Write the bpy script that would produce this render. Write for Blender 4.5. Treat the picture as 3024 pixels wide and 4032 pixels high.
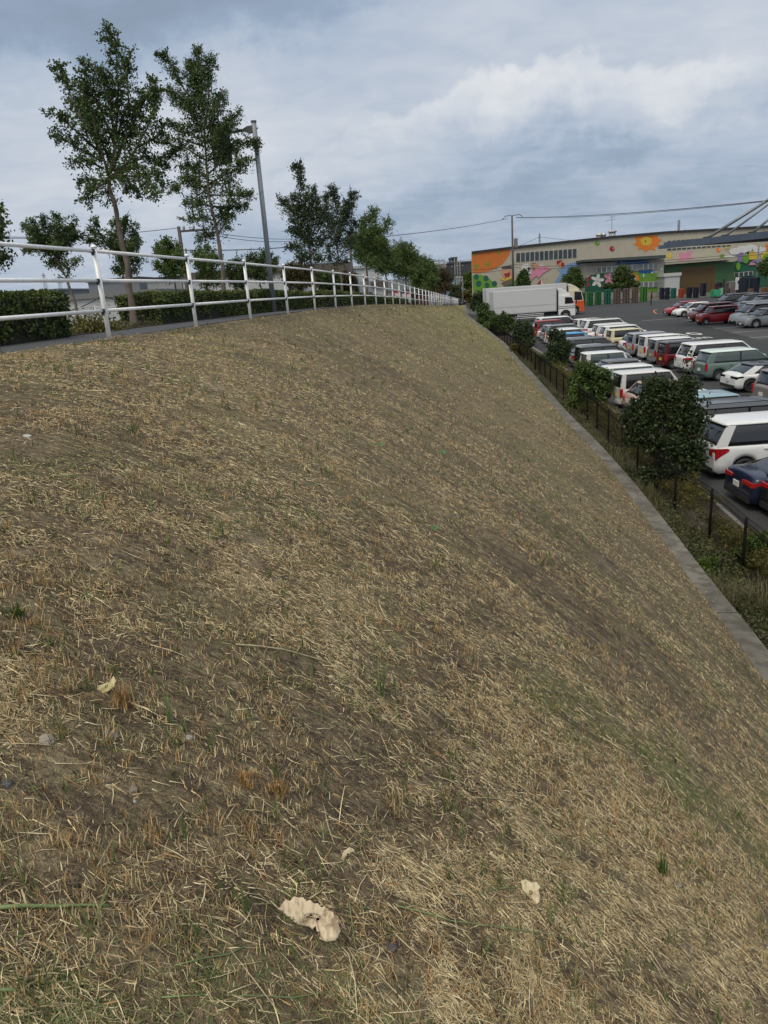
import bpy, bmesh, math, random
import numpy as np
from mathutils import Vector, Matrix, noise as mnoise
random.seed(7); rng = np.random.default_rng(7)
R = math.radians
for o in list(bpy.data.objects): bpy.data.objects.remove(o)
scn = bpy.context.scene; COL = scn.collection

# ------------------------------------------------------------------ camera
PITCH, ROLL = R(16.8), R(4.1)
FPX = 2912.0                                   # focal length in pixels of the 3024 x 4032 photograph
_c, _s = math.cos(ROLL), math.sin(ROLL)
Fw = Vector((0, math.cos(PITCH), -math.sin(PITCH)))
_r0 = Vector((1, 0, 0)); _u0 = Vector((0, math.sin(PITCH), math.cos(PITCH)))
Rt = _c*_r0 - _s*_u0; Up = _s*_r0 + _c*_u0
cam = bpy.data.cameras.new('camera'); camo = bpy.data.objects.new('camera', cam); COL.objects.link(camo)
cam.sensor_fit = 'VERTICAL'; cam.sensor_height = 36; cam.lens = 26; cam.clip_start = .05; cam.clip_end = 8000
camo.matrix_world = Matrix(((Rt.x, Up.x, -Fw.x, 0), (Rt.y, Up.y, -Fw.y, 0), (Rt.z, Up.z, -Fw.z, 0), (0, 0, 0, 1)))
scn.camera = camo
scn.render.resolution_x, scn.render.resolution_y = 768, 1024

# ------------------------------------------------------------------ node helpers
def sock(nt, v):
    return v
class NT:
    def __init__(s, nt): s.nt = nt
    def n(s, typ, **kw):
        nd = s.nt.nodes.new(typ)
        for k, v in kw.items(): setattr(nd, k, v)
        return nd
    def put(s, inp, v):
        if hasattr(v, 'is_output'): s.nt.links.new(v, inp)
        elif v is not None: inp.default_value = v
    def m(s, op, a, b=0.0, c=0.0, clamp=False):
        nd = s.n('ShaderNodeMath', operation=op, use_clamp=clamp)
        s.put(nd.inputs[0], a); s.put(nd.inputs[1], b); s.put(nd.inputs[2], c); return nd.outputs[0]
    def mix(s, f, a, b, mode='MIX'):
        nd = s.n('ShaderNodeMix', data_type='RGBA', blend_type=mode)
        s.put(nd.inputs[0], f)
        s.put(nd.inputs[6], a if hasattr(a, 'is_output') else (*a, 1) if len(a) == 3 else a)
        s.put(nd.inputs[7], b if hasattr(b, 'is_output') else (*b, 1) if len(b) == 3 else b)
        return nd.outputs[2]
    def ramp(s, f, stops, interp='LINEAR'):
        nd = s.n('ShaderNodeValToRGB'); cr = nd.color_ramp; cr.interpolation = interp
        while len(cr.elements) < len(stops): cr.elements.new(.5)
        for e, (p, c) in zip(cr.elements, stops):
            e.position = p; e.color = (c, c, c, 1) if isinstance(c, (int, float)) else (*c, 1)
        s.put(nd.inputs[0], f); return nd.outputs[0]
    def noise(s, vec, scale, detail=4, rough=.55, dist=0, dim='3D'):
        nd = s.n('ShaderNodeTexNoise', noise_dimensions=dim)
        if vec is not None: s.put(nd.inputs['Vector'], vec)
        nd.inputs['Scale'].default_value = scale; nd.inputs['Detail'].default_value = detail
        nd.inputs['Roughness'].default_value = rough; nd.inputs['Distortion'].default_value = dist
        return nd.outputs[0]
    def mapping(s, vec, scale=(1, 1, 1), rot=(0, 0, 0), loc=(0, 0, 0)):
        nd = s.n('ShaderNodeMapping'); s.put(nd.inputs[0], vec)
        nd.inputs['Scale'].default_value = scale; nd.inputs['Rotation'].default_value = rot; nd.inputs['Location'].default_value = loc
        return nd.outputs[0]

# ------------------------------------------------------------------ sky and sun
SUN_EL, SUN_AZ = R(58), R(215)        # high sun behind thin cloud, behind and left of the viewer
def dir_of(x, y):
    return (Fw + Rt*((x-1512)/FPX) - Up*((y-2016)/FPX)).normalized()
world = bpy.data.worlds.new('World'); scn.world = world; world.use_nodes = True
w = NT(world.node_tree); world.node_tree.nodes.clear()
tc = w.n('ShaderNodeTexCoord').outputs['Generated']
sky = w.n('ShaderNodeTexSky', sky_type='NISHITA'); sky.sun_disc = False
sky.sun_elevation = SUN_EL; sky.sun_rotation = SUN_AZ; sky.air_density = 1.4; sky.dust_density = 2.5
sep = w.n('ShaderNodeSeparateXYZ'); w.put(sep.inputs[0], tc)
zz = w.m('MAXIMUM', sep.outputs[2], 0.0)
den = w.m('ADD', zz, .22)
cx = w.m('DIVIDE', sep.outputs[0], den); cy = w.m('DIVIDE', sep.outputs[1], den)
cmb = w.n('ShaderNodeCombineXYZ'); w.put(cmb.inputs[0], cx); w.put(cmb.inputs[1], cy)
flat = cmb.outputs[0]
n1 = w.noise(w.mapping(flat, (.8, 1.0, 1), loc=(3.1, 1.4, 0)), 1.1, 4, .45, .2)
n2 = w.noise(w.mapping(flat, (1, 1.2, 1), loc=(7.7, 2.2, 0)), 2.8, 4, .5, .2)
n3 = w.noise(w.mapping(flat, (1, 1.5, 1), loc=(1.7, 5.2, 0)), 7.5, 6, .55, .4)
cloud = w.m('ADD', .15, w.m('ADD', w.m('MULTIPLY', n1, .30), w.m('ADD', w.m('MULTIPLY', n2, .22), w.m('MULTIPLY', n3, .20))))
# warp used for the edges of the placed cloud banks
wn = w.n('ShaderNodeTexNoise'); wn.inputs['Scale'].default_value = 11; wn.inputs['Detail'].default_value = 7; wn.inputs['Roughness'].default_value = .58; w.put(wn.inputs['Vector'], tc)
wv = w.n('ShaderNodeVectorMath', operation='SUBTRACT'); w.put(wv.inputs[0], wn.outputs[1]); wv.inputs[1].default_value = (.5, .5, .5)
wsx = w.n('ShaderNodeVectorMath', operation='SCALE'); w.put(wsx.inputs[0], wv.outputs[0]); wsx.inputs['Scale'].default_value = .13
wad = w.n('ShaderNodeVectorMath', operation='ADD'); w.put(wad.inputs[0], tc); w.put(wad.inputs[1], wsx.outputs[0])
def blob(px, py, rx, rz, tilt=0.0):
    """soft ellipse in the sky round the direction of one cloud: half sizes as angles"""
    d = dir_of(px, py)
    e1 = Vector((d.y, -d.x, 0)).normalized(); e2 = e1.cross(d).normalized()
    a1 = e1*math.cos(tilt)+e2*math.sin(tilt); a2 = e2*math.cos(tilt)-e1*math.sin(tilt)
    out = []
    for ax, rr in ((a1, rx), (a2, rz)):
        nd = w.n('ShaderNodeVectorMath', operation='DOT_PRODUCT'); w.put(nd.inputs[0], wad.outputs[0]); nd.inputs[1].default_value = ax
        q = w.m('DIVIDE', nd.outputs['Value'], rr); out.append(w.m('MULTIPLY', q, q))
    r2 = w.m('ADD', out[0], out[1])
    nd = w.n('ShaderNodeVectorMath', operation='DOT_PRODUCT'); w.put(nd.inputs[0], tc); nd.inputs[1].default_value = d
    front = w.m('GREATER_THAN', nd.outputs['Value'], .2)
    return w.m('MULTIPLY', w.m('POWER', 2.718, w.m('MULTIPLY', r2, -1.0)), front)
val = w.m('ADD', cloud, 0.0)
def bank(px, py, rx, rz, tilt=0.0, soft=.35, fall=.9):
    """cumulus bank: crisp noisy top edge, fading downwards"""
    d = dir_of(px, py); e1 = Vector((d.y, -d.x, 0)).normalized(); e2 = e1.cross(d).normalized()
    a1 = e1*math.cos(tilt)+e2*math.sin(tilt); a2 = e2*math.cos(tilt)-e1*math.sin(tilt); q = []
    for ax, rr in ((a1, rx), (a2, rz)):
        nd = w.n('ShaderNodeVectorMath', operation='DOT_PRODUCT'); w.put(nd.inputs[0], wad.outputs[0]); nd.inputs[1].default_value = ax; q.append(w.m('DIVIDE', nd.outputs['Value'], rr))
    q1s = w.m('MULTIPLY', q[0], q[0]); t_ = w.m('SUBTRACT', w.m('SUBTRACT', 1.0, q1s), q[1])
    st = w.m('DIVIDE', t_, soft, clamp=True); st = w.m('MULTIPLY', w.m('MULTIPLY', st, st), w.m('SUBTRACT', 3.0, w.m('MULTIPLY', st, 2.0)))
    ex = w.m('POWER', 2.718, w.m('MULTIPLY', w.m('MAXIMUM', t_, 0.0), -fall)); g = w.m('POWER', 2.718, w.m('MULTIPLY', q1s, -.8))
    nd = w.n('ShaderNodeVectorMath', operation='DOT_PRODUCT'); w.put(nd.inputs[0], tc); nd.inputs[1].default_value = d
    return w.m('MULTIPLY', w.m('MULTIPLY', st, w.m('MULTIPLY', ex, g)), w.m('GREATER_THAN', nd.outputs['Value'], .2))
for (px, py, rx, rz, t, amt) in [
    (1900, 560, .20, .028, .05, -.15), (2600, 540, .24, .028, .14, -.17), (2000, 700, .30, .026, .10, -.08), (2250, 850, .60, .07, 0, -.15), (200, 20, .30, .06, 0, -.20), (900, 0, .30, .045, .1, -.12),
    (1450, 250, .10, .08, 0, -.08), (1560, 90, .22, .05, .2, .08), (2500, 60, .30, .05, .2, .05), (2900, 220, .12, .07, .4, .12), (600, 330, .30, .10, 0, .06), (300, 620, .3, .10, 0, .05), (700, 760, .3, .06, 0, .03)]:
    val = w.m('ADD', val, w.m('MULTIPLY', blob(px, py, rx, rz, t), amt))
for (px, py, rx, rz, t, amt, sf, fl) in [(1950, 380, .19, .030, .14, .26, .5, .75), (2080, 330, .07, .022, .0, .16, .6, .9), (2450, 330, .15, .030, .05, .14, .7, .6), (2270, 590, .16, .026, .22, .17, .8, .6), (1600, 640, .16, .03, .1, .10, .9, .5),
    (2850, 480, .14, .03, .25, .13, .8, .6), (2700, 330, .12, .03, .3, .10, .8, .6), (900, 560, .3, .05, .1, .06, 1.0, .5), (250, 380, .2, .05, -.1, .06, 1.0, .5), (1300, 180, .2, .05, .2, .08, 1.0, .5)]:
    val = w.m('ADD', val, w.m('MULTIPLY', bank(px, py, rx, rz, t, sf, fl), amt))
ccol = w.ramp(val, [(.20, (.245, .31, .41)), (.36, (.315, .40, .525)), (.48, (.425, .50, .615)), (.60, (.54, .59, .675)), (.74, (.66, .69, .74)), (.9, (.77, .79, .81))])
# thin brighter overcast overhead and round the hidden sun
sund = Vector((math.sin(SUN_AZ)*math.cos(SUN_EL), math.cos(SUN_AZ)*math.cos(SUN_EL), math.sin(SUN_EL)))
dn = w.n('ShaderNodeVectorMath', operation='DOT_PRODUCT'); w.put(dn.inputs[0], tc); dn.inputs[1].default_value = sund
glow = w.m('POWER', w.m('MAXIMUM', dn.outputs['Value'], 0.0), 2.0)
gain = w.m('ADD', 1.0, w.m('MULTIPLY', glow, .6))
gv = w.n('ShaderNodeCombineXYZ')
for i_, k_ in enumerate((1.35, 1.0, .62)): w.put(gv.inputs[i_], w.m('ADD', 1.0, w.m('MULTIPLY', glow, k_)))
lit = w.n('ShaderNodeVectorMath', operation='MULTIPLY'); w.put(lit.inputs[0], ccol); w.put(lit.inputs[1], gv.outputs[0])
bg1 = w.n('ShaderNodeBackground'); w.put(bg1.inputs[0], lit.outputs[0]); bg1.inputs[1].default_value = .92
bg2 = w.n('ShaderNodeBackground'); w.put(bg2.inputs[0], sky.outputs[0]); bg2.inputs[1].default_value = .08
mx = w.n('ShaderNodeMixShader'); mx.inputs[0].default_value = .92
w.put(mx.inputs[1], bg2.outputs[0]); w.put(mx.inputs[2], bg1.outputs[0])
wo = w.n('ShaderNodeOutputWorld'); w.put(wo.inputs[0], mx.outputs[0])
sun = bpy.data.lights.new('sun', 'SUN'); suno = bpy.data.objects.new('sun', sun); COL.objects.link(suno)
sun.energy = 1.5; sun.angle = R(20); sun.color = (1, .88, .70)
suno.rotation_euler = (-sund).to_track_quat('-Z', 'Y').to_euler()
scn.view_settings.view_transform = 'Standard'; scn.view_settings.look = 'None'
scn.view_settings.exposure = 0.2; scn.view_settings.gamma = 1.0

# ------------------------------------------------------------------ materials
MATS = {}
def mat(name, col, rough=.6, metal=0, var=.12, scale=6, bump=0, coat=0, spec=.5, trans=0, streak=None):
    if name in MATS: return MATS[name]
    m = bpy.data.materials.new(name); m.use_nodes = True; t = NT(m.node_tree)
    b = m.node_tree.nodes['Principled BSDF']
    obj = t.n('ShaderNodeTexCoord').outputs['Object']
    v = obj if streak is None else t.mapping(obj, streak)
    nz = t.noise(v, scale, 5, .6)
    lo = tuple(c*(1-var) for c in col); hi = tuple(min(1, c*(1+var)) for c in col)
    c = t.mix(t.ramp(nz, [(.3, 0.0), (.7, 1.0)]), lo, hi)
    t.put(b.inputs['Base Color'], c)
    b.inputs['Roughness'].default_value = rough; b.inputs['Metallic'].default_value = metal
    b.inputs['Specular IOR Level'].default_value = spec
    if coat: b.inputs['Coat Weight'].default_value = coat; b.inputs['Coat Roughness'].default_value = .06
    if bump:
        bp = t.n('ShaderNodeBump'); bp.inputs['Strength'].default_value = bump; bp.inputs['Distance'].default_value = .02
        t.put(bp.inputs['Height'], nz); t.put(b.inputs['Normal'], bp.outputs[0])
    MATS[name] = m; return m
def leafmat(name, c1, c2, scale=3.0, tr=.25):
    if name in MATS: return MATS[name]
    m = bpy.data.materials.new(name); m.use_nodes = True; t = NT(m.node_tree); nt = m.node_tree
    b = nt.nodes['Principled BSDF']; geo = t.n('ShaderNodeNewGeometry')
    nz = t.noise(geo.outputs['Position'], scale, 3, .6); rnd = geo.outputs['Random Per Island']
    f = t.m('ADD', t.m('MULTIPLY', t.ramp(nz, [(.35, 0.0), (.65, 1.0)]), .6), t.m('MULTIPLY', rnd, .4))
    c = t.mix(f, c1, c2)
    t.put(b.inputs['Base Color'], c); b.inputs['Roughness'].default_value = .5; b.inputs['Specular IOR Level'].default_value = .35
    tb = t.n('ShaderNodeBsdfTranslucent'); t.put(tb.inputs[0], c)
    ms = t.n('ShaderNodeMixShader'); ms.inputs[0].default_value = tr
    t.put(ms.inputs[1], b.outputs[0]); t.put(ms.inputs[2], tb.outputs[0])
    t.put(nt.nodes['Material Output'].inputs[0], ms.outputs[0])
    MATS[name] = m; return m

# ------------------------------------------------------------------ object helpers
def link(name, me, m=None, parent=None, loc=None):
    o = bpy.data.objects.new(name, me); COL.objects.link(o)
    if m is not None:
        for q in (m if isinstance(m, (list, tuple)) else [m]): me.materials.append(q)
    if parent is not None: o.parent = parent
    if loc is not None: o.location = loc
    return o
def thing(name, label, cat, loc=(0, 0, 0), rz=0, group=None):
    o = bpy.data.objects.new(name, None); COL.objects.link(o); o.location = loc; o.rotation_euler = (0, 0, rz)
    o.empty_display_size = .2
    return tag(o, label, cat, group)
def tag(o, label, cat, group=None, kind=None):
    o['label'] = label; o['category'] = cat
    if group: o['group'] = group
    if kind: o['kind'] = kind
    return o
def struct(o): o['kind'] = 'structure'; return o
class MB:
    def __init__(s): s.v = []; s.f = []; s.mi = []
    def add(s, vs, fs, mi=0):
        k = len(s.v); s.v += [tuple(p) for p in vs]; s.f += [tuple(i+k for i in f) for f in fs]; s.mi += [mi]*len(fs); return s
    def box(s, a, b, mi=0, M=None):
        x0, y0, z0 = a; x1, y1, z1 = b
        vs = [Vector(p) for p in ((x0, y0, z0), (x1, y0, z0), (x1, y1, z0), (x0, y1, z0), (x0, y0, z1), (x1, y0, z1), (x1, y1, z1), (x0, y1, z1))]
        if M is not None: vs = [M @ p for p in vs]
        return s.add(vs, [(0, 3, 2, 1), (4, 5, 6, 7), (0, 1, 5, 4), (1, 2, 6, 5), (2, 3, 7, 6), (3, 0, 4, 7)], mi)
    def tube(s, pts, rad, n=8, mi=0, cap=True):
        pts = [Vector(p) for p in pts]; m = len(pts)
        if not isinstance(rad, (list, tuple)): rad = [rad]*m
        vs = []; prev = None
        for i, p in enumerate(pts):
            d = (pts[min(i+1, m-1)]-pts[max(i-1, 0)]).normalized()
            ref = Vector((0, 0, 1)) if abs(d.z) < .9 else Vector((1, 0, 0))
            if prev is not None: ref = prev
            a = (ref - d*ref.dot(d)).normalized(); prev = a; b = d.cross(a)
            for k in range(n):
                t = 2*math.pi*k/n; vs.append(p+(a*math.cos(t)+b*math.sin(t))*rad[i])
        fs = [(i*n+k, i*n+(k+1) % n, (i+1)*n+(k+1) % n, (i+1)*n+k) for i in range(m-1) for k in range(n)]
        if cap: fs += [tuple(range(n))[::-1], tuple((m-1)*n+k for k in range(n))]
        return s.add(vs, fs, mi)
    def cyl(s, c, axis, r, h, n=16, mi=0):
        c = Vector(c); ax = Vector(axis).normalized(); return s.tube([c-ax*h/2, c+ax*h/2], r, n, mi)
    def prism(s, poly, a, b, mi=0):
        """poly: list of 3-D points in one plane at a; extruded by vector b"""
        n = len(poly); vs = [Vector(p)+Vector(a) for p in poly]; vs += [p+Vector(b) for p in vs]
        fs = [tuple(range(n))[::-1], tuple(range(n, 2*n))]+[(i, (i+1) % n, n+(i+1) % n, n+i) for i in range(n)]
        return s.add(vs, fs, mi)
    def me(s, name, smooth=False):
        me = bpy.data.meshes.new(name); me.from_pydata(s.v, [], s.f)
        if any(s.mi): me.polygons.foreach_set('material_index', s.mi)
        if smooth: me.polygons.foreach_set('use_smooth', [True]*len(me.polygons))
        me.validate(); me.update(); return me
    def build(s, name, m, parent=None, smooth=False, bevel=0, loc=None):
        o = link(name, s.me(name, smooth), m, parent, loc)
        if bevel:
            bm = o.modifiers.new('bevel', 'BEVEL'); bm.width = bevel; bm.segments = 2; bm.limit_method = 'ANGLE'
        return o
def np_mesh(name, V, Fq, mi=None):
    me = bpy.data.meshes.new(name); nv = len(V); nf = len(Fq); k = Fq.shape[1]
    me.vertices.add(nv); me.vertices.foreach_set('co', V.astype(np.float32).ravel())
    me.loops.add(nf*k); me.loops.foreach_set('vertex_index', Fq.astype(np.int32).ravel())
    me.polygons.add(nf); me.polygons.foreach_set('loop_start', np.arange(nf, dtype=np.int32)*k)
    if mi is not None: me.polygons.foreach_set('material_index', mi.astype(np.int32))
    me.update(calc_edges=True); return me
def copy_tree(o, parent=None):
    c = o.copy(); COL.objects.link(c)
    if parent is not None: c.parent = parent; c.matrix_parent_inverse = Matrix()
    for ch in list(o.children): copy_tree(ch, c)
    return c

# ------------------------------------------------------------------ the lie of the land
HEAD = R(8.868)
Dv = Vector((math.sin(HEAD), math.cos(HEAD), 0)); Nv = Vector((math.cos(HEAD), -math.sin(HEAD), 0))
T_TAB = [-30, 0]+[9.034+2.932*i for i in range(15)]+[120.5, 200, 260]
Z_TAB = [-.35, -.36, -.37, -.38, -.39, -.41, -.43, -.47, -.51, -.56, -.63, -.71, -.79, -.89, -.98, -1.08, -1.18, -3.43, -4.26, -4.29]
def zc(t): return float(np.interp(t, T_TAB, Z_TAB))
def UT(u, t, z=0): v = Nv*u+Dv*t; return Vector((v.x, v.y, z))
def ut_of(p): return Nv.dot(p), Dv.dot(p)
U_RAIL = -4.756
def lotz(y): return -6.1+.012*min(max(y, 0), 150)
def ray(x, y): return Fw + Rt*((x-1512)/FPX) - Up*((y-2016)/FPX)
def at_lot(x, y, h=0):
    d = ray(x, y); L = (-6.1+h)/(d.z-.012*d.y); return d*L
def at_Y(x, y, Y): d = ray(x, y); return d*(Y/d.y)
def at_u(x, y, u): d = ray(x, y); return d*(u/Nv.dot(d))
def copz(t):
    y = max(t, 0)
    base = lotz(y)+.35
    if t > 55: k = min(1, (t-55)/65); base = base*(1-k)+(-3.43)*k
    return base
def at_cop(x, y):
    z = -5.3
    for _ in range(20):
        d = ray(x, y); p = d*(z/d.z); z = copz(Dv.dot(p))
    return p
COP_PX = [(3022, 2563), (2957, 2476), (2872, 2375), (2788, 2274), (2683, 2134), (2624, 2061), (2494, 1897), (2369, 1757), (2224, 1613), (2159, 1538), (2094, 1466), (2041, 1412), (2017, 1381), (1983, 1345), (1954, 1325), (1916, 1294), (1872, 1265), (1843, 1241)]
cop = []
for px in COP_PX:
    u, t = ut_of(at_cop(*px)); cop.append((t, u))
cop = sorted([(-25, 4.35), (0, 4.25)]+cop+[(121, U_RAIL+1.2), (124, U_RAIL+.5)])
ts_ = [c[0] for c in cop]; us_ = [c[1] for c in cop]
tg = np.linspace(-25, 124, 300); ug = np.interp(tg, ts_, us_)
ker = np.hanning(9); ker /= ker.sum(); ugs = np.convolve(np.pad(ug, 4, 'edge'), ker, 'valid')
def cop_u(t): return float(np.interp(t, tg, ugs))
CW = .36
def slope_z(u, t):
    uc = U_RAIL-.05; ut = cop_u(t)-CW+.02
    s = min(max((u-uc)/max(ut-uc, .3), 0), 1)
    z0 = zc(t); z1 = copz(t)+.0
    b = 1.55*math.exp(-((max(t, 1)-2)/10.5)**2)+.12*min(1, (z0-z1)/2)
    return z0+(z1-z0)*s+b*4*s*(1-s)*(1-.25*(s-.5))
def rough_z(u, t):
    p = Vector((u, t, 0)); f = min(1, 12/max(t, 1))
    return .035*mnoise.noise(p*.9)+.02*mnoise.noise(p*2.7)+f*.012*mnoise.noise(p*9)
def at_ground(x, y):
    d = ray(x, y).normalized(); L = .5; st = .02
    while L < 200:
        p = d*L; u, t = ut_of(p)
        if p.z < slope_z(u, t)+rough_z(u, t): return p
        L += st*(1+L*.2)
    return p

# ground sheet
ys = [-400, 0, 150, 3500]
gm = MB()
for xa, xb in ((-3000, 3000),):
    for y0, y1 in zip(ys, ys[1:]):
        gm.add([(xa, y0, lotz(y0)-.01), (xb, y0, lotz(y0)-.01), (xb, y1, lotz(y1)-.01), (xa, y1, lotz(y1)-.01)], [(0, 1, 2, 3)])
def asphalt(name, c, sc=1.0):
    m = bpy.data.materials.new(name); m.use_nodes = True; t = NT(m.node_tree); b = m.node_tree.nodes['Principled BSDF']
    g = t.n('ShaderNodeNewGeometry').outputs['Position']
    a = t.noise(g, .12, 4, .6); d = t.noise(g, 60, 3, .6); e = t.noise(t.mapping(g, (.35, 2, 1)), .8, 3, .5)
    k = t.m('ADD', t.m('MULTIPLY', a, .6), t.m('ADD', t.m('MULTIPLY', d, .35), t.m('MULTIPLY', e, .25)))
    t.put(b.inputs['Base Color'], t.mix(t.ramp(k, [(.4, 0.0), (.8, 1.0)]), tuple(x*.7 for x in c), tuple(x*1.35 for x in c)))
    b.inputs['Roughness'].default_value = .88
    bp = t.n('ShaderNodeBump'); bp.inputs['Strength'].default_value = .3; bp.inputs['Distance'].default_value = .01
    t.put(bp.inputs['Height'], d); t.put(b.inputs['Normal'], bp.outputs[0]); return m
M_LOT = asphalt('asphalt_lot', (.034, .036, .037)); M_ROAD = asphalt('asphalt_road', (.07, .07, .072)); M_WALK = asphalt('asphalt_path', (.06, .062, .066))
gs = asphalt('ground_far', (.085, .09, .075))
struct(gm.build('ground', gs))
# asphalt lot sheet
lm = MB()
for (y0, y1) in ((-10, 150), (150, 230)):
    lm.add([(7.6 if y0 < 0 else 12, y0, lotz(y0)+.0), (260, y0, lotz(y0)), (260, y1, lotz(y1)), (12, y1, lotz(y1))], [(0, 1, 2, 3)])
lm = MB()
edge = []
for t in np.linspace(-10, 118, 60):
    p = UT(cop_u(t), t); edge.append((p.x+.0, p.y))
for (a, b) in zip(edge, edge[1:]):
    lm.add([(a[0]-.3, a[1], lotz(a[1])), (260, a[1], lotz(a[1])), (260, b[1], lotz(b[1])), (b[0]-.3, b[1], lotz(b[1]))], [(0, 1, 2, 3)])
struct(lm.build('car_park', M_LOT))

# slope sheet -------------------------------------------------
tvals = list(np.concatenate([np.arange(-12, 0, .4), np.arange(0, 7, .09), np.arange(7, 16, .18), np.arange(16, 40, .5), np.arange(40, 124, 1.2)]))
NU = 110
V = []; 
for t in tvals:
    ua = U_RAIL-.05; ub = cop_u(t)-CW+.03
    for k in range(NU):
        u = ua+(ub-ua)*k/(NU-1)
        z = slope_z(u, t)+rough_z(u, t)*min(1, (NU-1-k)/4)*min(1, k/3)
        p = UT(u, t); V.append((p.x, p.y, z))
V = np.array(V); nt_ = len(tvals)
ii, kk = np.meshgrid(np.arange(nt_-1), np.arange(NU-1), indexing='ij'); base = (ii*NU+kk).ravel()
Fq = np.stack([base, base+1, base+NU+1, base+NU], 1)
sme = np_mesh('grass_slope', V, Fq); sme.polygons.foreach_set('use_smooth', [True]*len(sme.polygons))
def slope_mat():
    m = bpy.data.materials.new('dry_mown_soil'); m.use_nodes = True; t = NT(m.node_tree); b = m.node_tree.nodes['Principled BSDF']
    g = t.n('ShaderNodeNewGeometry').outputs['Position']
    rz = t.mapping(g, (1, 1, 1), rot=(0, 0, HEAD))
    st = t.mapping(rz, (1.2, 6.0, 3.0))                   # mowing streaks down the bank
    big = t.noise(g, .35, 4, .6); mid = t.noise(st, 2.2, 5, .65, .5); fine = t.noise(t.mapping(rz, (1, 2.2, 1.4)), 26, 4, .7, .6); micro = t.noise(g, 160, 2, .7)
    k = t.m('ADD', t.m('ADD', t.m('MULTIPLY', mid, .35), t.m('MULTIPLY', fine, .45)), t.m('ADD', t.m('MULTIPLY', micro, .2), t.m('MULTIPLY', t.m('SUBTRACT', big, .5), .15)))
    c = t.ramp(k, [(.35, (.05, .039, .028)), (.46, (.125, .097, .066)), (.55, (.275, .222, .132)), (.66, (.45, .375, .215)), (.80, (.57, .48, .29))])
    grn = t.noise(g, .8, 4, .65, .4); gf = t.ramp(grn, [(.50, 0.0), (.70, .50)])
    c = t.mix(gf, c, t.mix(fine, (.11, .12, .05), (.29, .28, .13)))
    soil = t.noise(g, 1.7, 4, .6); sf = t.ramp(soil, [(.60, 0.0), (.75, .35)])
    c = t.mix(sf, c, t.mix(fine, (.10, .075, .05), (.24, .185, .13)))
    du_ = t.noise(g, 1.1, 4, .6, .3); c = t.mix(t.ramp(du_, [(.62, 0.0), (.70, .7)]), c, t.mix(micro, (.25, .20, .14), (.42, .35, .25)))     # dusty bare spots
    sy_ = t.n('ShaderNodeSeparateXYZ'); t.put(sy_.inputs[0], g)      # greener turf on the far third of the bank
    fy_ = t.m('MULTIPLY', t.m('DIVIDE', t.m('SUBTRACT', sy_.outputs[1], 16.0), 40.0, clamp=True), t.m('ADD', .25, t.m('MULTIPLY', big, .6)))
    c = t.mix(fy_, c, t.mix(fine, (.10, .11, .035), (.30, .29, .11)))
    t.put(b.inputs['Base Color'], c); b.inputs['Roughness'].default_value = .95; b.inputs['Specular IOR Level'].default_value = .15
    bp = t.n('ShaderNodeBump'); bp.inputs['Strength'].default_value = .9; bp.inputs['Distance'].default_value = .03
    t.put(bp.inputs['Height'], t.m('ADD', fine, t.m('MULTIPLY', micro, .4))); t.put(b.inputs['Normal'], bp.outputs[0]); return m
struct(link('grass_slope', sme, slope_mat()))

# embankment top: path, planting bed, kerb, road, far path, far bank
def strip(name, u0, u1, t0, t1, dz, m, step=3, closed=None):
    mb = MB(); tt = np.linspace(t0, t1, int((t1-t0)/step)+2)
    for a, b in zip(tt, tt[1:]):
        mb.add([UT(u0, a, zc(a)+dz), UT(u1, a, zc(a)+dz), UT(u1, b, zc(b)+dz), UT(u0, b, zc(b)+dz)], [(0, 1, 2, 3)])
    return mb.build(name, m)
M_SOILBED = mat('bed_soil', (.075, .06, .042), .95, var=.5, scale=14, bump=.6)
struct(strip('path', -6.35, U_RAIL-.02, -14, 200, .0, M_WALK))
struct(strip('planting_bed', -7.55, -6.35, -14, 200, .012, M_SOILBED))
struct(strip('road', -17.6, -7.8, -14, 260, -.06, M_ROAD))
struct(strip('far_path', -19.2, -17.6, -14, 200, .03, M_WALK))
mb = MB(); tt = np.linspace(-14, 260, 90)
for a, b in zip(tt, tt[1:]):
    za, zb = zc(a), zc(b)
    mb.add([UT(-19.2, a, za+.03), UT(-19.2, b, zb+.03), UT(-31, b, min(lotz(b), zb)-.05), UT(-31, a, min(lotz(a), za)-.05)], [(0, 1, 2, 3)])
struct(mb.build('far_bank', mat('bank_grass', (.12, .12, .05), .95, var=.4, scale=3)))
M_CONC = mat('concrete', (.20, .195, .175), .9, var=.28, scale=5, bump=.35)
def ribbon_box(name, fu0, fu1, z0f, z1f, t0, t1, step, m):
    mb = MB(); tt = list(np.arange(t0, t1, step))+[t1]
    ring = []
    for t in tt: ring.append([UT(fu0(t), t, z0f(t)), UT(fu0(t), t, z1f(t)), UT(fu1(t), t, z1f(t)), UT(fu1(t), t, z0f(t))])
    n = len(ring); vs = [p for r in ring for p in r]
    fs = [(i*4+k, i*4+(k+1) % 4, (i+1)*4+(k+1) % 4, (i+1)*4+k) for i in range(n-1) for k in range(4)]
    mb.add(vs, fs+[(3, 2, 1, 0), tuple((n-1)*4+k for k in range(4))]); return mb.build(name, m)
tag(ribbon_box('kerb_wall', lambda t: -7.80, lambda t: -7.55, lambda t: zc(t)-.3, lambda t: zc(t)+.13, -14, 200, 3, M_CONC),
    'low grey concrete kerb wall behind the hedge bed along the road', 'kerb')
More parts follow.
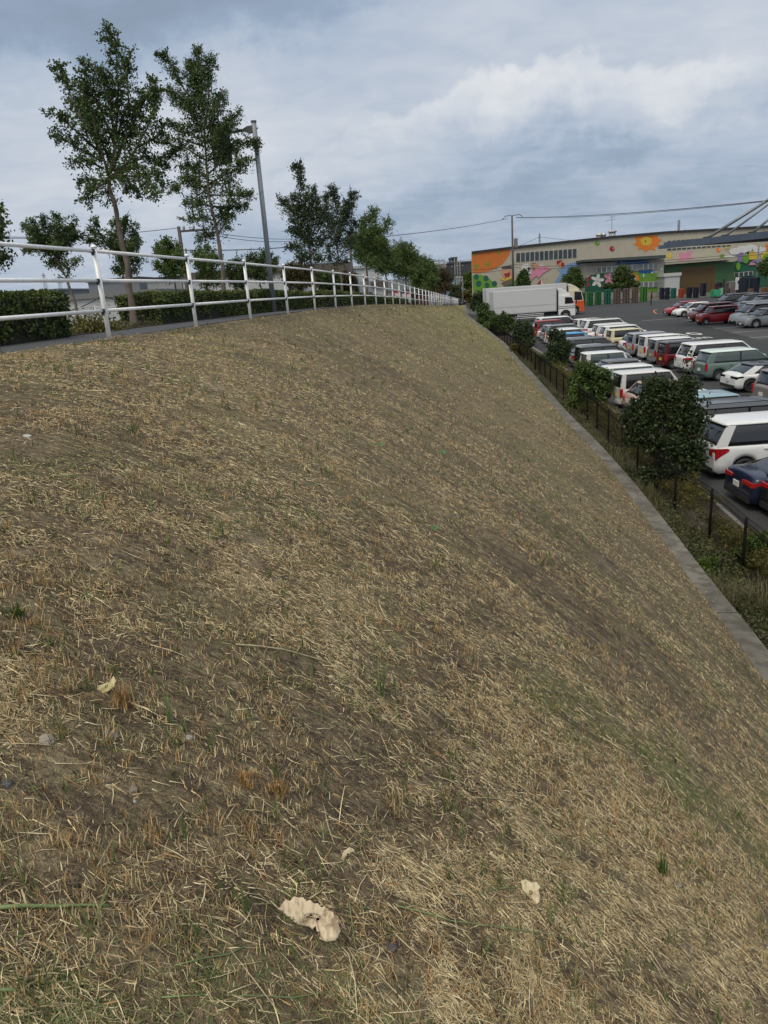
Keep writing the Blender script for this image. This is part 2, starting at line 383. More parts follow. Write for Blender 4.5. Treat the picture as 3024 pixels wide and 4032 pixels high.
def cop_mat():
    m = bpy.data.materials.new('coping_concrete'); m.use_nodes = True; t = NT(m.node_tree); b = m.node_tree.nodes['Principled BSDF']
    g = t.n('ShaderNodeNewGeometry').outputs['Position']
    a = t.noise(g, 1.3, 5, .65); f = t.noise(g, 30, 4, .7); s_ = t.noise(g, 5, 4, .6)
    c = t.mix(t.ramp(a, [(.35, 0.0), (.65, 1.0)]), (.075, .070, .058), (.19, .18, .155))
    c = t.mix(t.ramp(s_, [(.50, 0.0), (.60, .75)]), c, (.07, .065, .045)); c = t.mix(t.ramp(t.noise(g, 2.6, 4, .7), [(.55, 0.0), (.66, .6)]), c, (.13, .12, .088))
    c = t.mix(t.ramp(f, [(.6, 0.0), (.72, .7)]), c, (.28, .26, .20))
    jt = t.n('ShaderNodeVectorMath', operation='DOT_PRODUCT'); t.put(jt.inputs[0], g); jt.inputs[1].default_value = Dv       # joints every 4 m
    jf = t.m('FRACT', t.m('DIVIDE', t.m('ADD', jt.outputs['Value'], t.m('MULTIPLY', f, .03)), 4.0)); c = t.mix(t.m('LESS_THAN', jf, .007), c, (.03, .028, .022))
    t.put(b.inputs['Base Color'], c); b.inputs['Roughness'].default_value = .93
    bp = t.n('ShaderNodeBump'); bp.inputs['Strength'].default_value = .5; bp.inputs['Distance'].default_value = .015
    t.put(bp.inputs['Height'], f); t.put(b.inputs['Normal'], bp.outputs[0]); return m
tag(ribbon_box('retaining_wall', lambda t: cop_u(t)-CW, cop_u, lambda t: lotz(t)-.8, lambda t: copz(t)+.015, -25, 123, .9, cop_mat()),
    'weathered grey concrete retaining wall edge at the foot of the mown bank', 'wall')

# ------------------------------------------------------------------ white railing on the crest
M_WHITE = mat('white_rail_paint', (.90, .91, .90), .38, var=.06, scale=9, coat=.1)
_t = NT(M_WHITE.node_tree); _b = M_WHITE.node_tree.nodes['Principled BSDF']; _src = _b.inputs['Base Color'].links[0].from_socket; _g = _t.n('ShaderNodeNewGeometry').outputs['Position']
_t.put(_b.inputs['Base Color'], _t.mix(_t.ramp(_t.noise(_g, 16, 6, .7), [(.60, 0.0), (.68, .55)]), _t.mix(_t.ramp(_t.noise(_t.mapping(_g, (1, 1, .3)), 5, 4, .6), [(.45, 0.0), (.75, .35)]), _src, (.55, .55, .52)), (.30, .24, .17)))      # grime and rust specks
M_DARKM = mat('bracket_metal', (.05, .05, .055), .5, .6)
def railing(name, label, u, spans, first, h, rails, sp, r_post=.030, r_rail=.0215, dz=0, n_single=24, brackets=True):
    root = thing(name, label, 'railing', UT(u, first, zc(first)+dz))
    org = root.location
    pm = MB(); pm.tube([(0, 0, -.15), (0, 0, h-.02)], r_post, 12); pm.tube([(0, 0, h-.02), (0, 0, h+.0), (0, 0, h+.02)], [r_post+.006, r_post+.006, r_post*.5], 12)
    pme = pm.me('railing_post', True); pme.materials.append(M_WHITE)
    bk = MB(); bk.box((-.022, -.085, -.024), (.022, -.028, .022)); bk.box((-.010, -.072, -.052), (.010, -.044, -.022))
    bme = bk.me('bracket'); bme.materials.append(M_DARKM)
    for i in range(spans+1):
        t = first+i*sp; p = UT(u, t, zc(t)+dz)-org
        o = bpy.data.objects.new('post', pme); COL.objects.link(o); o.parent = root; o.location = p; o.rotation_euler = (0, 0, -HEAD)
        if brackets and i < 14:
            for z in rails:
                b = bpy.data.objects.new('bracket', bme); COL.objects.link(b); b.parent = o; b.location = (0, 0, z)
    def rail(i, j):
        for z in rails:
            mb = MB(); pts = []
            for k in range(i, j+1):
                t = first+k*sp; pts.append(UT(u, t, zc(t)+dz+z)-org)
            d = (pts[-1]-pts[0]).normalized(); pts[0] = pts[0]+d*(.028 if j-i == 1 else 0); pts[-1] = pts[-1]-d*(.05 if j-i == 1 else 0)
            mb.tube(pts, r_rail, 10); mb.build('rail', M_WHITE, root, smooth=True)
    for i in range(min(spans, n_single)): rail(i, i+1)
    if spans > n_single: rail(n_single, spans)
    return root
SP = 2.932
railing('railing', 'long white three-rail pipe railing along the top edge of the mown bank', U_RAIL, 40, 9.034-2*SP, 1.1, (1.045, .70, .34), SP)
railing('railing', 'white two-rail railing on the far side of the raised road, seen between the hedges', -18.9, 26, 14, .8, (.74, .36), 3.0, .03, .02, .03, 16, False)

# ------------------------------------------------------------------ foliage
def leaves_mesh(name, P, size, m, flat=.0, jitter=.5, normals=None):
    """P: n x 3 leaf centres; each leaf is a small folded diamond of its own"""
    P = np.asarray(P, dtype=float); n = len(P)
    d = rng.normal(size=(n, 3)); d[:, 2] *= (1-flat); d /= np.linalg.norm(d, axis=1)[:, None]
    e = rng.normal(size=(n, 3)); e -= (e*d).sum(1)[:, None]*d; e /= np.linalg.norm(e, axis=1)[:, None]
    f = np.cross(d, e); s = size*(1-jitter/2+jitter*rng.random(n))[:, None]
    V = np.stack([P-d*s, P+e*s*.55+f*s*.12, P+d*s, P-e*s*.55+f*s*.12], 1).reshape(-1, 3)
    F = (np.arange(n)[:, None]*4+np.arange(4)[None, :])
    me = np_mesh(name, V, F)
    for q in (m if isinstance(m, (list, tuple)) else [m]): me.materials.append(q)
    return me
L_TREE = leafmat('leaf_dark', (.024, .050, .014), (.095, .145, .036), 2.2, .22)
L_TREE2 = leafmat('leaf_mid', (.032, .068, .016), (.12, .175, .04), 2.2, .25)
L_RED = leafmat('leaf_reddish', (.05, .035, .015), (.10, .085, .03), 2.5, .22)
L_DEEP = leafmat('leaf_bluish', (.018, .036, .015), (.065, .095, .036), 1.5, .15)
L_HEDGE = leafmat('leaf_hedge', (.028, .050, .012), (.15, .19, .042), 3.5, .18)
L_BRIGHT = leafmat('leaf_bright', (.04, .08, .015), (.13, .19, .04), 3, .3)
L_YEL = leafmat('leaf_yellow_green', (.06, .065, .012), (.17, .15, .035), 2.5, .25)
L_WEED = leafmat('leaf_weed', (.05, .055, .02), (.16, .15, .07), 2.5, .2)
M_BARK = mat('bark', (.10, .08, .064), .9, var=.45, scale=9, bump=.8, streak=(1, 1, .3))
M_BARKD = mat('bark_dark', (.055, .045, .036), .9, var=.4, scale=9)

def branch_tree(name, label, cat, base, trunk, r0, twigs, leaf_r, leaf_n, size, lm, depth_spread=.5, group=None, bark=None, fuzz=1.0):
    """trunk: points; twigs: list of point paths. All in metres relative to base."""
    root = thing(name, label, cat, base, group=group); org = Vector((0, 0, 0))
    tb = MB(); n = len(trunk)
    fine = []; rad = []
    for i in range(n-1):
        for q in range(6):
            f = (i+q/6)/(n-1); p = Vector(trunk[i]).lerp(Vector(trunk[i+1]), q/6); fine.append(p+Vector((mnoise.noise(p*2.2), mnoise.noise(p*2.2+Vector((9, 0, 0))), 0))*r0*.5*min(1, 4*f))
            rad.append(r0*(1-.6*f)*(1+.28*mnoise.noise(p*6)+(.35*max(0, .08-f)/.08)))
    fine.append(Vector(trunk[-1])); rad.append(r0*.4); tb.tube(fine, rad, 10)
    P = []
    for path, wgt in twigs:
        path = [Vector(p) for p in path]
        L = sum((b-a).length for a, b in zip(path, path[1:])); m = len(path)
        tb.tube(path, [max(.006, r0*.38*(1-.88*i/(m-1))) for i in range(m)], 5)
        acc = 0
        for a, b in zip(path, path[1:]):
            sl = (b-a).length; k = int(leaf_n*1.7*sl*wgt)
            for _ in range(k):
                q = random.random(); f = (acc+q*sl)/L
                if random.random() > .25+f: continue
                rr = leaf_r*(1.15-.75*f**1.5)*fuzz
                c = a.lerp(b, q)
                # leaves sit in small sprays, not evenly
                d = Vector((random.gauss(0, 1), random.gauss(0, 1), random.gauss(0, .8)))*rr*.5
                c2 = c+d
                for _ in range(5): P.append(c2+Vector((random.gauss(0, 1), random.gauss(0, 1), random.gauss(0, 1)))*size*1.3)
            acc += sl
        # side sprigs
        for _ in range(int(L*11*wgt)):
            q = .3+.7*random.random(); i = min(int(q*(m-1)), m-2); c = path[i].lerp(path[i+1], q*(m-1)-i)
            dr = Vector((random.gauss(0, 1), random.gauss(0, 1), random.gauss(.4, .7))).normalized(); ln = leaf_r*random.uniform(.7, 1.7)*(1.2-.6*q)
            tb.tube([c, c+dr*ln], [.006, .003], 4, cap=False)
            for s_ in np.linspace(.3, 1, int(leaf_n*.09)+3):
                for _ in range(3): P.append(c+dr*ln*s_+Vector((random.gauss(0, 1), random.gauss(0, 1), random.gauss(0, 1)))*size*.9)
    tb.build('trunk', bark or M_BARK, root, smooth=True)
    link('crown', leaves_mesh('crown', P, size, lm), None, root)
    return root
Z1 = 1500/1659
def px_tree(name, label, base_px, u, trunk_z, twigs_z, r0, leaf_r, leaf_n, size, lm, spread, group=None, cv=lambda x, y: (x*Z1, y*Z1), base_w=None, fuzz=1.0):
    b = at_u(*base_px, u) if base_w is None else base_w
    gz = zc(Dv.dot(b)); dep = b.dot(Fw)
    base = Vector((b.x, b.y, gz-.03))
    def P3(x, y, off=0):
        X, Y = cv(x, y); d = ray(X, Y); p = d*(dep+off); return p-base
    tr = [Vector((0, 0, 0))]+[P3(*q) for q in trunk_z]
    tw = []
    for e in twigs_z:
        pts, wgt = (e[0], e[1]) if isinstance(e[1], float) else (e, 1.0)
        off = random.uniform(-spread, spread); m = len(pts)
        tw.append(([P3(x, y, off*(i/(m-1))) for i, (x, y) in enumerate(pts)], wgt))
    return branch_tree(name, label, 'tree', base, tr, r0, tw, leaf_r, leaf_n, size, lm, group=group, fuzz=fuzz)

T1 = px_tree('tree', 'tall slender tree with bare knobbly trunk rising left of the second railing post', (531, 1296), -6.7,
    [(570, 1300), (553, 1150), (535, 1050), (510, 950), (488, 850), (478, 790)],
    [[(478, 790), (505, 600), (515, 400), (508, 250), (486, 165), (462, 120)], [(478, 780), (430, 620), (392, 450), (365, 258)],
     [(430, 620), (330, 480), (285, 350), (250, 285)], [(420, 650), (320, 560), (230, 488)], [(440, 700), (330, 640), (222, 572)],
     [(450, 735), (385, 700), (302, 715)], [(475, 790), (415, 820), (362, 872)], ([(470, 790), (400, 780), (335, 805)], .8),
     [(480, 780), (560, 700), (640, 560), (690, 410), (672, 350)], [(500, 700), (600, 500), (650, 400), (690, 440)], [(508, 600), (560, 440), (548, 235)],
     [(490, 760), (600, 770), (690, 860)], [(500, 770), (560, 810), (625, 850)], [(500, 740), (640, 680), (740, 740)],
     [(505, 500), (450, 370), (412, 282)], [(505, 650), (440, 480), (345, 345)], [(500, 600), (560, 560), (610, 440)], [(485, 720), (420, 560), (380, 420)],
     [(490, 740), (540, 620), (590, 560)], [(500, 760), (620, 720), (720, 800)], [(440, 690), (400, 560), (330, 430)], [(500, 600), (480, 450), (460, 320)],
     ([(480, 800), (470, 850), (480, 885)], .7), [(600, 640), (680, 600), (720, 540)]],
    .075, .24, 74, .028, L_TREE, .75, 'tall street trees in the verge')
T2 = px_tree('tree', 'tall slender tree whose crown hides the side arm of the tall steel post', (890, 1249), -6.9,
    [(980, 1300), (968, 1150), (955, 1060), (935, 960), (912, 850), (900, 720)],
    [[(900, 720), (890, 560), (880, 400), (868, 300), (858, 208)], [(895, 560), (910, 400), (900, 320), (925, 240)], [(885, 480), (850, 380), (822, 262)],
     [(870, 480), (790, 370), (740, 280), (690, 232)], [(880, 560), (800, 450), (728, 390)], [(900, 560), (950, 470), (975, 400)],
     [(900, 620), (980, 560), (1048, 480)], [(905, 700), (1010, 660), (1080, 610), (1125, 640)], [(910, 800), (1020, 740), (1095, 690)], [(915, 850), (1020, 850), (1098, 850)],
     [(925, 900), (1010, 900), (1080, 900)], [(900, 700), (800, 640), (715, 690)], [(900, 760), (820, 780), (745, 830)], [(905, 820), (850, 860), (805, 895)],
     [(935, 960), (880, 950), (815, 955)], [(945, 1010), (900, 1020), (870, 1040)], [(940, 980), (970, 940), (985, 910)], [(950, 1020), (980, 970), (1010, 940)],
     [(890, 620), (800, 560), (735, 540)], [(895, 640), (860, 520), (800, 430)], [(905, 700), (960, 600), (1000, 540)], [(905, 760), (970, 700), (1020, 620)],
     [(905, 800), (960, 800), (1010, 790)], [(900, 780), (850, 730), (790, 720)], [(890, 500), (870, 420), (850, 340)], [(900, 600), (930, 520), (940, 430)],
     [(910, 840), (870, 800), (810, 760)], [(925, 900), (880, 890), (850, 900)], ([(890, 640), (780, 600), (700, 620)], .8)],
    .07, .29, 115, .028, [L_TREE], .75, 'tall street trees in the verge')
def cv8(x, y): return 900+x/1.8433, 800+y/1.8433
def cv7(x, y): return x/1.8433, 800+y/1.8433
def fan(cx, cy, bx, by, n, rx, ry, up=.2):
    """twigs from fork (bx,by) fanned to the outline of an ellipse, a real 3-D spread comes from the depth offsets"""
    out = []
    for k in range(n):
        a = 2*math.pi*(k+random.uniform(-.3, .3))/n; rr = random.uniform(.75, 1.08)
        x = cx+rx*rr*math.cos(a); y = cy+ry*rr*math.sin(a)
        mx_, my_ = (bx*.45+x*.55+random.uniform(-.1, .1)*rx, by*.4+y*.6-ry*up)
        out.append([(bx, by), (mx_, my_), (x, y)])
    return out
T3 = px_tree('tree', 'dark slim tree just right of the steel post, taller of a touching pair', (1249, 1215), -6.9, [(645, 700), (625, 560), (600, 430), (590, 330)],
    [[(590, 330), (570, 150), (545, 0), (530, -90), (520, -240), (478, -272)], [(590, 330), (500, 130), (430, 20), (400, -10), (385, -20)], [(590, 300), (640, 120), (640, 0), (615, -110)], [(600, 380), (500, 320), (440, 310)],
     [(600, 330), (520, 240), (450, 190)], [(600, 380), (660, 300), (700, 240)], [(600, 400), (560, 420), (500, 380)], [(600, 200), (520, 60), (470, -60)], [(600, 400), (650, 420), (690, 380)],
     [(595, 250), (620, 60), (590, -60)], [(600, 300), (680, 150), (690, 60)], [(590, 250), (560, 100), (500, 30)], [(590, 350), (560, 260), (480, 120)]],
    .07, .36, 62, .042, L_DEEP, .8, 'tall street trees in the verge', cv8)
T4 = px_tree('tree', 'dark slim tree right of the steel post, shorter of a touching pair', (1352, 1207), -6.9, [(828, 640), (812, 500), (800, 420), (790, 330)],
    [[(790, 330), (790, 130), (780, 0), (765, -60), (750, -125)], [(790, 300), (850, 130), (890, 20), (900, -60), (905, -65)], [(790, 330), (720, 180), (700, 40), (715, -70)], [(800, 400), (850, 340), (900, 240)],
     [(800, 420), (740, 380), (710, 300)], [(795, 400), (830, 430), (860, 400)], [(790, 250), (860, 80), (850, -30)], [(800, 350), (870, 250), (920, 130)], [(795, 350), (770, 220), (740, 80)], [(800, 430), (780, 430), (735, 410)], [(790, 300), (820, 160), (830, 40)]],
    .07, .36, 62, .042, L_DEEP, .8, 'tall street trees in the verge', cv8)
px_tree('tree', 'leafy mid-green tree right of the dark pair, with a lone raised sprig', (1440, 1200), -6.9, [(1008, 600), (1000, 480), (1000, 400)],
    fan(1030, 300, 1000, 420, 15, 125, 150)+[[(1010, 350), (1040, 180), (1060, 30)], [(1030, 300), (1120, 230), (1160, 120)], [(1000, 300), (980, 150), (1000, 110)]], .08, .5, 48, .05, L_TREE2, 1.2, 'tall street trees in the verge', cv8)
px_tree('tree', 'second mid-green street tree left of the tree row end, spreading low', (1521, 1195), -6.9, [(1150, 640), (1150, 560), (1120, 470)],
    fan(1140, 390, 1120, 500, 12, 90, 110), .08, .5, 44, .055, L_TREE2, 1.2, 'tall street trees in the verge', cv8)
px_tree('tree', 'broad street tree over the far railing posts, third from the row end', (1596, 1196), -6.9, [(1285, 620), (1285, 560), (1270, 480)],
    fan(1270, 420, 1270, 520, 18, 130, 125), .09, .65, 42, .06, L_TREE2, 1.6, 'tall street trees in the verge', cv8)
px_tree('tree', 'round street tree near the far end of the railing, next to last in its row', (1662, 1196), -6.9, [(1405, 650), (1400, 600), (1400, 540)],
    fan(1420, 520, 1400, 600, 18, 95, 115), .09, .85, 38, .08, L_TREE2, 2, 'tall street trees in the verge', cv8)
px_tree('tree', 'rust tinged street tree at the far end of the row', (1705, 1199), -6.9, [(1530, 690), (1530, 640), (1530, 600)],
    fan(1540, 560, 1530, 630, 16, 75, 75), .09, .95, 34, .09, L_RED, 2.5, 'tall street trees in the verge', cv8)
def uplaced(x, depth_y, u=None):
    """a point on the ground of the far verge below pixel column x at world distance depth_y"""
    d = ray(x, 1230); p = d*(depth_y/d.y); return Vector((p.x, p.y, 0))
def far_tree(label, x, Yd, trunk, twigs, lr, ln, sz, lm, spread, cv):
    b = uplaced(x, Yd); return px_tree('tree', label, None, 0, trunk, twigs, .07, lr, ln, sz, lm, spread, 'small trees beyond the raised road', cv, base_w=b)
far_tree('small flat-topped tree beyond the road, leftmost with its whole crown showing', 308, 32, [(566, 860), (550, 740), (520, 650), (487, 550), (440, 480), (405, 380)],
    fan(370, 190, 405, 380, 13, 200, 110, .1)+fan(300, 240, 400, 380, 5, 130, 70, .1)+[[(405, 330), (520, 230), (640, 270)], [(470, 520), (400, 450), (340, 430)], [(480, 540), (510, 460), (565, 400)], [(460, 500), (440, 430), (400, 400)], [(405, 370), (300, 330), (180, 350)]], .32, 26, .05, L_TREE, 1.2, cv7)
far_tree('small tree beyond the road directly behind the knobbly trunk', 520, 33, [(965, 800), (950, 640), (930, 520), (900, 420)],
    fan(890, 230, 900, 420, 9, 140, 100, .1)+fan(960, 420, 930, 500, 7, 100, 110, .1)+[[(880, 380), (760, 270), (650, 190)], [(890, 300), (900, 180), (925, 95)], [(870, 330), (720, 290), (640, 270)], [(760, 270), (700, 180), (680, 120)], [(930, 500), (880, 500), (830, 490)]], .3, 26, .05, L_TREE, 1.2, cv7)
far_tree('small bright-leaved tree in front of the leaning utility pole', 690, 38, [(1278, 700), (1270, 600), (1250, 480)],
    fan(1210, 320, 1245, 480, 10, 110, 60, .1)+fan(1250, 440, 1250, 540, 9, 120, 80, .1)+[[(1250, 400), (1215, 310), (1215, 260)]], .3, 22, .055, L_BRIGHT, 1.2, cv7)
far_tree('small bushy tree beyond the road behind the second tall trunk', 810, 39, [(1500, 700), (1500, 600), (1500, 500)],
    fan(1490, 400, 1500, 500, 10, 95, 90, .1)+fan(1530, 540, 1500, 600, 8, 90, 70, .1), .32, 22, .055, L_TREE2, 1.2, cv7)
far_tree('small dark tree beyond the road left of the third whole railing post', 940, 40, [(60, 700), (60, 620), (60, 520)],
    fan(60, 480, 60, 600, 11, 90, 90, .1)+[[(60, 560), (90, 590), (110, 620)]], .32, 24, .055, L_TREE, 1.2, cv8)
far_tree('small spreading tree beyond the road right behind the steel post foot', 1030, 41, [(250, 660), (228, 600), (220, 520)],
    fan(240, 450, 220, 540, 13, 130, 90, .1)+[[(230, 500), (250, 400), (260, 345)], [(200, 470), (160, 400), (150, 370)]], .32, 22, .055, L_TREE, 1.2, cv8)
far_tree('small rusty-green tree beyond the road right of the steel post', 1165, 43, [(500, 700), (500, 640), (500, 560)],
    fan(500, 520, 500, 600, 16, 110, 90, .1), .35, 24, .06, L_RED, 1.2, cv8)
far_tree('low dark tree beyond the road behind the pair of dark street trees', 1290, 46, [(720, 700), (720, 640), (720, 580)],
    fan(720, 560, 720, 620, 14, 110, 70, .1), .35, 24, .06, L_TREE, 1.2, cv8)
far_tree('low rusty tree beyond the road below the dark pair, on its right', 1370, 48, [(850, 700), (850, 640), (850, 590)],
    fan(850, 570, 850, 640, 13, 70, 70, .1), .35, 24, .06, L_RED, 1.2, cv8)
# crown of the tree standing just outside the left edge
b = uplaced(-60, 8.5); b = UT(-7.2, 8.6)
px_tree('tree', 'dark tree cut off by the left edge of the photo, only leaf tips showing', None, 0, [(-90, 800), (-90, 500), (-90, 300)],
    [[(-90, 320), (-40, 150), (15, 40)], [(-90, 300), (-50, 200), (20, 120)], [(-90, 350), (-30, 260), (0, 220)], [(-90, 380), (-30, 400), (22, 385)], [(-90, 300), (-120, 200), (-160, 80)], [(-90, 380), (-20, 440), (5, 420)], [(-90, 300), (-90, 150), (-60, 60)]],
    .06, .16, 60, .026, L_TREE, .4, 'tall street trees in the verge', cv7, base_w=b)

# ------------------------------------------------------------------ clipped hedges
def hedge(label, t0, t1, h, u0=-7.3, u1=-6.40, seed=1, size=.028, dens=950):
    c = UT((u0+u1)/2, (t0+t1)/2, zc((t0+t1)/2)); root = thing('hedge', label, 'hedge', c, group='clipped hedges along the path')
    L = t1-t0; W = u1-u0; P = []
    def wob(a, b): return .07*mnoise.noise(Vector((a*1.6, b*1.6, seed)))+.03*mnoise.noise(Vector((a*6, b*6, seed+9)))
    area = 2*L*h+2*W*h+L*W; n = int(area*dens)
    for _ in range(n):
        r = random.random()*area
        if r < L*W: a, bq, z, nn = random.uniform(0, L), random.uniform(0, W), h, (0, 0, 1)
        elif r < L*W+L*h: a, bq, z, nn = random.uniform(0, L), W, h*random.random(), (0, 1, 0)
        elif r < L*W+2*L*h: a, bq, z, nn = random.uniform(0, L), 0, h*random.random(), (0, -1, 0)
        elif r < L*W+2*L*h+W*h: a, bq, z, nn = 0, W*random.random(), h*random.random(), (-1, 0, 0)
        else: a, bq, z, nn = L, W*random.random(), h*random.random(), (1, 0, 0)
        o = wob(a+z, bq+z*1.3)-abs(random.gauss(0, .035))+.02
        # round the shoulders, pinch the base
        ed = max(0, .12-(h-z))*.5 if nn[2] == 0 else 0
        a2 = a+nn[0]*(o-ed-.08*(1-z/h)); b2 = bq+nn[1]*(o-ed-.08*(1-z/h)); z2 = z+nn[2]*o
        p = UT(u0+b2, t0+a2, zc(t0+a2)+max(.02, z2)); P.append(p-c)
    link('leaves', leaves_mesh('leaves', P, size, L_HEDGE), None, root)
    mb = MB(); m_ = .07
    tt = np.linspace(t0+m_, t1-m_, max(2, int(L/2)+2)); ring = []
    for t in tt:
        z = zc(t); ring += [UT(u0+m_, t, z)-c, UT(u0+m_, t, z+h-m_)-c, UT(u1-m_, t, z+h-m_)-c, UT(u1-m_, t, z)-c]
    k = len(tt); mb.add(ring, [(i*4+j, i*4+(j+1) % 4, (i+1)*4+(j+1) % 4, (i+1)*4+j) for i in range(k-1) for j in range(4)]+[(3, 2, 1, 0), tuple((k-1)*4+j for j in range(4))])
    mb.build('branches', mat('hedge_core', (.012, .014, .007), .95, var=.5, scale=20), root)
    return root
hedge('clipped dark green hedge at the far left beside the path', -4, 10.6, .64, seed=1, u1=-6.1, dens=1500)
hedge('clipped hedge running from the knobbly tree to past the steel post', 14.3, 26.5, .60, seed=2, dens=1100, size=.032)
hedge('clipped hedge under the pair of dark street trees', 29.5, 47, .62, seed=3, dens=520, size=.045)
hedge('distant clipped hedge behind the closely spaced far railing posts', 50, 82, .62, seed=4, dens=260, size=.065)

def weeds(name, label, cat, pts, n, h, m, wid=.008, lean=.35, kind=None, parent=None):
    """thin upright blades; pts = list of base points"""
    V = []; F = []
    for b in pts:
        for _ in range(n):
            hh = h*random.uniform(.4, 1.2); a = random.uniform(0, 6.28); ln = lean*random.random()
            d = Vector((math.cos(a)*ln, math.sin(a)*ln, 1)); s = Vector((-math.sin(a), math.cos(a), 0))*wid*random.uniform(.6, 1.4)
            o = b+Vector((random.gauss(0, .03), random.gauss(0, .03), -.02)); p1 = o+d*hh*.55; p2 = o+d*hh*.85+Vector((math.cos(a), math.sin(a), 0))*hh*ln*.8
            k = len(V); V += [o-s, o+s, p1+s*.8, p1-s*.8, p2]; F += [(k, k+1, k+2, k+3), (k+3, k+2, k+4)]
    me = bpy.data.meshes.new(name); me.from_pydata(V, [], F); o = link(name, me, m, parent)
    if label: tag(o, label, cat, kind=kind)
    return o
pts = [UT(random.uniform(-7.5, -6.35), random.uniform(10.6, 14.3), zc(12)) for _ in range(420)]
weeds('weeds', 'pale dry weeds in the gap between the two nearest hedges', 'weeds', pts, 6, .17, L_WEED, .006, .5, 'stuff')
P = []
for _ in range(1500):
    P.append(UT(-6.6+random.gauss(0, .16), 12.0+random.gauss(0, .25), zc(12)+abs(random.gauss(0, .13))))
o = link('ivy_bush', leaves_mesh('ivy_bush', P, .03, L_YEL)); tag(o, 'small yellow-green bush at the foot of the knobbly tree', 'bush')

# ------------------------------------------------------------------ steel post with its arm
def lamp_post():
    b = at_u(1080, 1233, -6.2); bz = zc(Dv.dot(b)); dep = b.dot(Fw)
    root = thing('steel_post', 'tall grey steel post with a bracketed side arm, behind the white railing', 'post', (b.x, b.y, bz))
    H = 1.0
    for _ in range(60):      # height at which the upright pole reaches its top in the photograph
        q = Vector((b.x, b.y, bz+H)); H += (2016-FPX*q.dot(Up)/q.dot(Fw)-480)*q.dot(Fw)/FPX*.9
    MG = mat('galvanised', (.27, .30, .33), .5, .4, var=.1, scale=3); MGd = mat('galvanised_dark', (.12, .12, .13), .6, .4, var=.2)
    r = 18.5/2/FPX*dep*1.02
    mb = MB(); mb.tube([(0, 0, -.1), (0, 0, H)], [r*1.05, r*.95], 16); mb.build('pole', MG, root, True)
    mb = MB(); mb.tube([(0, 0, H-.01), (0, 0, H+.03)], r*1.12, 16); mb.build('cap', MGd, root)
    ad = Vector((-.93, .25, .0)).normalized()
    def A(px, pz): return ad*px+Vector((0, 0, H+pz))
    mb = MB(); mb.tube([A(-.10, -.16), A(.1, -.16)], .028, 10); mb.build('clamp', mat('zinc', (.4, .4, .36), .5, .3), root, True)
    mb = MB(); mb.tube([A(.12, -.16), A(.85, -.19)], [.042, .036], 10); mb.build('arm', MGd, root, True)
    mb = MB(); sd = Vector((-ad.y, ad.x, 0))
    mb.prism([A(.03, -.085)-sd*.05, A(.18, -.085)-sd*.05, A(.32, -.14)-sd*.05, A(.32, -.20)-sd*.05, A(.18, -.27)-sd*.05, A(.03, -.25)-sd*.05], (0, 0, 0), sd*.10)
    mb.build('bracket', MGd, root)
    mb = MB(); M = Matrix.Translation(A(1.05, -.35))@ad.to_track_quat('X', 'Z').to_matrix().to_4x4(); mb.box((-.30, -.02, -.60), (.28, .02, .42), M=M); mb.build('sign_panel', MGd, root, bevel=.006)
    return root
lamp_post()
#@@PART3
# ------------------------------------------------------------------ parked vehicles
M_GLASS = mat('car_glass', (.012, .014, .017), .06, var=.05, spec=.7)
M_GLASS2 = mat('clear_car_glass', (.05, .07, .07), .05, var=.05, spec=.7)
M_TYRE = mat('tyre', (.02, .02, .02), .85); M_RIM = mat('rim', (.35, .36, .37), .35, .7); M_RIMD = mat('rim_dark', (.05, .05, .055), .4, .6)
M_PLAST = mat('black_trim', (.022, .022, .024), .55); M_RED = mat('tail_lamp_red', (.38, .012, .015), .18, var=.2, scale=20, coat=.5)
M_LAMP = mat('head_lamp', (.55, .58, .6), .12, coat=.6); M_PLW = mat('plate_white', (.6, .6, .58), .5); M_PLY = mat('plate_yellow', (.62, .48, .08), .5)
def paint(name, c, rough=.32, metal=0): return mat('paint_'+name, c, rough, metal, var=.035, scale=1.2, coat=.45)
PA = dict(white=paint('white', (.70, .72, .72)), pearl=paint('pearl', (.62, .63, .61)), silver=paint('silver', (.36, .38, .40), .35, .35), black=paint('black', (.012, .012, .014)),
    navy=paint('navy', (.006, .011, .032)), red=paint('red', (.30, .010, .018)), darkred=paint('darkred', (.10, .010, .016)), sky=paint('sky', (.05, .30, .58)), cream=paint('cream', (.62, .58, .38)),
    teal=paint('teal', (.12, .18, .16)), mist=paint('mist', (.38, .50, .51)), ice=paint('ice', (.27, .40, .45), .3, .2), grey=paint('grey', (.10, .105, .11), .35, .3), warm=paint('warm', (.24, .22, .21), .4, .3),
    lgrey=paint('lgrey', (.30, .32, .33), .35, .3), pink=paint('pinkish', (.42, .30, .27)), roofmint=paint('roofmint', (.64, .74, .69)), darkroof=paint('darkroof', (.045, .047, .05), .3), orange=paint('orange', (.62, .09, .02)), ivory=paint('ivory', (.62, .60, .45)))
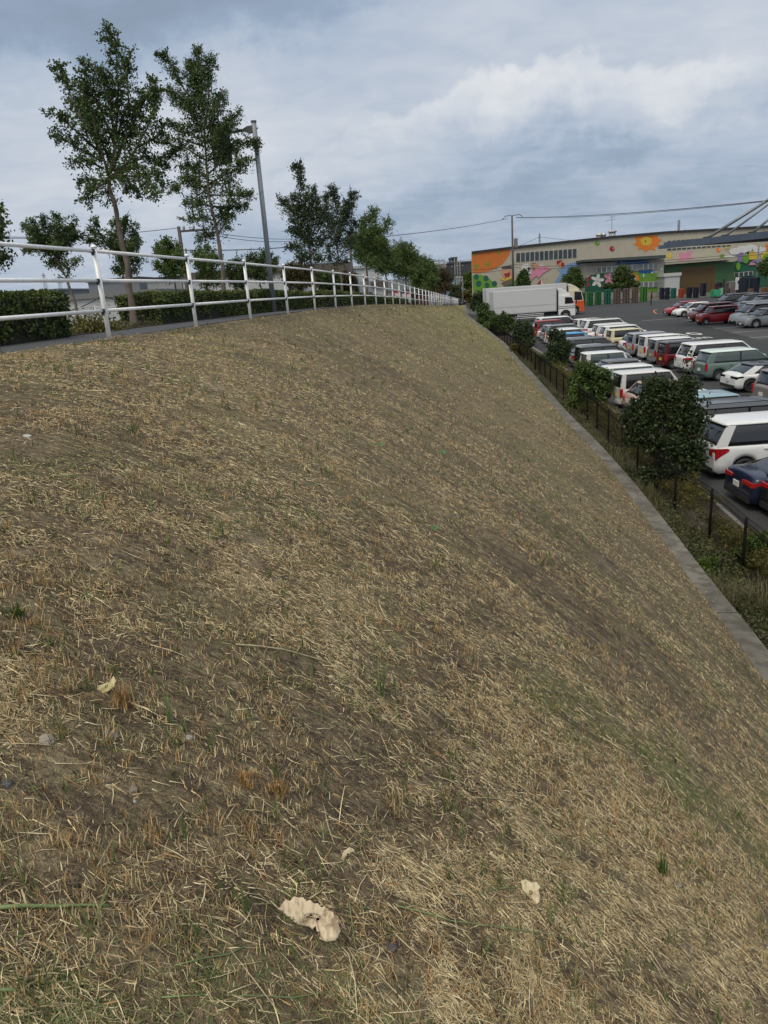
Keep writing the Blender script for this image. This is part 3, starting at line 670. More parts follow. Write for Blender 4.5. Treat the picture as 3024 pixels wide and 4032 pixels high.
KIND = dict(
 kei=dict(L=3.4, W=1.48, H=1.78, belt=1.0, top=[(0, .98), (.1, 1.0), (2.75, 1.0), (3.15, .95), (3.33, .86), (3.4, .66)], g=(.02, 2.93, .10, 2.35), r=.28, wx=(.50, 2.92), dp=.16, lamp='pillar'),
 boxy=dict(L=3.4, W=1.48, H=1.66, belt=1.02, top=[(0, .98), (.08, 1.02), (2.5, 1.02), (3.2, 1.0), (3.36, .92), (3.4, .66)], g=(.03, 2.62, .12, 2.3), r=.29, wx=(.50, 2.92), dp=.20, lamp='low'),
 hatch=dict(L=3.95, W=1.70, H=1.50, belt=.95, top=[(0, .66), (.05, .86), (.2, .96), (2.9, .94), (3.5, .86), (3.85, .72), (3.95, .52)], g=(.16, 3.1, .62, 2.25), r=.30, wx=(.68, 3.2), dp=.30, lamp='side'),
 coupe=dict(L=4.1, W=1.76, H=1.44, belt=.96, top=[(0, .66), (.04, .88), (.3, .99), (1.2, .97), (3.0, .93), (3.6, .85), (4.0, .70), (4.1, .5)], g=(.30, 3.2, 1.0, 2.25), r=.33, wx=(.78, 3.3), dp=.42, lamp='wide'),
 liftback=dict(L=4.65, W=1.80, H=1.42, belt=.94, top=[(0, .55), (.04, .84), (.12, .97), (.5, .98), (1.2, .96), (3.3, .92), (4.1, .82), (4.55, .68), (4.65, .48)], g=(.30, 3.6, 1.75, 2.75), r=.33, wx=(.95, 3.75), dp=.25, lamp='wide'),
 minivan=dict(L=4.85, W=1.84, H=1.88, belt=1.12, top=[(0, .9), (.06, 1.10), (.2, 1.13), (3.9, 1.10), (4.4, 1.05), (4.75, .92), (4.85, .62)], g=(.10, 4.25, .42, 3.35), r=.34, wx=(.95, 3.85), dp=.22, lamp='side'),
 wagonr=dict(L=4.2, W=1.70, H=1.74, belt=1.05, top=[(0, .9), (.06, 1.03), (.2, 1.06), (3.35, 1.03), (3.8, .96), (4.12, .82), (4.2, .56)], g=(.08, 3.65, .34, 2.75), r=.31, wx=(.75, 3.4), dp=.26, lamp='pillar'),
 suv=dict(L=4.4, W=1.80, H=1.60, belt=1.04, top=[(0, .74), (.05, .98), (.2, 1.05), (3.2, 1.04), (3.9, .98), (4.3, .86), (4.4, .6)], g=(.16, 3.45, .68, 2.6), r=.35, wx=(.85, 3.5), dp=.30, lamp='wide'))
_mc = {}
def car_body_mesh(k):
    d = KIND[k]; L, W, belt = d['L'], d['W'], d['belt']; r = d['r']; Ra = r*1.20
    xs = set([0, .03, .08, .16, L-.16, L-.08, L-.03, L]+list(np.linspace(.25, L-.25, 14)))
    for wx in d['wx']:
        for q in np.linspace(-1, 1, 13): xs.add(round(wx+Ra*math.sin(q*math.pi/2), 4))
        xs.add(wx-Ra-.003); xs.add(wx+Ra+.003)
    xs = sorted(x for x in xs if 0 <= x <= L); tx = [a for a, b in d['top']]; tz = [b for a, b in d['top']]
    V = []; NR = 16
    for x in xs:
        zt = float(np.interp(x, tx, tz)); zb = .20
        e0 = min(1, x/.16); e1 = min(1, (L-x)/.45)
        w = W/2*(.93+.07*math.sin(e0*math.pi/2))*(.84+.16*math.sin(e1*math.pi/2))
        zb += .10*(1-e0)+.04*(1-e1)
        for wx in d['wx']:
            if abs(x-wx) < Ra: zb = max(zb, r+math.sqrt(max(0, Ra*Ra-(x-wx)**2)))
        h = zt-zb
        half = [(0, zb), (.90*w, zb), (.985*w, zb+.06*h), (1.0*w, zb+.35*h), (1.0*w, zb+.62*h), (.985*w, zt-.10), (.955*w, zt-.02), (.88*w, zt+.004), (.5*w, zt+.03), (0, zt+.04)]
        ring = half+[(-y, z) for y, z in half[-2:0:-1]]
        V += [(x, y, z) for y, z in ring]
    n = len(xs); m = len(ring)
    F = [(i*m+j, (i+1)*m+j, (i+1)*m+(j+1) % m, i*m+(j+1) % m) for i in range(n-1) for j in range(m)]
    F += [tuple(range(m)), tuple((n-1)*m+j for j in range(m))[::-1]]
    me = bpy.data.meshes.new('body'); me.from_pydata(V, [], F); me.polygons.foreach_set('use_smooth', [True]*(len(F)-2)+[False]*2)
    bm = bmesh.new(); bm.from_mesh(me); bmesh.ops.recalc_face_normals(bm, faces=bm.faces); bm.to_mesh(me); bm.free(); return me
def side_y(d, z):
    w = d['W']/2; f = (z-d['belt'])/(d['H']-d['belt']); tap = .88 if d['H'] > 1.6 else .80
    return w*(.945+(tap-.945)*f)
def gx(d, z, front):
    f = (z-d['belt'])/(d['H']-.06-d['belt']); a, b, c, e = d['g']
    return (b+(e-b)*f) if front else (a+(c-a)*f)
def loft_rect(levels, round_=.08, n=3):
    V = []; m = 4*(n+1)
    for x0, x1, hy, z in levels:
        for (cx_, cy_, a0) in ((x1-round_, hy-round_, 0), (x0+round_, hy-round_, 90), (x0+round_, -hy+round_, 180), (x1-round_, -hy+round_, 270)):
            for k in range(n+1):
                a = R(a0+90*k/n); V.append((cx_+round_*math.cos(a), cy_+round_*math.sin(a), z))
    L = len(levels); F = [(i*m+j, i*m+(j+1) % m, (i+1)*m+(j+1) % m, (i+1)*m+j) for i in range(L-1) for j in range(m)]
    F += [tuple(range(m))[::-1], tuple((L-1)*m+j for j in range(m))]; return V, F
def part(name, me, m, root):
    o = bpy.data.objects.new(name, me); COL.objects.link(o); o.parent = root
    if not me.materials: me.materials.append(m)
    elif me.materials[0] is not m:
        o.material_slots[0].link = 'OBJECT'; o.material_slots[0].material = m
    return o
def hull(me):
    if len(me.polygons): return me
    bm = bmesh.new(); bm.from_mesh(me); bmesh.ops.convex_hull(bm, input=bm.verts); bm.to_mesh(me); bm.free(); return me
def cached(key, f):
    if key not in _mc: _mc[key] = f()
    return _mc[key]
def wheel_mesh(r):
    mb = MB(); n = 20; prof = [(-.09, r*.62), (-.10, r*.9), (-.06, r), (.06, r), (.10, r*.9), (.09, r*.62)]; V = []
    for k in range(n):
        a = 2*math.pi*k/n
        for y, q in prof: V.append((q*math.cos(a), y, q*math.sin(a)))
    p = len(prof); F = [(k*p+j, ((k+1) % n)*p+j, ((k+1) % n)*p+(j+1) % p, k*p+(j+1) % p) for k in range(n) for j in range(p)]
    mb.add(V, F); return mb.me('tyre', True)
def rim_mesh(r):
    mb = MB(); q = r*.62; mb.cyl((0, 0, 0), (0, 1, 0), q, .10, 20)
    for s in (-1, 1):
        for k in range(5):
            a = 2*math.pi*k/5; c, sn = math.cos(a), math.sin(a)
            mb.add([(q*.2*c-.03*sn, s*.055, q*.2*sn+.03*c), (q*.2*c+.03*sn, s*.055, q*.2*sn-.03*c), (q*.95*c+.022*sn, s*.075, q*.95*sn-.022*c), (q*.95*c-.022*sn, s*.075, q*.95*sn+.022*c),
                    (q*.2*c-.03*sn, s*.03, q*.2*sn+.03*c), (q*.2*c+.03*sn, s*.03, q*.2*sn-.03*c), (q*.95*c+.022*sn, s*.03, q*.95*sn-.022*c), (q*.95*c-.022*sn, s*.03, q*.95*sn+.022*c)],
                   [(0, 1, 2, 3), (7, 6, 5, 4), (0, 4, 5, 1), (1, 5, 6, 2), (2, 6, 7, 3), (3, 7, 4, 0)])
    return mb.me('rim')
def car(k, label, x_rear, y_c, col, roof=None, flip=False, rz=0, group=None, glass=None, plate=None, rails=False, name='parked_car', cat='car', rim=None):
    d = KIND[k]; L, W, H, belt, r = d['L'], d['W'], d['H'], d['belt'], d['r']
    pc = PA[col]; rc = PA[roof] if roof else pc; kei = k in ('kei', 'boxy')
    root = thing(name, label, cat, (x_rear, y_c, lotz(y_c)+.004), (math.pi if flip else 0)+rz, group)
    root.scale = (1, 1, .95) if flip else (.92, .91, .86)
    part('body', cached((k, 'body'), lambda: car_body_mesh(k)), pc, root)
    def glass_m():
        lv = [(gx(d, z, 0)+(0 if z > belt+.01 else .0), gx(d, z, 1), side_y(d, z), z) for z in (belt-.02, belt+.12, (belt+H)/2, H-.07)]
        v, f = loft_rect(lv, .10); mb = MB(); mb.add(v, f); return mb.me('windows', True)
    part('windows', cached((k, 'glass'), glass_m), glass or M_GLASS, root)
    def roof_m():
        z0 = H-.10; sp = .10 if d['H'] > 1.6 else .02
        a, b = gx(d, z0, 0)-sp, gx(d, z0, 1)+.03; hy = side_y(d, z0)+.012
        lv = [(a, b, hy, z0), (a-.01, b+.01, hy+.004, z0+.035), (a+.05, b-.10, hy-.05, H-.02), (a+.25, b-.45, hy-.22, H+.012), (a+.6, b-.9, hy-.45, H+.02)]
        v, f = loft_rect(lv, .16, 4); mb = MB(); mb.add(v, f); return mb.me('roof', True)
    part('roof', cached((k, 'roof'), roof_m), rc, root)
    def pil(xa, xb, xc, xd, s, th=.012):
        """side pillar: belt from xa..xb, roof from xc..xd"""
        z0, z1 = belt-.03, H-.085; ya, yb = side_y(d, z0), side_y(d, z1); mb = MB()
        o = [(xa, s*(ya-.03), z0), (xb, s*(ya-.03), z0), (xd, s*(yb-.03), z1), (xc, s*(yb-.03), z1)]; q = [(xa, s*(ya+th), z0), (xb, s*(ya+th), z0), (xd, s*(yb+th), z1), (xc, s*(yb+th), z1)]
        mb.add(o+q, [(0, 1, 2, 3), (7, 6, 5, 4), (0, 4, 5, 1), (1, 5, 6, 2), (2, 6, 7, 3), (3, 7, 4, 0)]); return mb.me('pillar')
    g0, g1, g2, g3 = d['g']; dp = d['dp']
    for s in (-1, 1):
        part('pillar', cached((k, 'A', s), lambda: pil(g1-.16, g1-.02, g3-.06, g3+.02, s)), pc, root)
        part('pillar', cached((k, 'D', s), lambda: pil(g0-.01, g0+dp*1.25, g2-.01, g2+dp, s)), pc, root)
        xb_ = g0+(g1-g0)*.50
        part('pillar', cached((k, 'B', s), lambda: pil(xb_, xb_+.09, xb_-.02, xb_+.07, s)), M_PLAST if k != 'minivan' else M_GLASS, root)
        def dr():    # corner post seen from behind
            z0, z1 = belt-.03, H-.085; mb = MB(); ya, yb = side_y(d, z0), side_y(d, z1)
            mb.add([(g0-.014, s*(ya-.14), z0), (g0-.014, s*(ya+.0), z0), (g2-.014, s*(yb+.0), z1), (g2-.014, s*(yb-.11), z1), (g0+.06, s*(ya-.14), z0), (g0+.06, s*(ya+.0), z0), (g2+.06, s*(yb+.0), z1), (g2+.06, s*(yb-.11), z1)],
                   [(0, 1, 2, 3), (7, 6, 5, 4), (0, 4, 5, 1), (1, 5, 6, 2), (2, 6, 7, 3), (3, 7, 4, 0)]); return mb.me('corner_post')
        part('corner_post', cached((k, 'R', s), dr), pc, root)
        def tl():
            mb = MB(); w2 = W/2
            if d['lamp'] == 'pillar': mb.box((-.022, w2*.85, belt-.42), (.09, w2*.99, belt+.0))
            elif d['lamp'] == 'low': mb.box((-.02, w2*.68, .62), (.06, w2*.96, .80))
            elif d['lamp'] == 'side':
                mb.add([(-.025, w2*.60, belt-.12), (-.025, w2*.60, belt-.32), (.03, w2*1.0, belt-.42), (.44, w2*1.02, belt-.12), (.38, w2*1.02, belt-.06), (.03, w2*1.0, belt-.05), (.12, w2*.5, belt-.2)],
                       [])
            else:
                z = belt-.10
                mb.add([(-.02, w2*.35, z), (-.02, w2*.35, z-.09), (.01, w2*.97, z-.14), (.40, w2*1.015, z-.05), (.34, w2*1.015, z+.01), (.02, w2*.98, z+.0), (.12, w2*.5, z-.05)],
                       [])
            me = hull(mb.me('tail_light'))
            if s < 0:
                for v_ in me.vertices: v_.co.y *= -1
                me.flip_normals()
            return me
        part('tail_light', cached((k, 'T', s), tl), M_RED if k != 'coupe' else M_GLASS, root)
        def hl():
            mb = MB(); w2 = W/2; zc_ = float(np.interp(L-.2, [a for a, b in d['top']], [b for a, b in d['top']]))
            if kei:
                mb.cyl((L-.10, w2*.66, zc_-.16), (1, .25, 0), .125, .14, 18)
            else:
                mb.add([(L-.10, w2*.50, zc_-.10), (L-.10, w2*.50, zc_-.20), (L-.22, w2*.86, zc_-.18), (L-.62, w2*1.0, zc_-.02), (L-.50, w2*.97, zc_+.02), (L-.20, w2*.84, zc_-.06), (L-.4, w2*.5, zc_-.1)],
                       [])
            me = mb.me('headlight', True) if kei else hull(mb.me('headlight'))
            if s < 0:
                for v_ in me.vertices: v_.co.y *= -1
                me.flip_normals()
            return me
        part('headlight', cached((k, 'H', s), hl), M_LAMP, root)
        def mir():
            mb = MB(); x = g1-.22; v, f = loft_rect([(x-.10, x+.10, .07, belt+.02), (x-.12, x+.11, .10, belt+.09), (x-.10, x+.08, .09, belt+.17)], .05, 2)
            mb.add([(a, b+s*(W/2+.10), c) for a, b, c in v], f); mb.box((x-.02, min(s*(W/2-.06), s*(W/2+.06)), belt+.04), (x+.03, max(s*(W/2-.06), s*(W/2+.06)), belt+.08)); return mb.me('mirror', True)
        part('mirror', cached((k, 'M', s), mir), pc, root)
        for wx in d['wx']:
            w_ = bpy.data.objects.new('wheel', cached((k, 'tyre'), lambda: wheel_mesh(r))); COL.objects.link(w_); w_.parent = root; w_.location = (wx, s*(W/2-.10), r)
            if not w_.data.materials: w_.data.materials.append(M_TYRE)
            q = part('rim', cached((k, 'rim'), lambda: rim_mesh(r)), rim or M_RIM, w_)
        if rails:
            def rr():
                mb = MB(); y = s*(side_y(d, H)-.14); mb.tube([(g2+.3, y, H-.03), (g2+.4, y, H+.05), (g3-.5, y, H+.05), (g3-.35, y, H-.03)], .02, 6); return mb.me('roof_rail', True)
            part('roof_rail', cached((k, 'rr', s), rr), M_PLAST, root)
        for q in (.36, .66):
            def dh():
                mb = MB(); x = g0+(g1-g0)*q; z = belt-.14; mb.box((x-.09, min(s*(W/2-.01), s*(W/2+.025)), z-.018), (x+.09, max(s*(W/2-.01), s*(W/2+.025)), z+.018)); return mb.me('door_handle')
            part('door_handle', cached((k, 'dh', s, q), dh), pc, root)
    def bump():
        mb = MB(); w2 = W/2*.90; mb.box((-.035, -w2, .24), (.2, w2, .38)); mb.box((L-.20, -w2*.80, .24), (L+.02, w2*.80, .42)); return mb.me('bumper')
    def bump1(a, b, w2):
        mb = MB(); mb.box((a, -w2, .24), (b, w2, .40)); return mb.me('bumper')
    part('bumper', cached((k, 'b1'), lambda: bump1(-.03, .2, W/2*.88)), M_PLAST if k != 'kei' else pc, root)
    part('bumper', cached((k, 'b2'), lambda: bump1(L-.2, L+.01, W/2*.70)), M_PLAST, root)
    def pl():
        mb = MB(); mb.box((-.05, -.165, .56), (-.02, .165, .725)); return mb.me('number_plate')
    def pl2():
        mb = MB(); mb.box((L+.012, -.165, .32), (L+.03, .165, .485)); return mb.me('number_plate')
    pm_ = M_PLY if kei else M_PLW
    part('number_plate', cached(('pl', k in ('x',)), pl), plate or pm_, root); part('number_plate', cached((k, 'pl2'), pl2), plate or pm_, root)
    def wip():
        mb = MB(); z = belt+.05; mb.tube([(gx(d, z, 0)-.02, 0, z), (gx(d, z+.05, 0)-.03, .34, z+.10)], .010, 5); return mb.me('wiper')
    part('wiper', cached((k, 'wp'), wip), M_PLAST, root)
    return root
GA = 'cars parked tail-in along the fence'; GB = 'cars parked in the middle rows'; GC = 'cars parked nose-out on the far side of the aisle'
def XA(y): return 9.05+(y-19.3)*.118
def XB(y): return 16.3+(y-34)*.05
rowA = [('suv', 16.75, 'black', None, 'black car nearest the camera, cut off at the right edge beside the blue one'),
 ('liftback', 18.75, 'navy', None, 'dark blue fastback car beside the white minivan'),
 ('minivan', 21.75, 'white', None, 'large white minivan with triangular red tail lights behind the biggest bush'),
 ('minivan', 24.3, 'lgrey', 'grey', 'dark grey roofed van directly behind the nearest white minivan'),
 ('wagonr', 26.9, 'ice', None, 'pale blue metallic car behind the grey roofed van'),
 ('liftback', 29.6, 'white', None, 'white low car with long sloping windscreen beside the pale blue one'),
 ('hatch', 32.0, 'pink', None, 'beige-pink car mostly hidden by the biggest bush'),
 ('kei', 34.3, 'pearl', None, 'pearl white small van whose tail shows over the biggest bush on its left'),
 ('boxy', 36.7, 'mist', 'white', 'pale blue box car with a white roof'),
 ('hatch', 39.2, 'grey', 'grey', 'dark grey domed car behind the pale blue box car'),
 ('boxy', 41.7, 'white', None, 'white boxy car with long black side window, next to the grey domed car'),
 ('kei', 44.2, 'black', 'grey', 'black small van between two white cars near the middle bushes'),
 ('hatch', 46.8, 'silver', 'white', 'silver-white small hatchback with round rear lamp above the fence'),
 ('wagonr', 50.2, 'grey', 'grey', 'dark grey wagon behind the silver hatchback'),
 ('hatch', 52.8, 'white', None, 'white car whose roof shows behind the dark grey wagon'),
 ('boxy', 55.6, 'sky', None, 'bright sky-blue car in the row by the fence'),
 ('kei', 58.9, 'silver', 'white', 'silver small van half behind a dark bush, beside the sky-blue car'),
 ('suv', 61.8, 'white', 'white', 'white sport utility car behind the silver small van'),
 ('wagonr', 65.0, 'lgrey', 'lgrey', 'light grey car with roof rails in the row by the fence'),
 ('hatch', 68.0, 'white', None, 'white hatchback behind the grey car with roof rails'),
 ('kei', 70.6, 'red', None, 'red small car with only its tail showing between bushes'),
 ('minivan', 73.4, 'white', None, 'white van nearest the parked trucks')]
for i, (k, y, c, rf, lab) in enumerate(rowA):
    y = [16.4, 18.0, 20.9, 23.4, 25.9, 28.5, 30.6, 32.4, 35.3, 38.6, 41.6, 44.2, 46.9, 49.6, 52.2, 55.0, 57.6, 60.2, 63.0, 65.8, 68.4, 71.2][i]
    car(k, lab, XA(y)+({0: .45, 1: .1}.get(i, random.uniform(-.1, .15))), y, c, rf, group=GA, rz=R({0: 0, 1: -3}.get(i, random.uniform(-1.2, 1.2))), rails=(i in (3, 18)), glass=M_GLASS2 if i in (4, 8, 10) else None)
rowB = [('wagonr', 31.9, 'warm', None, 'grey-brown car at the right edge with bright red tail lamp'),
 ('coupe', 35.9, 'white', 'darkroof', 'white crossover with black roof seen from the side'),
 ('wagonr', 39.4, 'teal', 'roofmint', 'green wagon with a pale mint roof'),
 ('minivan', 42.6, 'white', None, 'tall white van with clear vertical tail lamps left of the green wagon'),
 ('kei', 45.4, 'darkred', 'darkroof', 'dark red small van with a black roof'),
 ('kei', 47.8, 'lgrey', 'white', 'grey small van with white roof, next to the dark red one'),
 ('kei', 50.1, 'pearl', 'white', 'white small van with tall red tail lamps in front of the lot lettering'),
 ('kei', 52.4, 'silver', None, 'silver small van with narrow red tail lamps'),
 ('hatch', 54.8, 'white', 'darkroof', 'white small car with black roof beside the cream box car'),
 ('boxy', 57.4, 'cream', None, 'cream coloured box car in the middle row'),
 ('wagonr', 60.0, 'white', None, 'white rounded wagon behind the cream box car'),
 ('wagonr', 62.6, 'pearl', None, 'off-white wagon second behind the cream box car'),
 ('minivan', 65.6, 'white', None, 'long white van with dark side windows in the middle row'),
 ('kei', 68.2, 'pearl', None, 'white small van next to the red one at the end of the middle row'),
 ('hatch', 70.8, 'red', None, 'red car at the far end of the middle row')]
for i, (k, y, c, rf, lab) in enumerate(rowB):
    y = [30.0, 34.3, 38.1, 40.9, 43.4, 45.6, 47.9, 50.1, 52.5, 55.2, 57.8, 60.1, 64.0, 66.9, 70.0][i]
    car(k, lab, XB(y)+random.uniform(-.15, .15)+{0: -.4, 1: .1, 2: .2}.get(i, 0), y, c, rf, group=GB, rz=R(random.uniform(-1.2, 1.2)), glass=M_GLASS2 if i in (2,) else None, rails=(i == 12), rim=M_RIMD if i in (1, 7) else None)
def Z4(x, y): return 2324+x/2.37, 1150+y/2.37
rowC = [('hatch', (728, 208), 'red', 'red hatchback leftmost in the row facing left'),
 ('hatch', (812, 222), 'white', 'white compact with its nose just right of the red hatchback'),
 ('wagonr', (955, 262), 'darkred', 'dark maroon car between the white compact and the bright red small car'),
 ('boxy', (1035, 290), 'red', 'bright red box car with round headlights and silver wheel'),
 ('minivan', (1318, 270), 'pearl', 'white van with its lower grille showing, right of the bright red box car'),
 ('minivan', (1372, 292), 'white', 'white minivan with large black grille'),
 ('suv', (1450, 322), 'lgrey', 'light grey sport utility car with black arches at the right edge')]
for k, p, c, lab in rowC:
    P0 = at_lot(*Z4(*p), .2); d_ = KIND[k]
    car(k, lab, P0.x+d_['L'], P0.y+d_['W']/2, c, None, flip=True, group=GC)
for (px, py, k, lab) in ((1185, 96, 'minivan', 'black van with gleaming roof edge, first of three behind the facing row'), (1370, 100, 'minivan', 'black van second of three behind the facing row'), (1490, 118, 'minivan', 'black van rightmost of three behind the facing row')):
    P0 = at_lot(*Z4(px, py), 1.0); car(k, lab, P0.x+4.9, P0.y+.9, 'black', None, flip=True, group=GC)
# small dark car up on the road beyond the end of the bank
rt = car('boxy', 'small dark four-wheel-drive on the road at the end of the railing', 0, 0, 'black', 'darkroof', name='parked_car')
b_ = at_Y(1815, 1210, 128); rt.location = (b_.x, 128, b_.z); rt.rotation_euler = (0, 0, math.pi)

# ------------------------------------------------------------------ trucks
def truck(label, px0, px1, Y, H, cabcol, cab2=None, two=False, cab_h=2.75):
    x0 = at_Y(px0, 1230, Y).x; x1 = at_Y(px1, 1230, Y).x; z = lotz(Y); L = x1-x0; W = 2.45
    root = thing('truck', label, 'truck', (x0, Y+W/2, z)); mw = PA['white']; mp = mat('truck_panel', (.56, .58, .58), .45, .1, var=.05, scale=1.5, streak=(1, 1, 6))
    cl = 2.0; bl = L-cl-.25; zb = 1.05
    mb = MB(); mb.box((0, -W/2, zb), (bl, W/2, H)); mb.build('cargo_box', mp, root, bevel=.03)
    for (a, b, c) in ((H-.10, H+.02, .012), (zb-.02, zb+.10, .012), (zb+.78, zb+.84, .006)):
        mb = MB(); mb.box((-.02, -W/2-c, a), (bl+.02, -W/2+.02, b)); mb.build('side_rail', mw if a > 2 else mat('alu', (.45, .46, .47), .4, .6), root)
    for xx in (0, bl-.06):
        mb = MB(); mb.box((xx-.02, -W/2-.018, zb), (xx+.08, -W/2+.02, H)); mb.build('corner_rail', mat('alu', (.45, .46, .47), .4, .6), root)
    mb = MB(); mb.box((.2, -.5, .62), (L-.6, .5, zb-.03)); mb.build('chassis', M_PLAST, root)
    for zz in (.48, .68, .86):
        mb = MB(); mb.box((2.9, -W/2, zz), (bl-1.5, -W/2+.04, zz+.07)); mb.build('side_guard', mw, root)
    # cab
    cx0, cx1 = L-cl, L; mb = MB()
    prof = [(cx0, .55), (cx0, cab_h), (cx1-.75, cab_h+.02), (cx1-.32, cab_h-.25), (cx1-.06, 1.75), (cx1, 1.3), (cx1, .40), (cx1-.55, .40), (cx1-.62, .85), (cx1-.95, 1.08), (cx1-1.35, 1.08), (cx1-1.70, .8), (cx1-1.75, .55)]
    mb.prism([(a, -W/2+.03, b) for a, b in prof], (0, 0, 0), (0, W-.06, 0)); mb.build('cab', PA[cabcol], root, bevel=.05)
    if cab2:
        pr = [(cx0-.01, .75), (cx0-.01, 1.72), (cx1-.10, 1.72), (cx1+.02, 1.3), (cx1+.02, .36), (cx1-.50, .36), (cx1-.60, .85), (cx1-.95, 1.10), (cx1-1.35, 1.10), (cx1-1.72, .8), (cx1-1.72, .75)]
        mb = MB(); mb.prism([(a, -W/2, b) for a, b in pr], (0, 0, 0), (0, W, 0)); mb.build('cab_lower', PA[cab2], root, bevel=.04)
    else:
        for zz in (1.28, 1.48):
            mb = MB(); mb.box((cx0, -W/2+.015, zz), (cx1-.05, -W/2+.04, zz+.06)); mb.build('stripe', M_PLAST, root)
    mb = MB(); mb.prism([(cx0+.75, -W/2+.012, 1.80), (cx1-.20, -W/2+.012, 1.80), (cx1-.42, -W/2+.012, cab_h-.25), (cx0+.75, -W/2+.012, cab_h-.2)], (0, 0, 0), (0, .03, 0)); mb.build('window', M_GLASS, root)
    mb = MB(); mb.prism([(cx1-.075, -W/2+.15, 1.78), (cx1-.075, W/2-.15, 1.78), (cx1-.31, W/2-.2, cab_h-.24), (cx1-.31, -W/2+.2, cab_h-.24)], (0, 0, 0), (.03, 0, .01)); mb.build('windscreen', M_GLASS, root)
    mb = MB(); mb.prism([(cx0-.02, -W/2+.25, cab_h), (cx0+.02, -W/2+.25, H-.1), (cx0+.4, -W/2+.25, H-.18), (cx0+1.0, -W/2+.25, H-.5), (cx0+1.55, -W/2+.25, cab_h)], (0, 0, 0), (0, W-.5, 0)); mb.build('wind_deflector', PA['ivory'] if cab2 else mw, root, bevel=.05)
    mb = MB(); mb.box((cx0-.22, -W/2+.1, .9), (cx0-.03, W/2-.1, H-.35)); mb.build('gap_unit', M_PLAST, root)
    for s in (-1, 1):
        mb = MB(); mb.box((cx1+.02, s*(W/2+.05)-.06, 1.7), (cx1+.14, s*(W/2+.05)+.06, 2.25)); mb.tube([(cx1-.15, s*(W/2-.05), 2.3), (cx1+.06, s*(W/2+.05), 2.3), (cx1+.06, s*(W/2+.05), 2.1)], .02, 6); mb.build('mirror', M_PLAST, root)
        mb = MB(); mb.box((cx1-.02, s*W/2*.62-.2, .62), (cx1+.03, s*W/2*.62+.2, .85)); mb.build('headlight', M_LAMP, root)
    for wx in ([cx1-1.15, 1.6, 2.75] if not two else [cx1-1.15, 1.5, 2.6]):
        for s in (-1, 1):
            w_ = bpy.data.objects.new('wheel', cached(('tw',), lambda: wheel_mesh(.49))); COL.objects.link(w_); w_.parent = root; w_.location = (wx, s*(W/2-.16), .49); w_.scale = (1, 1.4, 1)
            if not w_.data.materials: w_.data.materials.append(M_TYRE)
            part('rim', cached(('twr',), lambda: rim_mesh(.46)), M_RIM, w_)
    mb = MB(); mb.box((cx1+.0, -.25, .5), (cx1+.04, .25, .68)); mb.build('number_plate', mat('plate_green', (.1, .3, .15), .5), root)
    return root
truck('white box truck parked in front of the other truck, white cab with dark stripes', 1940, 2266, 90.0, 3.72, 'white')
truck('longer box truck behind, with cream and orange cab', 1914, 2300, 97.5, 3.98, 'ivory', 'orange', True, 3.05)
#@@PART4
# ------------------------------------------------------------------ lot markings
M_LINE = mat('road_paint', (.48, .49, .49), .8, var=.35, scale=2.5); M_LINEO = mat('road_paint_orange', (.45, .17, .06), .8, var=.3, scale=3)
def lotv(x, y, dz=.006): return Vector((x, y, lotz(y)+dz))
def line_px(a, b, wd=.12, m=None, ext=0):
    p, q = at_lot(*a), at_lot(*b); d = (q-p).normalized(); q = q+d*ext; n = Vector((-d.y, d.x, 0))*wd/2
    mb = MB(); mb.add([lotv(*(p-n).xy), lotv(*(p+n).xy), lotv(*(q+n).xy), lotv(*(q-n).xy)], [(0, 3, 2, 1)])
    o = mb.build('bay_line', m or M_LINE); o['kind'] = 'structure'; return o
for a, b, e in (((1020, 300), (1480, 265), 3), ((1160, 340), (1480, 318), 3), ((1310, 380), (1659, 355), 3), ((1490, 428), (1659, 415), 4), ((900, 270), (1010, 262), 2)):
    line_px(Z4(*a), Z4(*b), ext=e)
def Z2(x, y): return 2324+x/2.37, 800+y/2.37
line_px(Z2(478, 1100), Z2(860, 1068), .14)
ar = [Z2(625, 990), Z2(598, 1000), Z2(592, 1012), Z2(605, 1024), Z2(628, 1032)]
for a, b in zip(ar, ar[1:]): line_px(a, b, .18, M_LINEO)
# paler worn asphalt of the bays on the right
mb = MB(); e0 = at_lot(2700, 1260); pts = [(31.8, 77), (28.0, 54.5), (75, 54.0), (78, 77)]
mb.add([lotv(x, y, .003) for x, y in pts], [(0, 1, 2, 3)]); o = mb.build('parking_bay', asphalt('asphalt_worn', (.07, .072, .075))); o['kind'] = 'structure'
def text_mesh(s, name, m, size):
    c = bpy.data.curves.new(name, 'FONT'); c.body = s; c.size = size; c.align_x = 'CENTER'; c.align_y = 'CENTER'; c.offset = size*.012
    tmp = bpy.data.objects.new('tmp', c); COL.objects.link(tmp); dg = bpy.context.evaluated_depsgraph_get()
    me = bpy.data.meshes.new_from_object(tmp.evaluated_get(dg)); bpy.data.objects.remove(tmp); me.materials.clear(); me.materials.append(m); return me
for s, px, w_, h_ in (('10', Z4(920, 394), 1.0, 2.4), ('km', Z4(1012, 428), .8, 1.6)):
    p = at_lot(*px); o = bpy.data.objects.new('painted_text', text_mesh(s, 'painted_text', mat('road_paint_white', (.62, .63, .63), .8, var=.15), 1.0)); COL.objects.link(o)
    o.location = lotv(p.x, p.y, .008); d = o.dimensions; o.scale = ((1.55 if s == '10' else 1.7)/max(d.x, .01), h_/max(d.y, .01), 1); o.rotation_euler = (math.atan(.012), 0, 0); o['kind'] = 'structure'

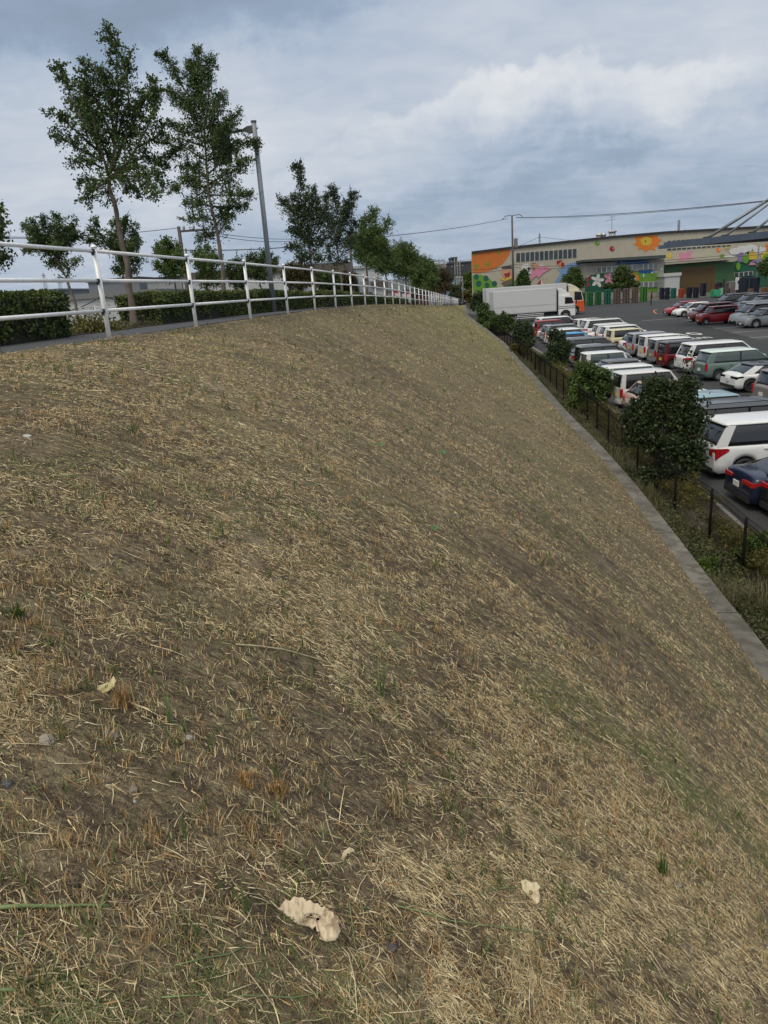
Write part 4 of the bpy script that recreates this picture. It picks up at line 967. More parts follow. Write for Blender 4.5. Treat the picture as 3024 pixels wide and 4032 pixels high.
# ------------------------------------------------------------------ fence and planted strip at the foot of the wall
FE = [(6.35, 6.0), (6.97, 13.49), (7.2, 15.45), (7.15, 16.9), (7.66, 21.24), (8.1, 26.0), (8.83, 33.28), (9.7, 43.95), (10.15, 49.0), (11.29, 65.4), (12.3, 85)]
def fx(y): return float(np.interp(y, [b for a, b in FE], [a for a, b in FE]))
M_FEN = mat('fence_brown', (.010, .009, .008), .85, 0, spec=.1)
fence = thing('fence', 'dark brown wire mesh fence between the retaining wall and the parked cars', 'fence', (fx(13.5), 13.5, lotz(13.5)))
fo = fence.location; FH = 1.22
fy = [13.49-2*k for k in (3, 2, 1)]+[13.49+2*k for k in range(0, 34)]
pme = MB().tube([(0, 0, -.1), (0, 0, FH)], .032, 8).me('post', True); pme.materials.append(M_FEN)
for y in fy:
    o = bpy.data.objects.new('post', pme); COL.objects.link(o); o.parent = fence; o.location = Vector((fx(y), y, lotz(y)))-fo
for i, (a, b) in enumerate(zip(fy, fy[1:])):
    A_, B_ = Vector((fx(a), a, lotz(a))), Vector((fx(b), b, lotz(b))); mb = MB(); up = Vector((0, 0, 1)); sd = Vector((1, 0, 0))
    rw = .0034 if a < 30 else .0055
    n = 34 if a < 30 else 16
    for k in range(n+1):
        p = A_.lerp(B_, k/n)-fo
        mb.tube([p+up*.06, p+up*(FH-.16), p+up*(FH-.03)+sd*.07, p+up*(FH-.02)-sd*.07, p+up*(FH-.16)-sd*.0], rw, 3, cap=False)
    for z, off in ((.12, 0), (.45, 0), (.80, 0), (FH-.16, 0), (FH-.03, .07), (FH-.02, -.07)):
        mb.tube([A_-fo+up*z+sd*off, B_-fo+up*z+sd*off], rw*(2.0 if z > 1 else 1.35), 4, cap=False)
    mb.build('mesh_panel', M_FEN, fence)
# soil of the strip, and the kerb along the asphalt
mb = MB(); yy = list(np.arange(4, 112, 2.0))
for a, b in zip(yy, yy[1:]):
    def cx_at(y):
        t = y; 
        for _ in range(8): u = cop_u(t); t = (y+u*math.sin(HEAD))/math.cos(HEAD)
        return UT(cop_u(t), t).x
    ca, cb = cx_at(a), cx_at(b)
    xa, xb_ = min(fx(a)+1.75, XA(a)-.5), min(fx(b)+1.75, XA(b)-.5)
    mb.add([lotv(ca-.1, a, .03), lotv(xa, a, .03), lotv(xb_, b, .03), lotv(cb-.1, b, .03)], [(0, 1, 2, 3)])
struct(mb.build('planting_strip', M_SOILBED))
mb = MB(); yy = list(np.arange(4, 80, 4.0))
def kx(y): return min(fx(y)+1.75, XA(y)-.5)
ring = []
for y in yy: ring += [lotv(kx(y), y, -.05), lotv(kx(y), y, .11), lotv(kx(y)+.14, y, .11), lotv(kx(y)+.14, y, -.05)]
k = len(yy); mb.add(ring, [(i*4+j, i*4+(j+1) % 4, (i+1)*4+(j+1) % 4, (i+1)*4+j) for i in range(k-1) for j in range(4)]+[(3, 2, 1, 0), tuple((k-1)*4+j for j in range(4))])
tag(mb.build('kerb', M_CONC), 'grey concrete kerb between the shrub strip and the tails of the parked cars', 'kerb')
# low planting: azalea carpet beyond the fence, weeds before it
P1 = []; P2 = []; blades = []; stems = []
for _ in range(11000):
    y = 8+44*random.random()**1.7; x = random.uniform(fx(y)+.05, kx(y)-.05)
    h = .45+.2*mnoise.noise(Vector((x*1.3, y*.9, 2)))
    if mnoise.noise(Vector((x*.7, y*.45, 8))) < -.45: continue
    c = lotv(x, y, 0)+Vector((0, 0, max(.28, h)*random.uniform(.55, 1.05)))
    for _ in range(6): P1.append(c+Vector((random.gauss(0, .06), random.gauss(0, .07), random.gauss(0, .035))))
def strip_x(y): 
    c = cx_at(y); return random.uniform(c+.05, fx(y)-.02)
for _ in range(8500):
    y = 7+52*random.random()**1.5; x = strip_x(y); q = mnoise.noise(Vector((x*1.1, y*.6, 5)))
    if q > .02:
        c = lotv(x, y, .03+.16*random.random()*(1+q))
        for _ in range(5): P2.append(c+Vector((random.gauss(0, .06), random.gauss(0, .08), random.gauss(0, .05))))
    elif q < .0: blades.append(lotv(x, y, 0))
o = link('azalea_carpet', leaves_mesh('azalea_carpet', P1, .030, L_YEL)); tag(o, 'yellow-green low shrub carpet between fence and cars', 'ground cover', kind='stuff')
o = link('creeping_weeds', leaves_mesh('creeping_weeds', P2, .032, [leafmat('leaf_strip', (.022, .034, .011), (.12, .125, .045), 1.6, .15)])); tag(o, 'green creeping weeds between retaining wall and fence', 'weeds', kind='stuff')
weeds('tall_weeds', 'dry arching grass weeds between retaining wall and fence', 'weeds', blades, 5, .26, L_WEED, .006, .8, 'stuff')
tp = [b_ for b_ in blades if mnoise.noise(b_*.8) > .12]
weeds('arching_weeds', 'long pale arching grass stems along the fence', 'weeds', tp[::3], 4, .62, L_WEED, .005, .9, 'stuff')

# ------------------------------------------------------------------ bushes along the fence
def bush(label, base_px, cvf, blobs, n, size, lm, depth_y=None, push=0, cat='bush', group=None, stem=.03, name='bush', tw=None):
    if push: depth_y = at_lot(*base_px).y+push
    if depth_y is None: b = at_lot(*base_px)
    else: b = at_Y(*base_px, depth_y); 
    b = Vector((b.x, b.y, lotz(b.y))); dep = b.dot(Fw); root = thing(name, label, cat, b, group=group)
    mb = MB(); P = []; tot = sum(rx*ry for _, _, rx, ry in blobs)
    if stem:
        c0x, c0y = cvf(blobs[0][0], blobs[0][1]); top = ray(c0x, c0y)*dep-b
        mb.tube([(0, 0, -.05), top*.5+Vector((.02, 0, 0)), top], [stem, stem*.8, stem*.5], 8)
    if not push and name == 'bush' and len(blobs) > 3:      # break each lobe into smaller uneven ones
        nb = []
        for (x, y, rx, ry) in blobs:
            for _ in range(5):
                a_ = random.uniform(0, 6.28); q_ = random.uniform(.2, .75); k_ = random.uniform(.38, .62); nb.append((x+rx*q_*math.cos(a_), y+ry*q_*math.sin(a_), rx*k_, ry*k_))
        blobs = nb; tot = sum(rx*ry for _, _, rx, ry in blobs)
    for (x, y, rx, ry) in blobs:
        X, Y = cvf(x, y); X2, _ = cvf(x+rx, y); _, Y2 = cvf(x, y+ry); c = ray(X, Y)*dep-b; Rx = abs(X2-X)/FPX*dep; Ry = abs(Y2-Y)/FPX*dep
        rr = (Rx+Ry)/2*(.6 if push else 1)
        if stem: mb.tube([top*.55, c*.75+top*.2, c], [stem*.5, stem*.35, .008], 6)
        k = int(n*rx*ry/tot)
        for _ in range(k):
            d = Vector((random.gauss(0, 1), random.gauss(0, 1), random.gauss(0, 1))).normalized(); q = random.random()**.45*(1.02+.16*mnoise.noise(d*2.3+b))
            e = c+Vector((d.x*Rx*q, d.y*rr*q, d.z*Ry*q))
            if mnoise.noise(e*3.6/max(.3, rr)+b) < -.06: continue
            for _ in range(4): P.append(e+Vector((random.gauss(0, 1), random.gauss(0, 1), random.gauss(0, .7)))*size*1.3)
        for _ in range(int(3+k/90)):    # sprigs that break the outline
            d = Vector((random.gauss(0, 1), random.gauss(0, 1), random.gauss(.3, .9))).normalized(); s0 = c+Vector((d.x*Rx, d.y*rr, d.z*Ry))*.8; ln = rr*random.uniform(.25, .62)
            if stem: mb.tube([s0, s0+d*ln], [.006, .003], 4, cap=False)
            for q in np.linspace(.2, 1, 7):
                for _ in range(3): P.append(s0+d*ln*q+Vector((random.gauss(0, 1), random.gauss(0, 1), random.gauss(0, 1)))*size*.9)
    for path in (tw or []):
        pp = [ray(*cvf(*q))*dep-b for q in path]; mb.tube(pp, [.008]+[.005]*(len(pp)-1), 5)
        for a, b2 in zip(pp, pp[1:]):
            for q in np.linspace(0, 1, 9):
                for _ in range(2): P.append(a.lerp(b2, q)+Vector((random.gauss(0, 1), random.gauss(0, 1), random.gauss(0, 1)))*size*1.2)
    if mb.v: mb.build('stems' if name == 'bush' else 'trunk', M_BARKD, root, True)
    link('leaves' if name == 'bush' else 'crown', leaves_mesh('crown', P, size, lm), None, root); return root
I = lambda x, y: (x, y)
L_BUSH = leafmat('leaf_evergreen', (.008, .020, .007), (.060, .085, .028), 3.5, .12)
GBU = 'dark evergreen bushes between the fence and the cars'
bush('largest dark evergreen bush, reaching over the nearest white minivan tail', (2660, 1935), I,
    [(2640, 1600, 125, 95), (2570, 1560, 80, 70), (2700, 1570, 75, 75), (2560, 1680, 90, 70), (2690, 1700, 90, 90), (2640, 1790, 110, 90), (2740, 1790, 55, 90), (2500, 1620, 50, 60), (2620, 1880, 100, 60), (2520, 1730, 60, 50)], 12500, .05, L_BUSH, group=GBU, stem=.06,
    tw=[[(2705, 1480), (2706, 1420), (2702, 1365)], [(2722, 1490), (2726, 1430), (2720, 1380)], [(2745, 1680), (2800, 1640), (2815, 1625)], [(2740, 1640), (2775, 1570), (2800, 1590)]])
bush('rounded dark bush below the pale blue box car', (2345, 1610), I, [(2335, 1470, 70, 45), (2300, 1500, 50, 45), (2370, 1500, 50, 55), (2340, 1545, 65, 40)], 5200, .06, L_TREE, group=GBU)
bush('dark conical bush at the tail of the silver hatchback', (2185, 1450), I, [(2190, 1340, 35, 45), (2165, 1370, 50, 45), (2210, 1380, 40, 50), (2185, 1415, 55, 40)], 3600, .07, L_DEEP, group=GBU)
bush('dark bush hiding the tail of the white sport utility car', (2065, 1372), I, [(2065, 1290, 38, 35), (2045, 1320, 35, 32), (2085, 1325, 30, 38), (2062, 1350, 42, 26)], 2600, .09, L_DEEP, group=GBU)
bush('dark bush covering the red tail, third from the far end of the fence', (1975, 1322), I, [(1975, 1255, 34, 30), (1960, 1280, 32, 26), (1995, 1282, 28, 30), (1978, 1305, 36, 20)], 2200, .10, L_TREE, group=GBU)
bush('dark bush at the lower corner of the near truck', (1915, 1288), I, [(1912, 1222, 28, 28), (1898, 1245, 28, 24), (1930, 1245, 24, 26), (1912, 1266, 32, 20)], 1900, .12, L_TREE, group=GBU)
bush('darkest bush beside the tail of the trucks, at the far end of the fence', (1885, 1245), I, [(1888, 1172, 26, 24), (1876, 1200, 24, 24), (1898, 1200, 20, 26)], 1700, .15, L_DEEP, group=GBU)
bush('bright green bush growing inside the fence by the wall', (2262, 1665), I, [(2275, 1550, 30, 36), (2268, 1590, 32, 36), (2292, 1598, 34, 38), (2290, 1635, 34, 34)], 3400, .055, L_BRIGHT, stem=.02, push=2.0)
bush('light green climbing vine on the wall nearest the far end', (1950, 1330), I, [(1945, 1295, 34, 18), (1965, 1315, 34, 20), (1925, 1285, 22, 14)], 1300, .10, L_BRIGHT, stem=0, push=3)
bush('light green climbing vine spilling over the wall below the blue car', (2040, 1420), I, [(2046, 1382, 24, 20), (2062, 1400, 24, 20), (2080, 1424, 22, 20), (2026, 1368, 16, 12)], 1400, .08, L_YEL, stem=0, push=2.5)
bush('light green weed clump against the nearest fence post', (2795, 2300), I, [(2790, 2215, 30, 25), (2775, 2250, 38, 28), (2760, 2225, 22, 20), (2880, 2320, 45, 35)], 1500, .026, L_BRIGHT, stem=0, push=.25)
bush('yellow-green shrub at the right edge behind the nearest fence panel', (2985, 2240), I, [(2980, 2130, 60, 35), (3010, 2170, 60, 50), (2950, 2180, 50, 50), (3000, 2230, 70, 50)], 3000, .03, L_BRIGHT, stem=.02)

# ------------------------------------------------------------------ warehouse with painted front
BY = 135.0
def FP(x, y, off=0.0): p = at_Y(x, y, BY-off); return p
def wavemat(name, c, var=.06):
    m = bpy.data.materials.new(name); m.use_nodes = True; t = NT(m.node_tree); b = m.node_tree.nodes['Principled BSDF']
    g = t.n('ShaderNodeNewGeometry').outputs['Position']; sp = t.n('ShaderNodeSeparateXYZ'); t.put(sp.inputs[0], g)
    wv_ = t.m('SINE', t.m('MULTIPLY', sp.outputs[0], 2*math.pi/.30)); nz = t.noise(g, .8, 4, .6)
    rib = t.ramp(t.m('ADD', t.m('MULTIPLY', wv_, .5), .5), [(.15, 0.0), (.35, 1.0)])
    col = t.mix(t.ramp(nz, [(.3, 0.0), (.7, 1.0)]), tuple(x*(1-var) for x in c), tuple(x*(1+var) for x in c))
    t.put(b.inputs['Base Color'], col); b.inputs['Roughness'].default_value = .65
    bp = t.n('ShaderNodeBump'); bp.inputs['Strength'].default_value = .8; bp.inputs['Distance'].default_value = .06
    t.put(bp.inputs['Height'], rib); t.put(b.inputs['Normal'], bp.outputs[0]); return m
W_BEIGE = wavemat('sheet_wall', (.40, .375, .30)); M_RDARK = mat('roof_edge', (.025, .023, .024), .6)
gz = lotz(BY)-.1
bx = FP(1857, 1100).x; wh = thing('warehouse', 'long beige corrugated warehouse with a cartoon mural across its front', 'warehouse', (bx, BY, gz)); wo_ = wh.location
top = [FP(1856, 998), FP(2021, 978), FP(2400, 938), FP(2619, 919), FP(2970, 899), FP(3200, 884)]
poly = [(p.x, p.z) for p in top]; xr = poly[-1][0]
mb = MB(); mb.prism([Vector((bx, BY, gz-.3))-wo_, Vector((xr, BY, gz-.3))-wo_]+[Vector((x, BY, z))-wo_ for x, z in poly[::-1]], (0, 0, 0), (bx*.55+8, 60, 0)); mb.build('wall', W_BEIGE, wh)
mb = MB(); pr = [(x, z+.38) for x, z in poly]; 
mb.prism([Vector((x, BY-.25, z-.02))-wo_ for x, z in poly]+[Vector((x, BY-.25, z+.34))-wo_ for x, z in poly[::-1]], (0, 0, 0), (bx*.55+8, 60.4, 0)); roof = mb.build('roof', M_RDARK, wh)
MUR = {n: wavemat('mural_'+n, c) for n, c in dict(orange=(.52, .15, .025), green=(.12, .27, .03), dkgreen=(.008, .10, .065), star=(.12, .28, .02), skin=(.50, .27, .17), red=(.30, .012, .015), yellow=(.55, .40, .04), brown=(.14, .10, .08), white=(.60, .61, .60), pink=(.55, .22, .32),
    blue=(.16, .30, .52), hat=(.05, .05, .05), deepblue=(.01, .09, .28), sunor=(.62, .18, .02), purple=(.20, .16, .36), doorgreen=(.045, .12, .05), forest=(.008, .085, .05), ltblue=(.35, .55, .60), shutter=(.075, .050, .018), petalred=(.30, .02, .05)).items()}
def C4(x, y): return 1840+x/4.1475, 960+y/4.1475
def Z1c(x, y): return 1700+x/2.37, 800+y/2.37
def paintp(name, cvf, pts, c, lay=1, plane=0.0, th=.02):
    off = plane+.03*lay; P_ = [FP(*cvf(*q), off) for q in pts]
    a = sum(P_[i].x*P_[(i+1) % len(P_)].z-P_[(i+1) % len(P_)].x*P_[i].z for i in range(len(P_)))
    if a < 0: P_ = P_[::-1]
    mb = MB(); mb.prism([p-wo_ for p in P_], (0, 0, 0), (0, .025, 0)); return mb.build(name, MUR[c] if isinstance(c, str) else c, wh)
def ell(cx_, cy_, rx, ry, n=20, a0=0, tilt=0): return [(cx_+rx*math.cos(2*math.pi*k/n+a0)*math.cos(tilt)-ry*math.sin(2*math.pi*k/n+a0)*math.sin(tilt), cy_+rx*math.cos(2*math.pi*k/n+a0)*math.sin(tilt)+ry*math.sin(2*math.pi*k/n+a0)*math.cos(tilt)) for k in range(n)]
def star(cx_, cy_, r, n=5, q=.5, sy=1.0): return [(cx_+r*(1 if k % 2 == 0 else q)*math.sin(math.pi*k/n), cy_-sy*r*(1 if k % 2 == 0 else q)*math.cos(math.pi*k/n)) for k in range(2*n)]
def lobes(cs, n=14):
    return cs
pp = paintp
pp('painted_treetop', C4, [(68, 158), (250, 135), (470, 110), (700, 92), (696, 160), (640, 250), (560, 340), (470, 400), (340, 452), (200, 482), (84, 478)], 'orange')
pp('painted_hill', C4, [(82, 520), (150, 506), (230, 508), (300, 535), (370, 570), (430, 640), (480, 690), (520, 740), (520, 800), (100, 800)], 'green')
pp('painted_hill', C4, [(600, 720), (660, 650), (735, 600), (800, 600), (860, 640), (900, 700), (900, 760), (600, 760)], 'green')
pp('painted_hill', C4, [(96, 800), (520, 800), (520, 850), (100, 850)], 'forest', 1)
for a in ((147, 540, 40, 46), (305, 562, 40, 45), (185, 650, 44, 50), (322, 678, 38, 45), (443, 650, 43, 45), (700, 675, 40, 38), (840, 635, 32, 38)): pp('painted_bush', C4, ell(*a), 'dkgreen', 2)
for a in ((120, 180, 30), (512, 148, 32), (325, 330, 40), (148, 370, 42), (468, 395, 20)): pp('painted_star', C4, star(*a, q=.62), 'star', 2)
pp('painted_face', C4, ell(645, 480, 88, 82), 'skin', 2); pp('painted_mouth', C4, [(598, 488), (700, 466), (696, 515), (675, 540), (645, 548), (615, 535)], 'red', 3)
pp('painted_hat', C4, [(565, 368), (600, 366), (640, 360), (720, 355), (722, 400), (640, 410), (566, 405)], 'hat', 3)
pp('painted_shirt', C4, [(538, 542), (620, 572), (740, 518), (740, 560), (600, 615), (540, 577)], 'yellow', 3); pp('painted_trousers', C4, [(555, 640), (600, 618), (735, 568), (738, 650), (605, 698)], 'brown', 3)
for a in ((960, 400, 80, 72), (865, 465, 55, 35), (1010, 440, 50, 60), (1210, 365, 50, 20)): pp('painted_cloud', C4, ell(*a), 'white', 1+a[2] % 3)
pp('painted_dolphin', C4, [(1005, 393), (1060, 408), (1130, 375), (1200, 362), (1280, 372), (1320, 385), (1375, 400), (1320, 430), (1290, 450), (1230, 485), (1190, 530), (1150, 567), (1138, 520), (1080, 560), (1045, 608), (1028, 590), (1040, 500), (1052, 450)], 'pink', 4)
pp('painted_eye', C4, ell(1268, 402, 9, 9, 8), 'red', 5)
pp('painted_face', C4, ell(1112, 348, 46, 42), 'skin', 5); pp('painted_hat', C4, [(1040, 322), (1110, 308), (1115, 322), (1042, 332)], 'brown', 6); pp('painted_scarf', C4, [(1048, 372), (1075, 385), (1108, 402), (1085, 432)], 'star', 6)
pp('painted_dolphin', Z1c, [(1168, 620), (1215, 615), (1250, 580), (1300, 557), (1345, 554), (1415, 572), (1390, 600), (1340, 620), (1300, 650), (1250, 672), (1210, 705), (1180, 752), (1143, 755), (1160, 720), (1185, 680), (1203, 642)], 'blue', 2)
pp('painted_face', C4, ell(1543, 342, 50, 52), 'skin', 3); pp('painted_hat', C4, [(1452, 290), (1500, 268), (1562, 266), (1520, 300), (1478, 336)], 'red', 4); pp('painted_mouth', C4, ell(1556, 338, 27, 34), 'red', 5)
pp('painted_sail', Z1c, [(1017, 710), (1019, 768), (973, 772)], 'red', 1); pp('painted_sail', Z1c, [(1021, 712), (1042, 768), (1021, 768)], 'white', 1)
# balloons, sun, bird
for a, c in (((67, 372, 25, 25), 'star'), ((204, 426, 24, 25), 'red'), ((740, 488, 26, 30), 'yellow'), ((1197, 438, 20, 23), 'sunor')):
    pp('painted_balloon', Z2, ell(*a), c, 1); pp('painted_highlight', Z2, ell(a[0]+9, a[1]-6, 4, 7, 10), 'white', 2)
pp('painted_sun', Z2, [(398, 384), (438, 362), (408, 320), (460, 310), (520, 304), (628, 300), (630, 325), (670, 342), (632, 372), (662, 402), (600, 412), (608, 445), (560, 428), (540, 442), (512, 460), (490, 428), (448, 436), (446, 402)], 'sunor', 1)
pp('painted_sun_face', Z2, ell(523, 355, 54, 42), 'yellow', 2); pp('painted_beak', Z2, [(512, 345), (527, 350), (513, 368)], 'red', 3)
pp('painted_bird', Z2, [(812, 535), (838, 508), (826, 462), (860, 458), (880, 476), (905, 450), (955, 447), (940, 482), (905, 502), (962, 500), (950, 522), (860, 540)], 'pink', 1)
# upper windows
def window(x0, x1, yt0, yt1, yb0, yb1, n, cvf, plane=0.0, frame_c=(.42, .43, .40), lay=1, gl=None):
    fm = mat('frame_%d' % int(frame_c[0]*100), frame_c, .5)
    for i in range(n):
        a, b = x0+(x1-x0)*i/n, x0+(x1-x0)*(i+1)/n; f = lambda t: (t-x0)/(x1-x0)
        yt = [yt0+(yt1-yt0)*f(q) for q in (a, b)]; yb = [yb0+(yb1-yb0)*f(q) for q in (a, b)]
        fr = pp('window', cvf, [(a, yt[0]), (b, yt[1]), (b, yb[1]), (a, yb[0])], fm, lay, plane); g = (b-a)*.09; h = (yb[0]-yt[0])*.05
        P_ = [FP(*cvf(*q), plane+.03*lay+.03) for q in [(a+g, yb[0]-h), (b-g, yb[1]-h), (b-g, yt[1]+h), (a+g, yt[0]+h)]]
        mb = MB(); mb.prism([p-wo_ for p in P_], (0, 0, 0), (0, .02, 0)); mb.build('pane', gl or M_WIN, fr)
M_WIN = mat('window_glass', (.03, .04, .045), .12, var=.5, scale=.8, spec=.6); M_WIN2 = mat('window_blind', (.16, .19, .20), .2, var=.3, scale=.5)
window(785, 1355, 462, 420, 555, 512, 13, Z1c)
window(718, 1060, 352, 325, 371, 346, 8, Z2); window(715, 1315, 424, 388, 444, 400, 13, Z2)
# annex with flat canopy, on a plane 4 m nearer
AP = 4.0
p0, p1 = FP(*Z1c(1440, 560), AP), FP(*Z2(692, 520), AP)
mb = MB(); mb.prism([(p0.x-wo_.x, BY-AP-wo_.y, -.2), (p1.x-wo_.x, BY-AP-wo_.y, -.2), (p1.x-wo_.x, BY-AP-wo_.y, p1.z-wo_.z), (p0.x-wo_.x, BY-AP-wo_.y, p0.z-wo_.z)], (0, 0, 0), (0, AP, 0)); mb.build('annex_wall', mat('annex_beige', (.27, .26, .23), .8, var=.1, scale=1), wh)
a, b = FP(*Z2(-55, 528), AP+1.2), FP(*Z2(706, 482), AP+1.2)
mb = MB(); mb.prism([Vector((a.x, BY-AP-1.2, a.z-.35))-wo_, Vector((b.x, BY-AP-1.2, b.z-.55))-wo_, Vector((b.x, BY-AP-1.2, b.z))-wo_, Vector((a.x, BY-AP-1.2, a.z))-wo_], (0, 0, 0), (0, AP+1.18, 0)); mb.build('annex_roof', mat('annex_roof', (.05, .06, .06), .6), wh)
pp('painted_cloud', Z2, [(230, 577), (240, 555), (290, 538), (370, 527), (470, 532), (540, 535), (562, 548), (540, 562), (380, 570)], 'deepblue', 1, AP)
pp('painted_cloud', Z2, [(448, 632), (580, 622), (586, 645), (520, 655), (455, 652)], 'deepblue', 2, AP); pp('painted_cloud', Z2, [(195, 652), (250, 648), (250, 672), (200, 673)], 'deepblue', 2, AP)
pp('painted_meadow', Z2, [(380, 660), (400, 636), (450, 634), (520, 648), (600, 650), (688, 655), (688, 830), (440, 830), (440, 740), (380, 740)], 'green', 1, AP)
pp('painted_rainbow', Z2, ell(395, 705, 60, 55), 'sunor', 3, AP); pp('painted_rainbow', Z2, ell(385, 706, 42, 42), 'ltblue', 4, AP)
pp('painted_shrubbery', Z2, [(-50, 700), (-10, 690), (0, 672), (60, 662), (120, 658), (150, 672), (200, 668), (235, 680), (235, 830), (-50, 830)], 'forest', 1, AP)
for a in ((498, 675, 8, 20), (576, 650, 9, 10), (662, 612, 9, 12), (292, 548, 6, 8)): pp('painted_raindrop', Z2, ell(*a, 10), 'ltblue', 5, AP)
def flower(cx_, cy_, r, c, cc):
    for k in range(5):
        an = 2*math.pi*k/5-1.4; pp('painted_petal', Z2, ell(cx_+r*.55*math.cos(an), cy_+r*.62*math.sin(an), r*.48, r*.26, 12, 0, an), c, 2+k % 3, AP)
    pp('painted_flower_heart', Z2, ell(cx_, cy_, r*.14, r*.14, 8), cc, 6, AP)
flower(68, 722, 62, 'white', 'ltblue'); flower(180, 703, 54, 'pink', 'white')
for q in ((-32, 715, 12, 20), (8, 700, 10, 22), (-20, 760, 12, 20)): pp('painted_tulip', Z2, ell(*q, 12), 'petalred', 2, AP)
window(58, 250, 596, 586, 652, 645, 4, Z2, AP, (.5, .52, .5), 6, M_WIN2); window(250, 440, 586, 572, 640, 632, 4, Z2, AP, (.5, .52, .5), 6, M_WIN2); window(450, 635, 567, 555, 622, 612, 4, Z2, AP, (.5, .52, .5), 6, M_WIN2); window(455, 632, 738, 726, 790, 782, 4, Z2, AP, (.5, .52, .5), 6, M_WIN2)
# green entrance front
EP = 2.5
P_ = [FP(*Z2(*q), EP) for q in ((694, 850), (1345, 800), (1345, 545), (694, 585))]
mb = MB(); mb.prism([Vector((p.x, BY-EP, max(p.z, gz) if i > 1 else gz-.2))-wo_ for i, p in enumerate(P_)], (0, 0, 0), (0, EP, 0)); mb.build('entrance_wall', mat('entrance_green', (.035, .095, .04), .7, var=.12, scale=.6), wh)
P_ = [FP(*Z2(*q), EP+1.2) for q in ((693, 575), (1372, 522), (1378, 500), (693, 548))]
mb = MB(); mb.prism([p-wo_ for p in P_], (0, 0, 0), (0, EP+1.1, 0)); mb.build('entrance_canopy', mat('canopy_beige', (.30, .29, .24), .7), wh)
sh = pp('shutter', Z2, [(845, 602), (1165, 576), (1165, 850), (845, 850)], mat('shutter_brown', (.085, .052, .016), .6, var=.25, scale=2, streak=(.05, 1, 3)), 1, EP)
# right wing painting
pp('painted_forest', Z2, [(1345, 545), (1375, 532), (1500, 525), (1560, 528), (1600, 545), (1720, 540), (1720, 850), (1345, 850)], 'forest', 1)
for a in ((1350, 452, 50, 34), (1425, 430, 62, 34), (1500, 420, 60, 36), (1570, 436, 50, 34), (1640, 440, 45, 30), (1400, 465, 90, 22), (1520, 455, 90, 25)): pp('painted_cloud', Z2, ell(*a), 'white', 2+int(a[0]) % 4)
pp('painted_cloud', Z2, [(1250, 502), (1262, 482), (1300, 476), (1352, 480), (1352, 505)], 'white', 1)
for pts, c in (([(1380, 485), (1400, 460), (1430, 460), (1432, 550), (1380, 548)], 'purple'), ([(1480, 465), (1500, 450), (1532, 450), (1532, 468), (1556, 468), (1556, 525), (1482, 527)], 'yellow'), ([(1490, 550), (1530, 530), (1590, 520), (1590, 550)], 'purple'), ([(1478, 578), (1500, 550), (1540, 560), (1548, 572), (1520, 576)], 'pink'),
               ([(1258, 412), (1308, 404), (1262, 432)], 'yellow'), ([(1590, 480), (1659, 440), (1700, 430), (1700, 520), (1600, 525)], 'yellow'), ([(1640, 385), (1700, 380), (1700, 440), (1645, 440)], 'sunor'), ([(1555, 560), (1600, 550), (1600, 570), (1560, 575)], 'ltblue')):
    pp('painted_building', Z2, pts, c, 6)
for a in ((1450, 518, 31, 44), (1382, 590, 20, 38), (1232, 492, 18, 18), (1650, 515, 42, 38)): pp('painted_tree', Z2, ell(*a), 'star', 7)
window(1345, 1520, 650, 632, 690, 672, 4, Z2, 0, (.5, .52, .5), 8)
# roof vents and aerial
def vent(x, y, r):
    p = FP(x, y, -6); mb = MB(); c = p-wo_; mb.tube([c+Vector((0, 0, -1.2)), c+Vector((0, 0, .1))], r*.75, 14); mb.tube([c+Vector((0, 0, .1)), c+Vector((0, 0, .35)), c+Vector((0, 0, .6))], [r, r*.9, r*.3], 14); mb.build('roof_vent', mat('vent_metal', (.5, .5, .48), .4, .5), wh, True)
vent(2360, 930, .7); vent(2411, 917, .8); vent(2377, 930, .5)
p = FP(*Z2(200, 270), -5)-wo_; mb = MB(); mb.tube([p+Vector((0, 0, -1)), p+Vector((0, 0, 2.6))], .04, 6); mb.tube([p+Vector((-1.3, 0, 1.9)), p+Vector((.8, 0, 2.15))], .035, 5)
for k in range(5): mb.tube([p+Vector((-1.2+.45*k, -.4, 1.92+.05*k)), p+Vector((-1.2+.45*k, .4, 1.92+.05*k))], .02, 4)
mb.tube([p+Vector((-.4, 0, 2.5)), p+Vector((.4, 0, 2.58))], .03, 5); tag(mb.build('aerial', mat('aerial_metal', (.2, .2, .2), .5, .5)), 'television aerial standing on the warehouse roof', 'aerial').location = wo_
# small silver shed
def boxthing(name, label, cat, x0, x1, yt, Y, dep, m, cvf=I, mroof=None, th=.12, group=None):
    a, b = at_Y(*cvf(x0, yt), Y), at_Y(*cvf(x1, yt), Y); zt = (a.z+b.z)/2; z0 = lotz(Y)-.05
    root = thing(name, label, cat, (a.x, Y, z0), group=group); mb = MB(); mb.box((0, 0, 0), (b.x-a.x, dep, zt-z0-th)); mb.build('wall', m, root)
    mb = MB(); mb.box((-.15, -.2, zt-z0-th), (b.x-a.x+.15, dep+.2, zt-z0)); mb.build('roof', mroof or M_RDARK, root); return root, b.x-a.x, zt-z0
M_SILV = mat('silver_sheet', (.36, .38, .39), .45, .3, var=.12, scale=2, streak=(1, 1, 8))
r_, w_, h_ = boxthing('shed', 'small silver shutter shed left of the big brown shutter', 'shed', 692, 840, 652, 128, 3, M_SILV, Z2, mat('shed_roof', (.45, .46, .45), .5), .5)
mb = MB(); mb.box((.15, -.05, .05), (w_-.15, -.01, h_-.65)); mb.build('shutter', mat('shed_shutter', (.42, .44, .45), .5, var=.2, scale=3, streak=(.05, 1, 6)), r_)

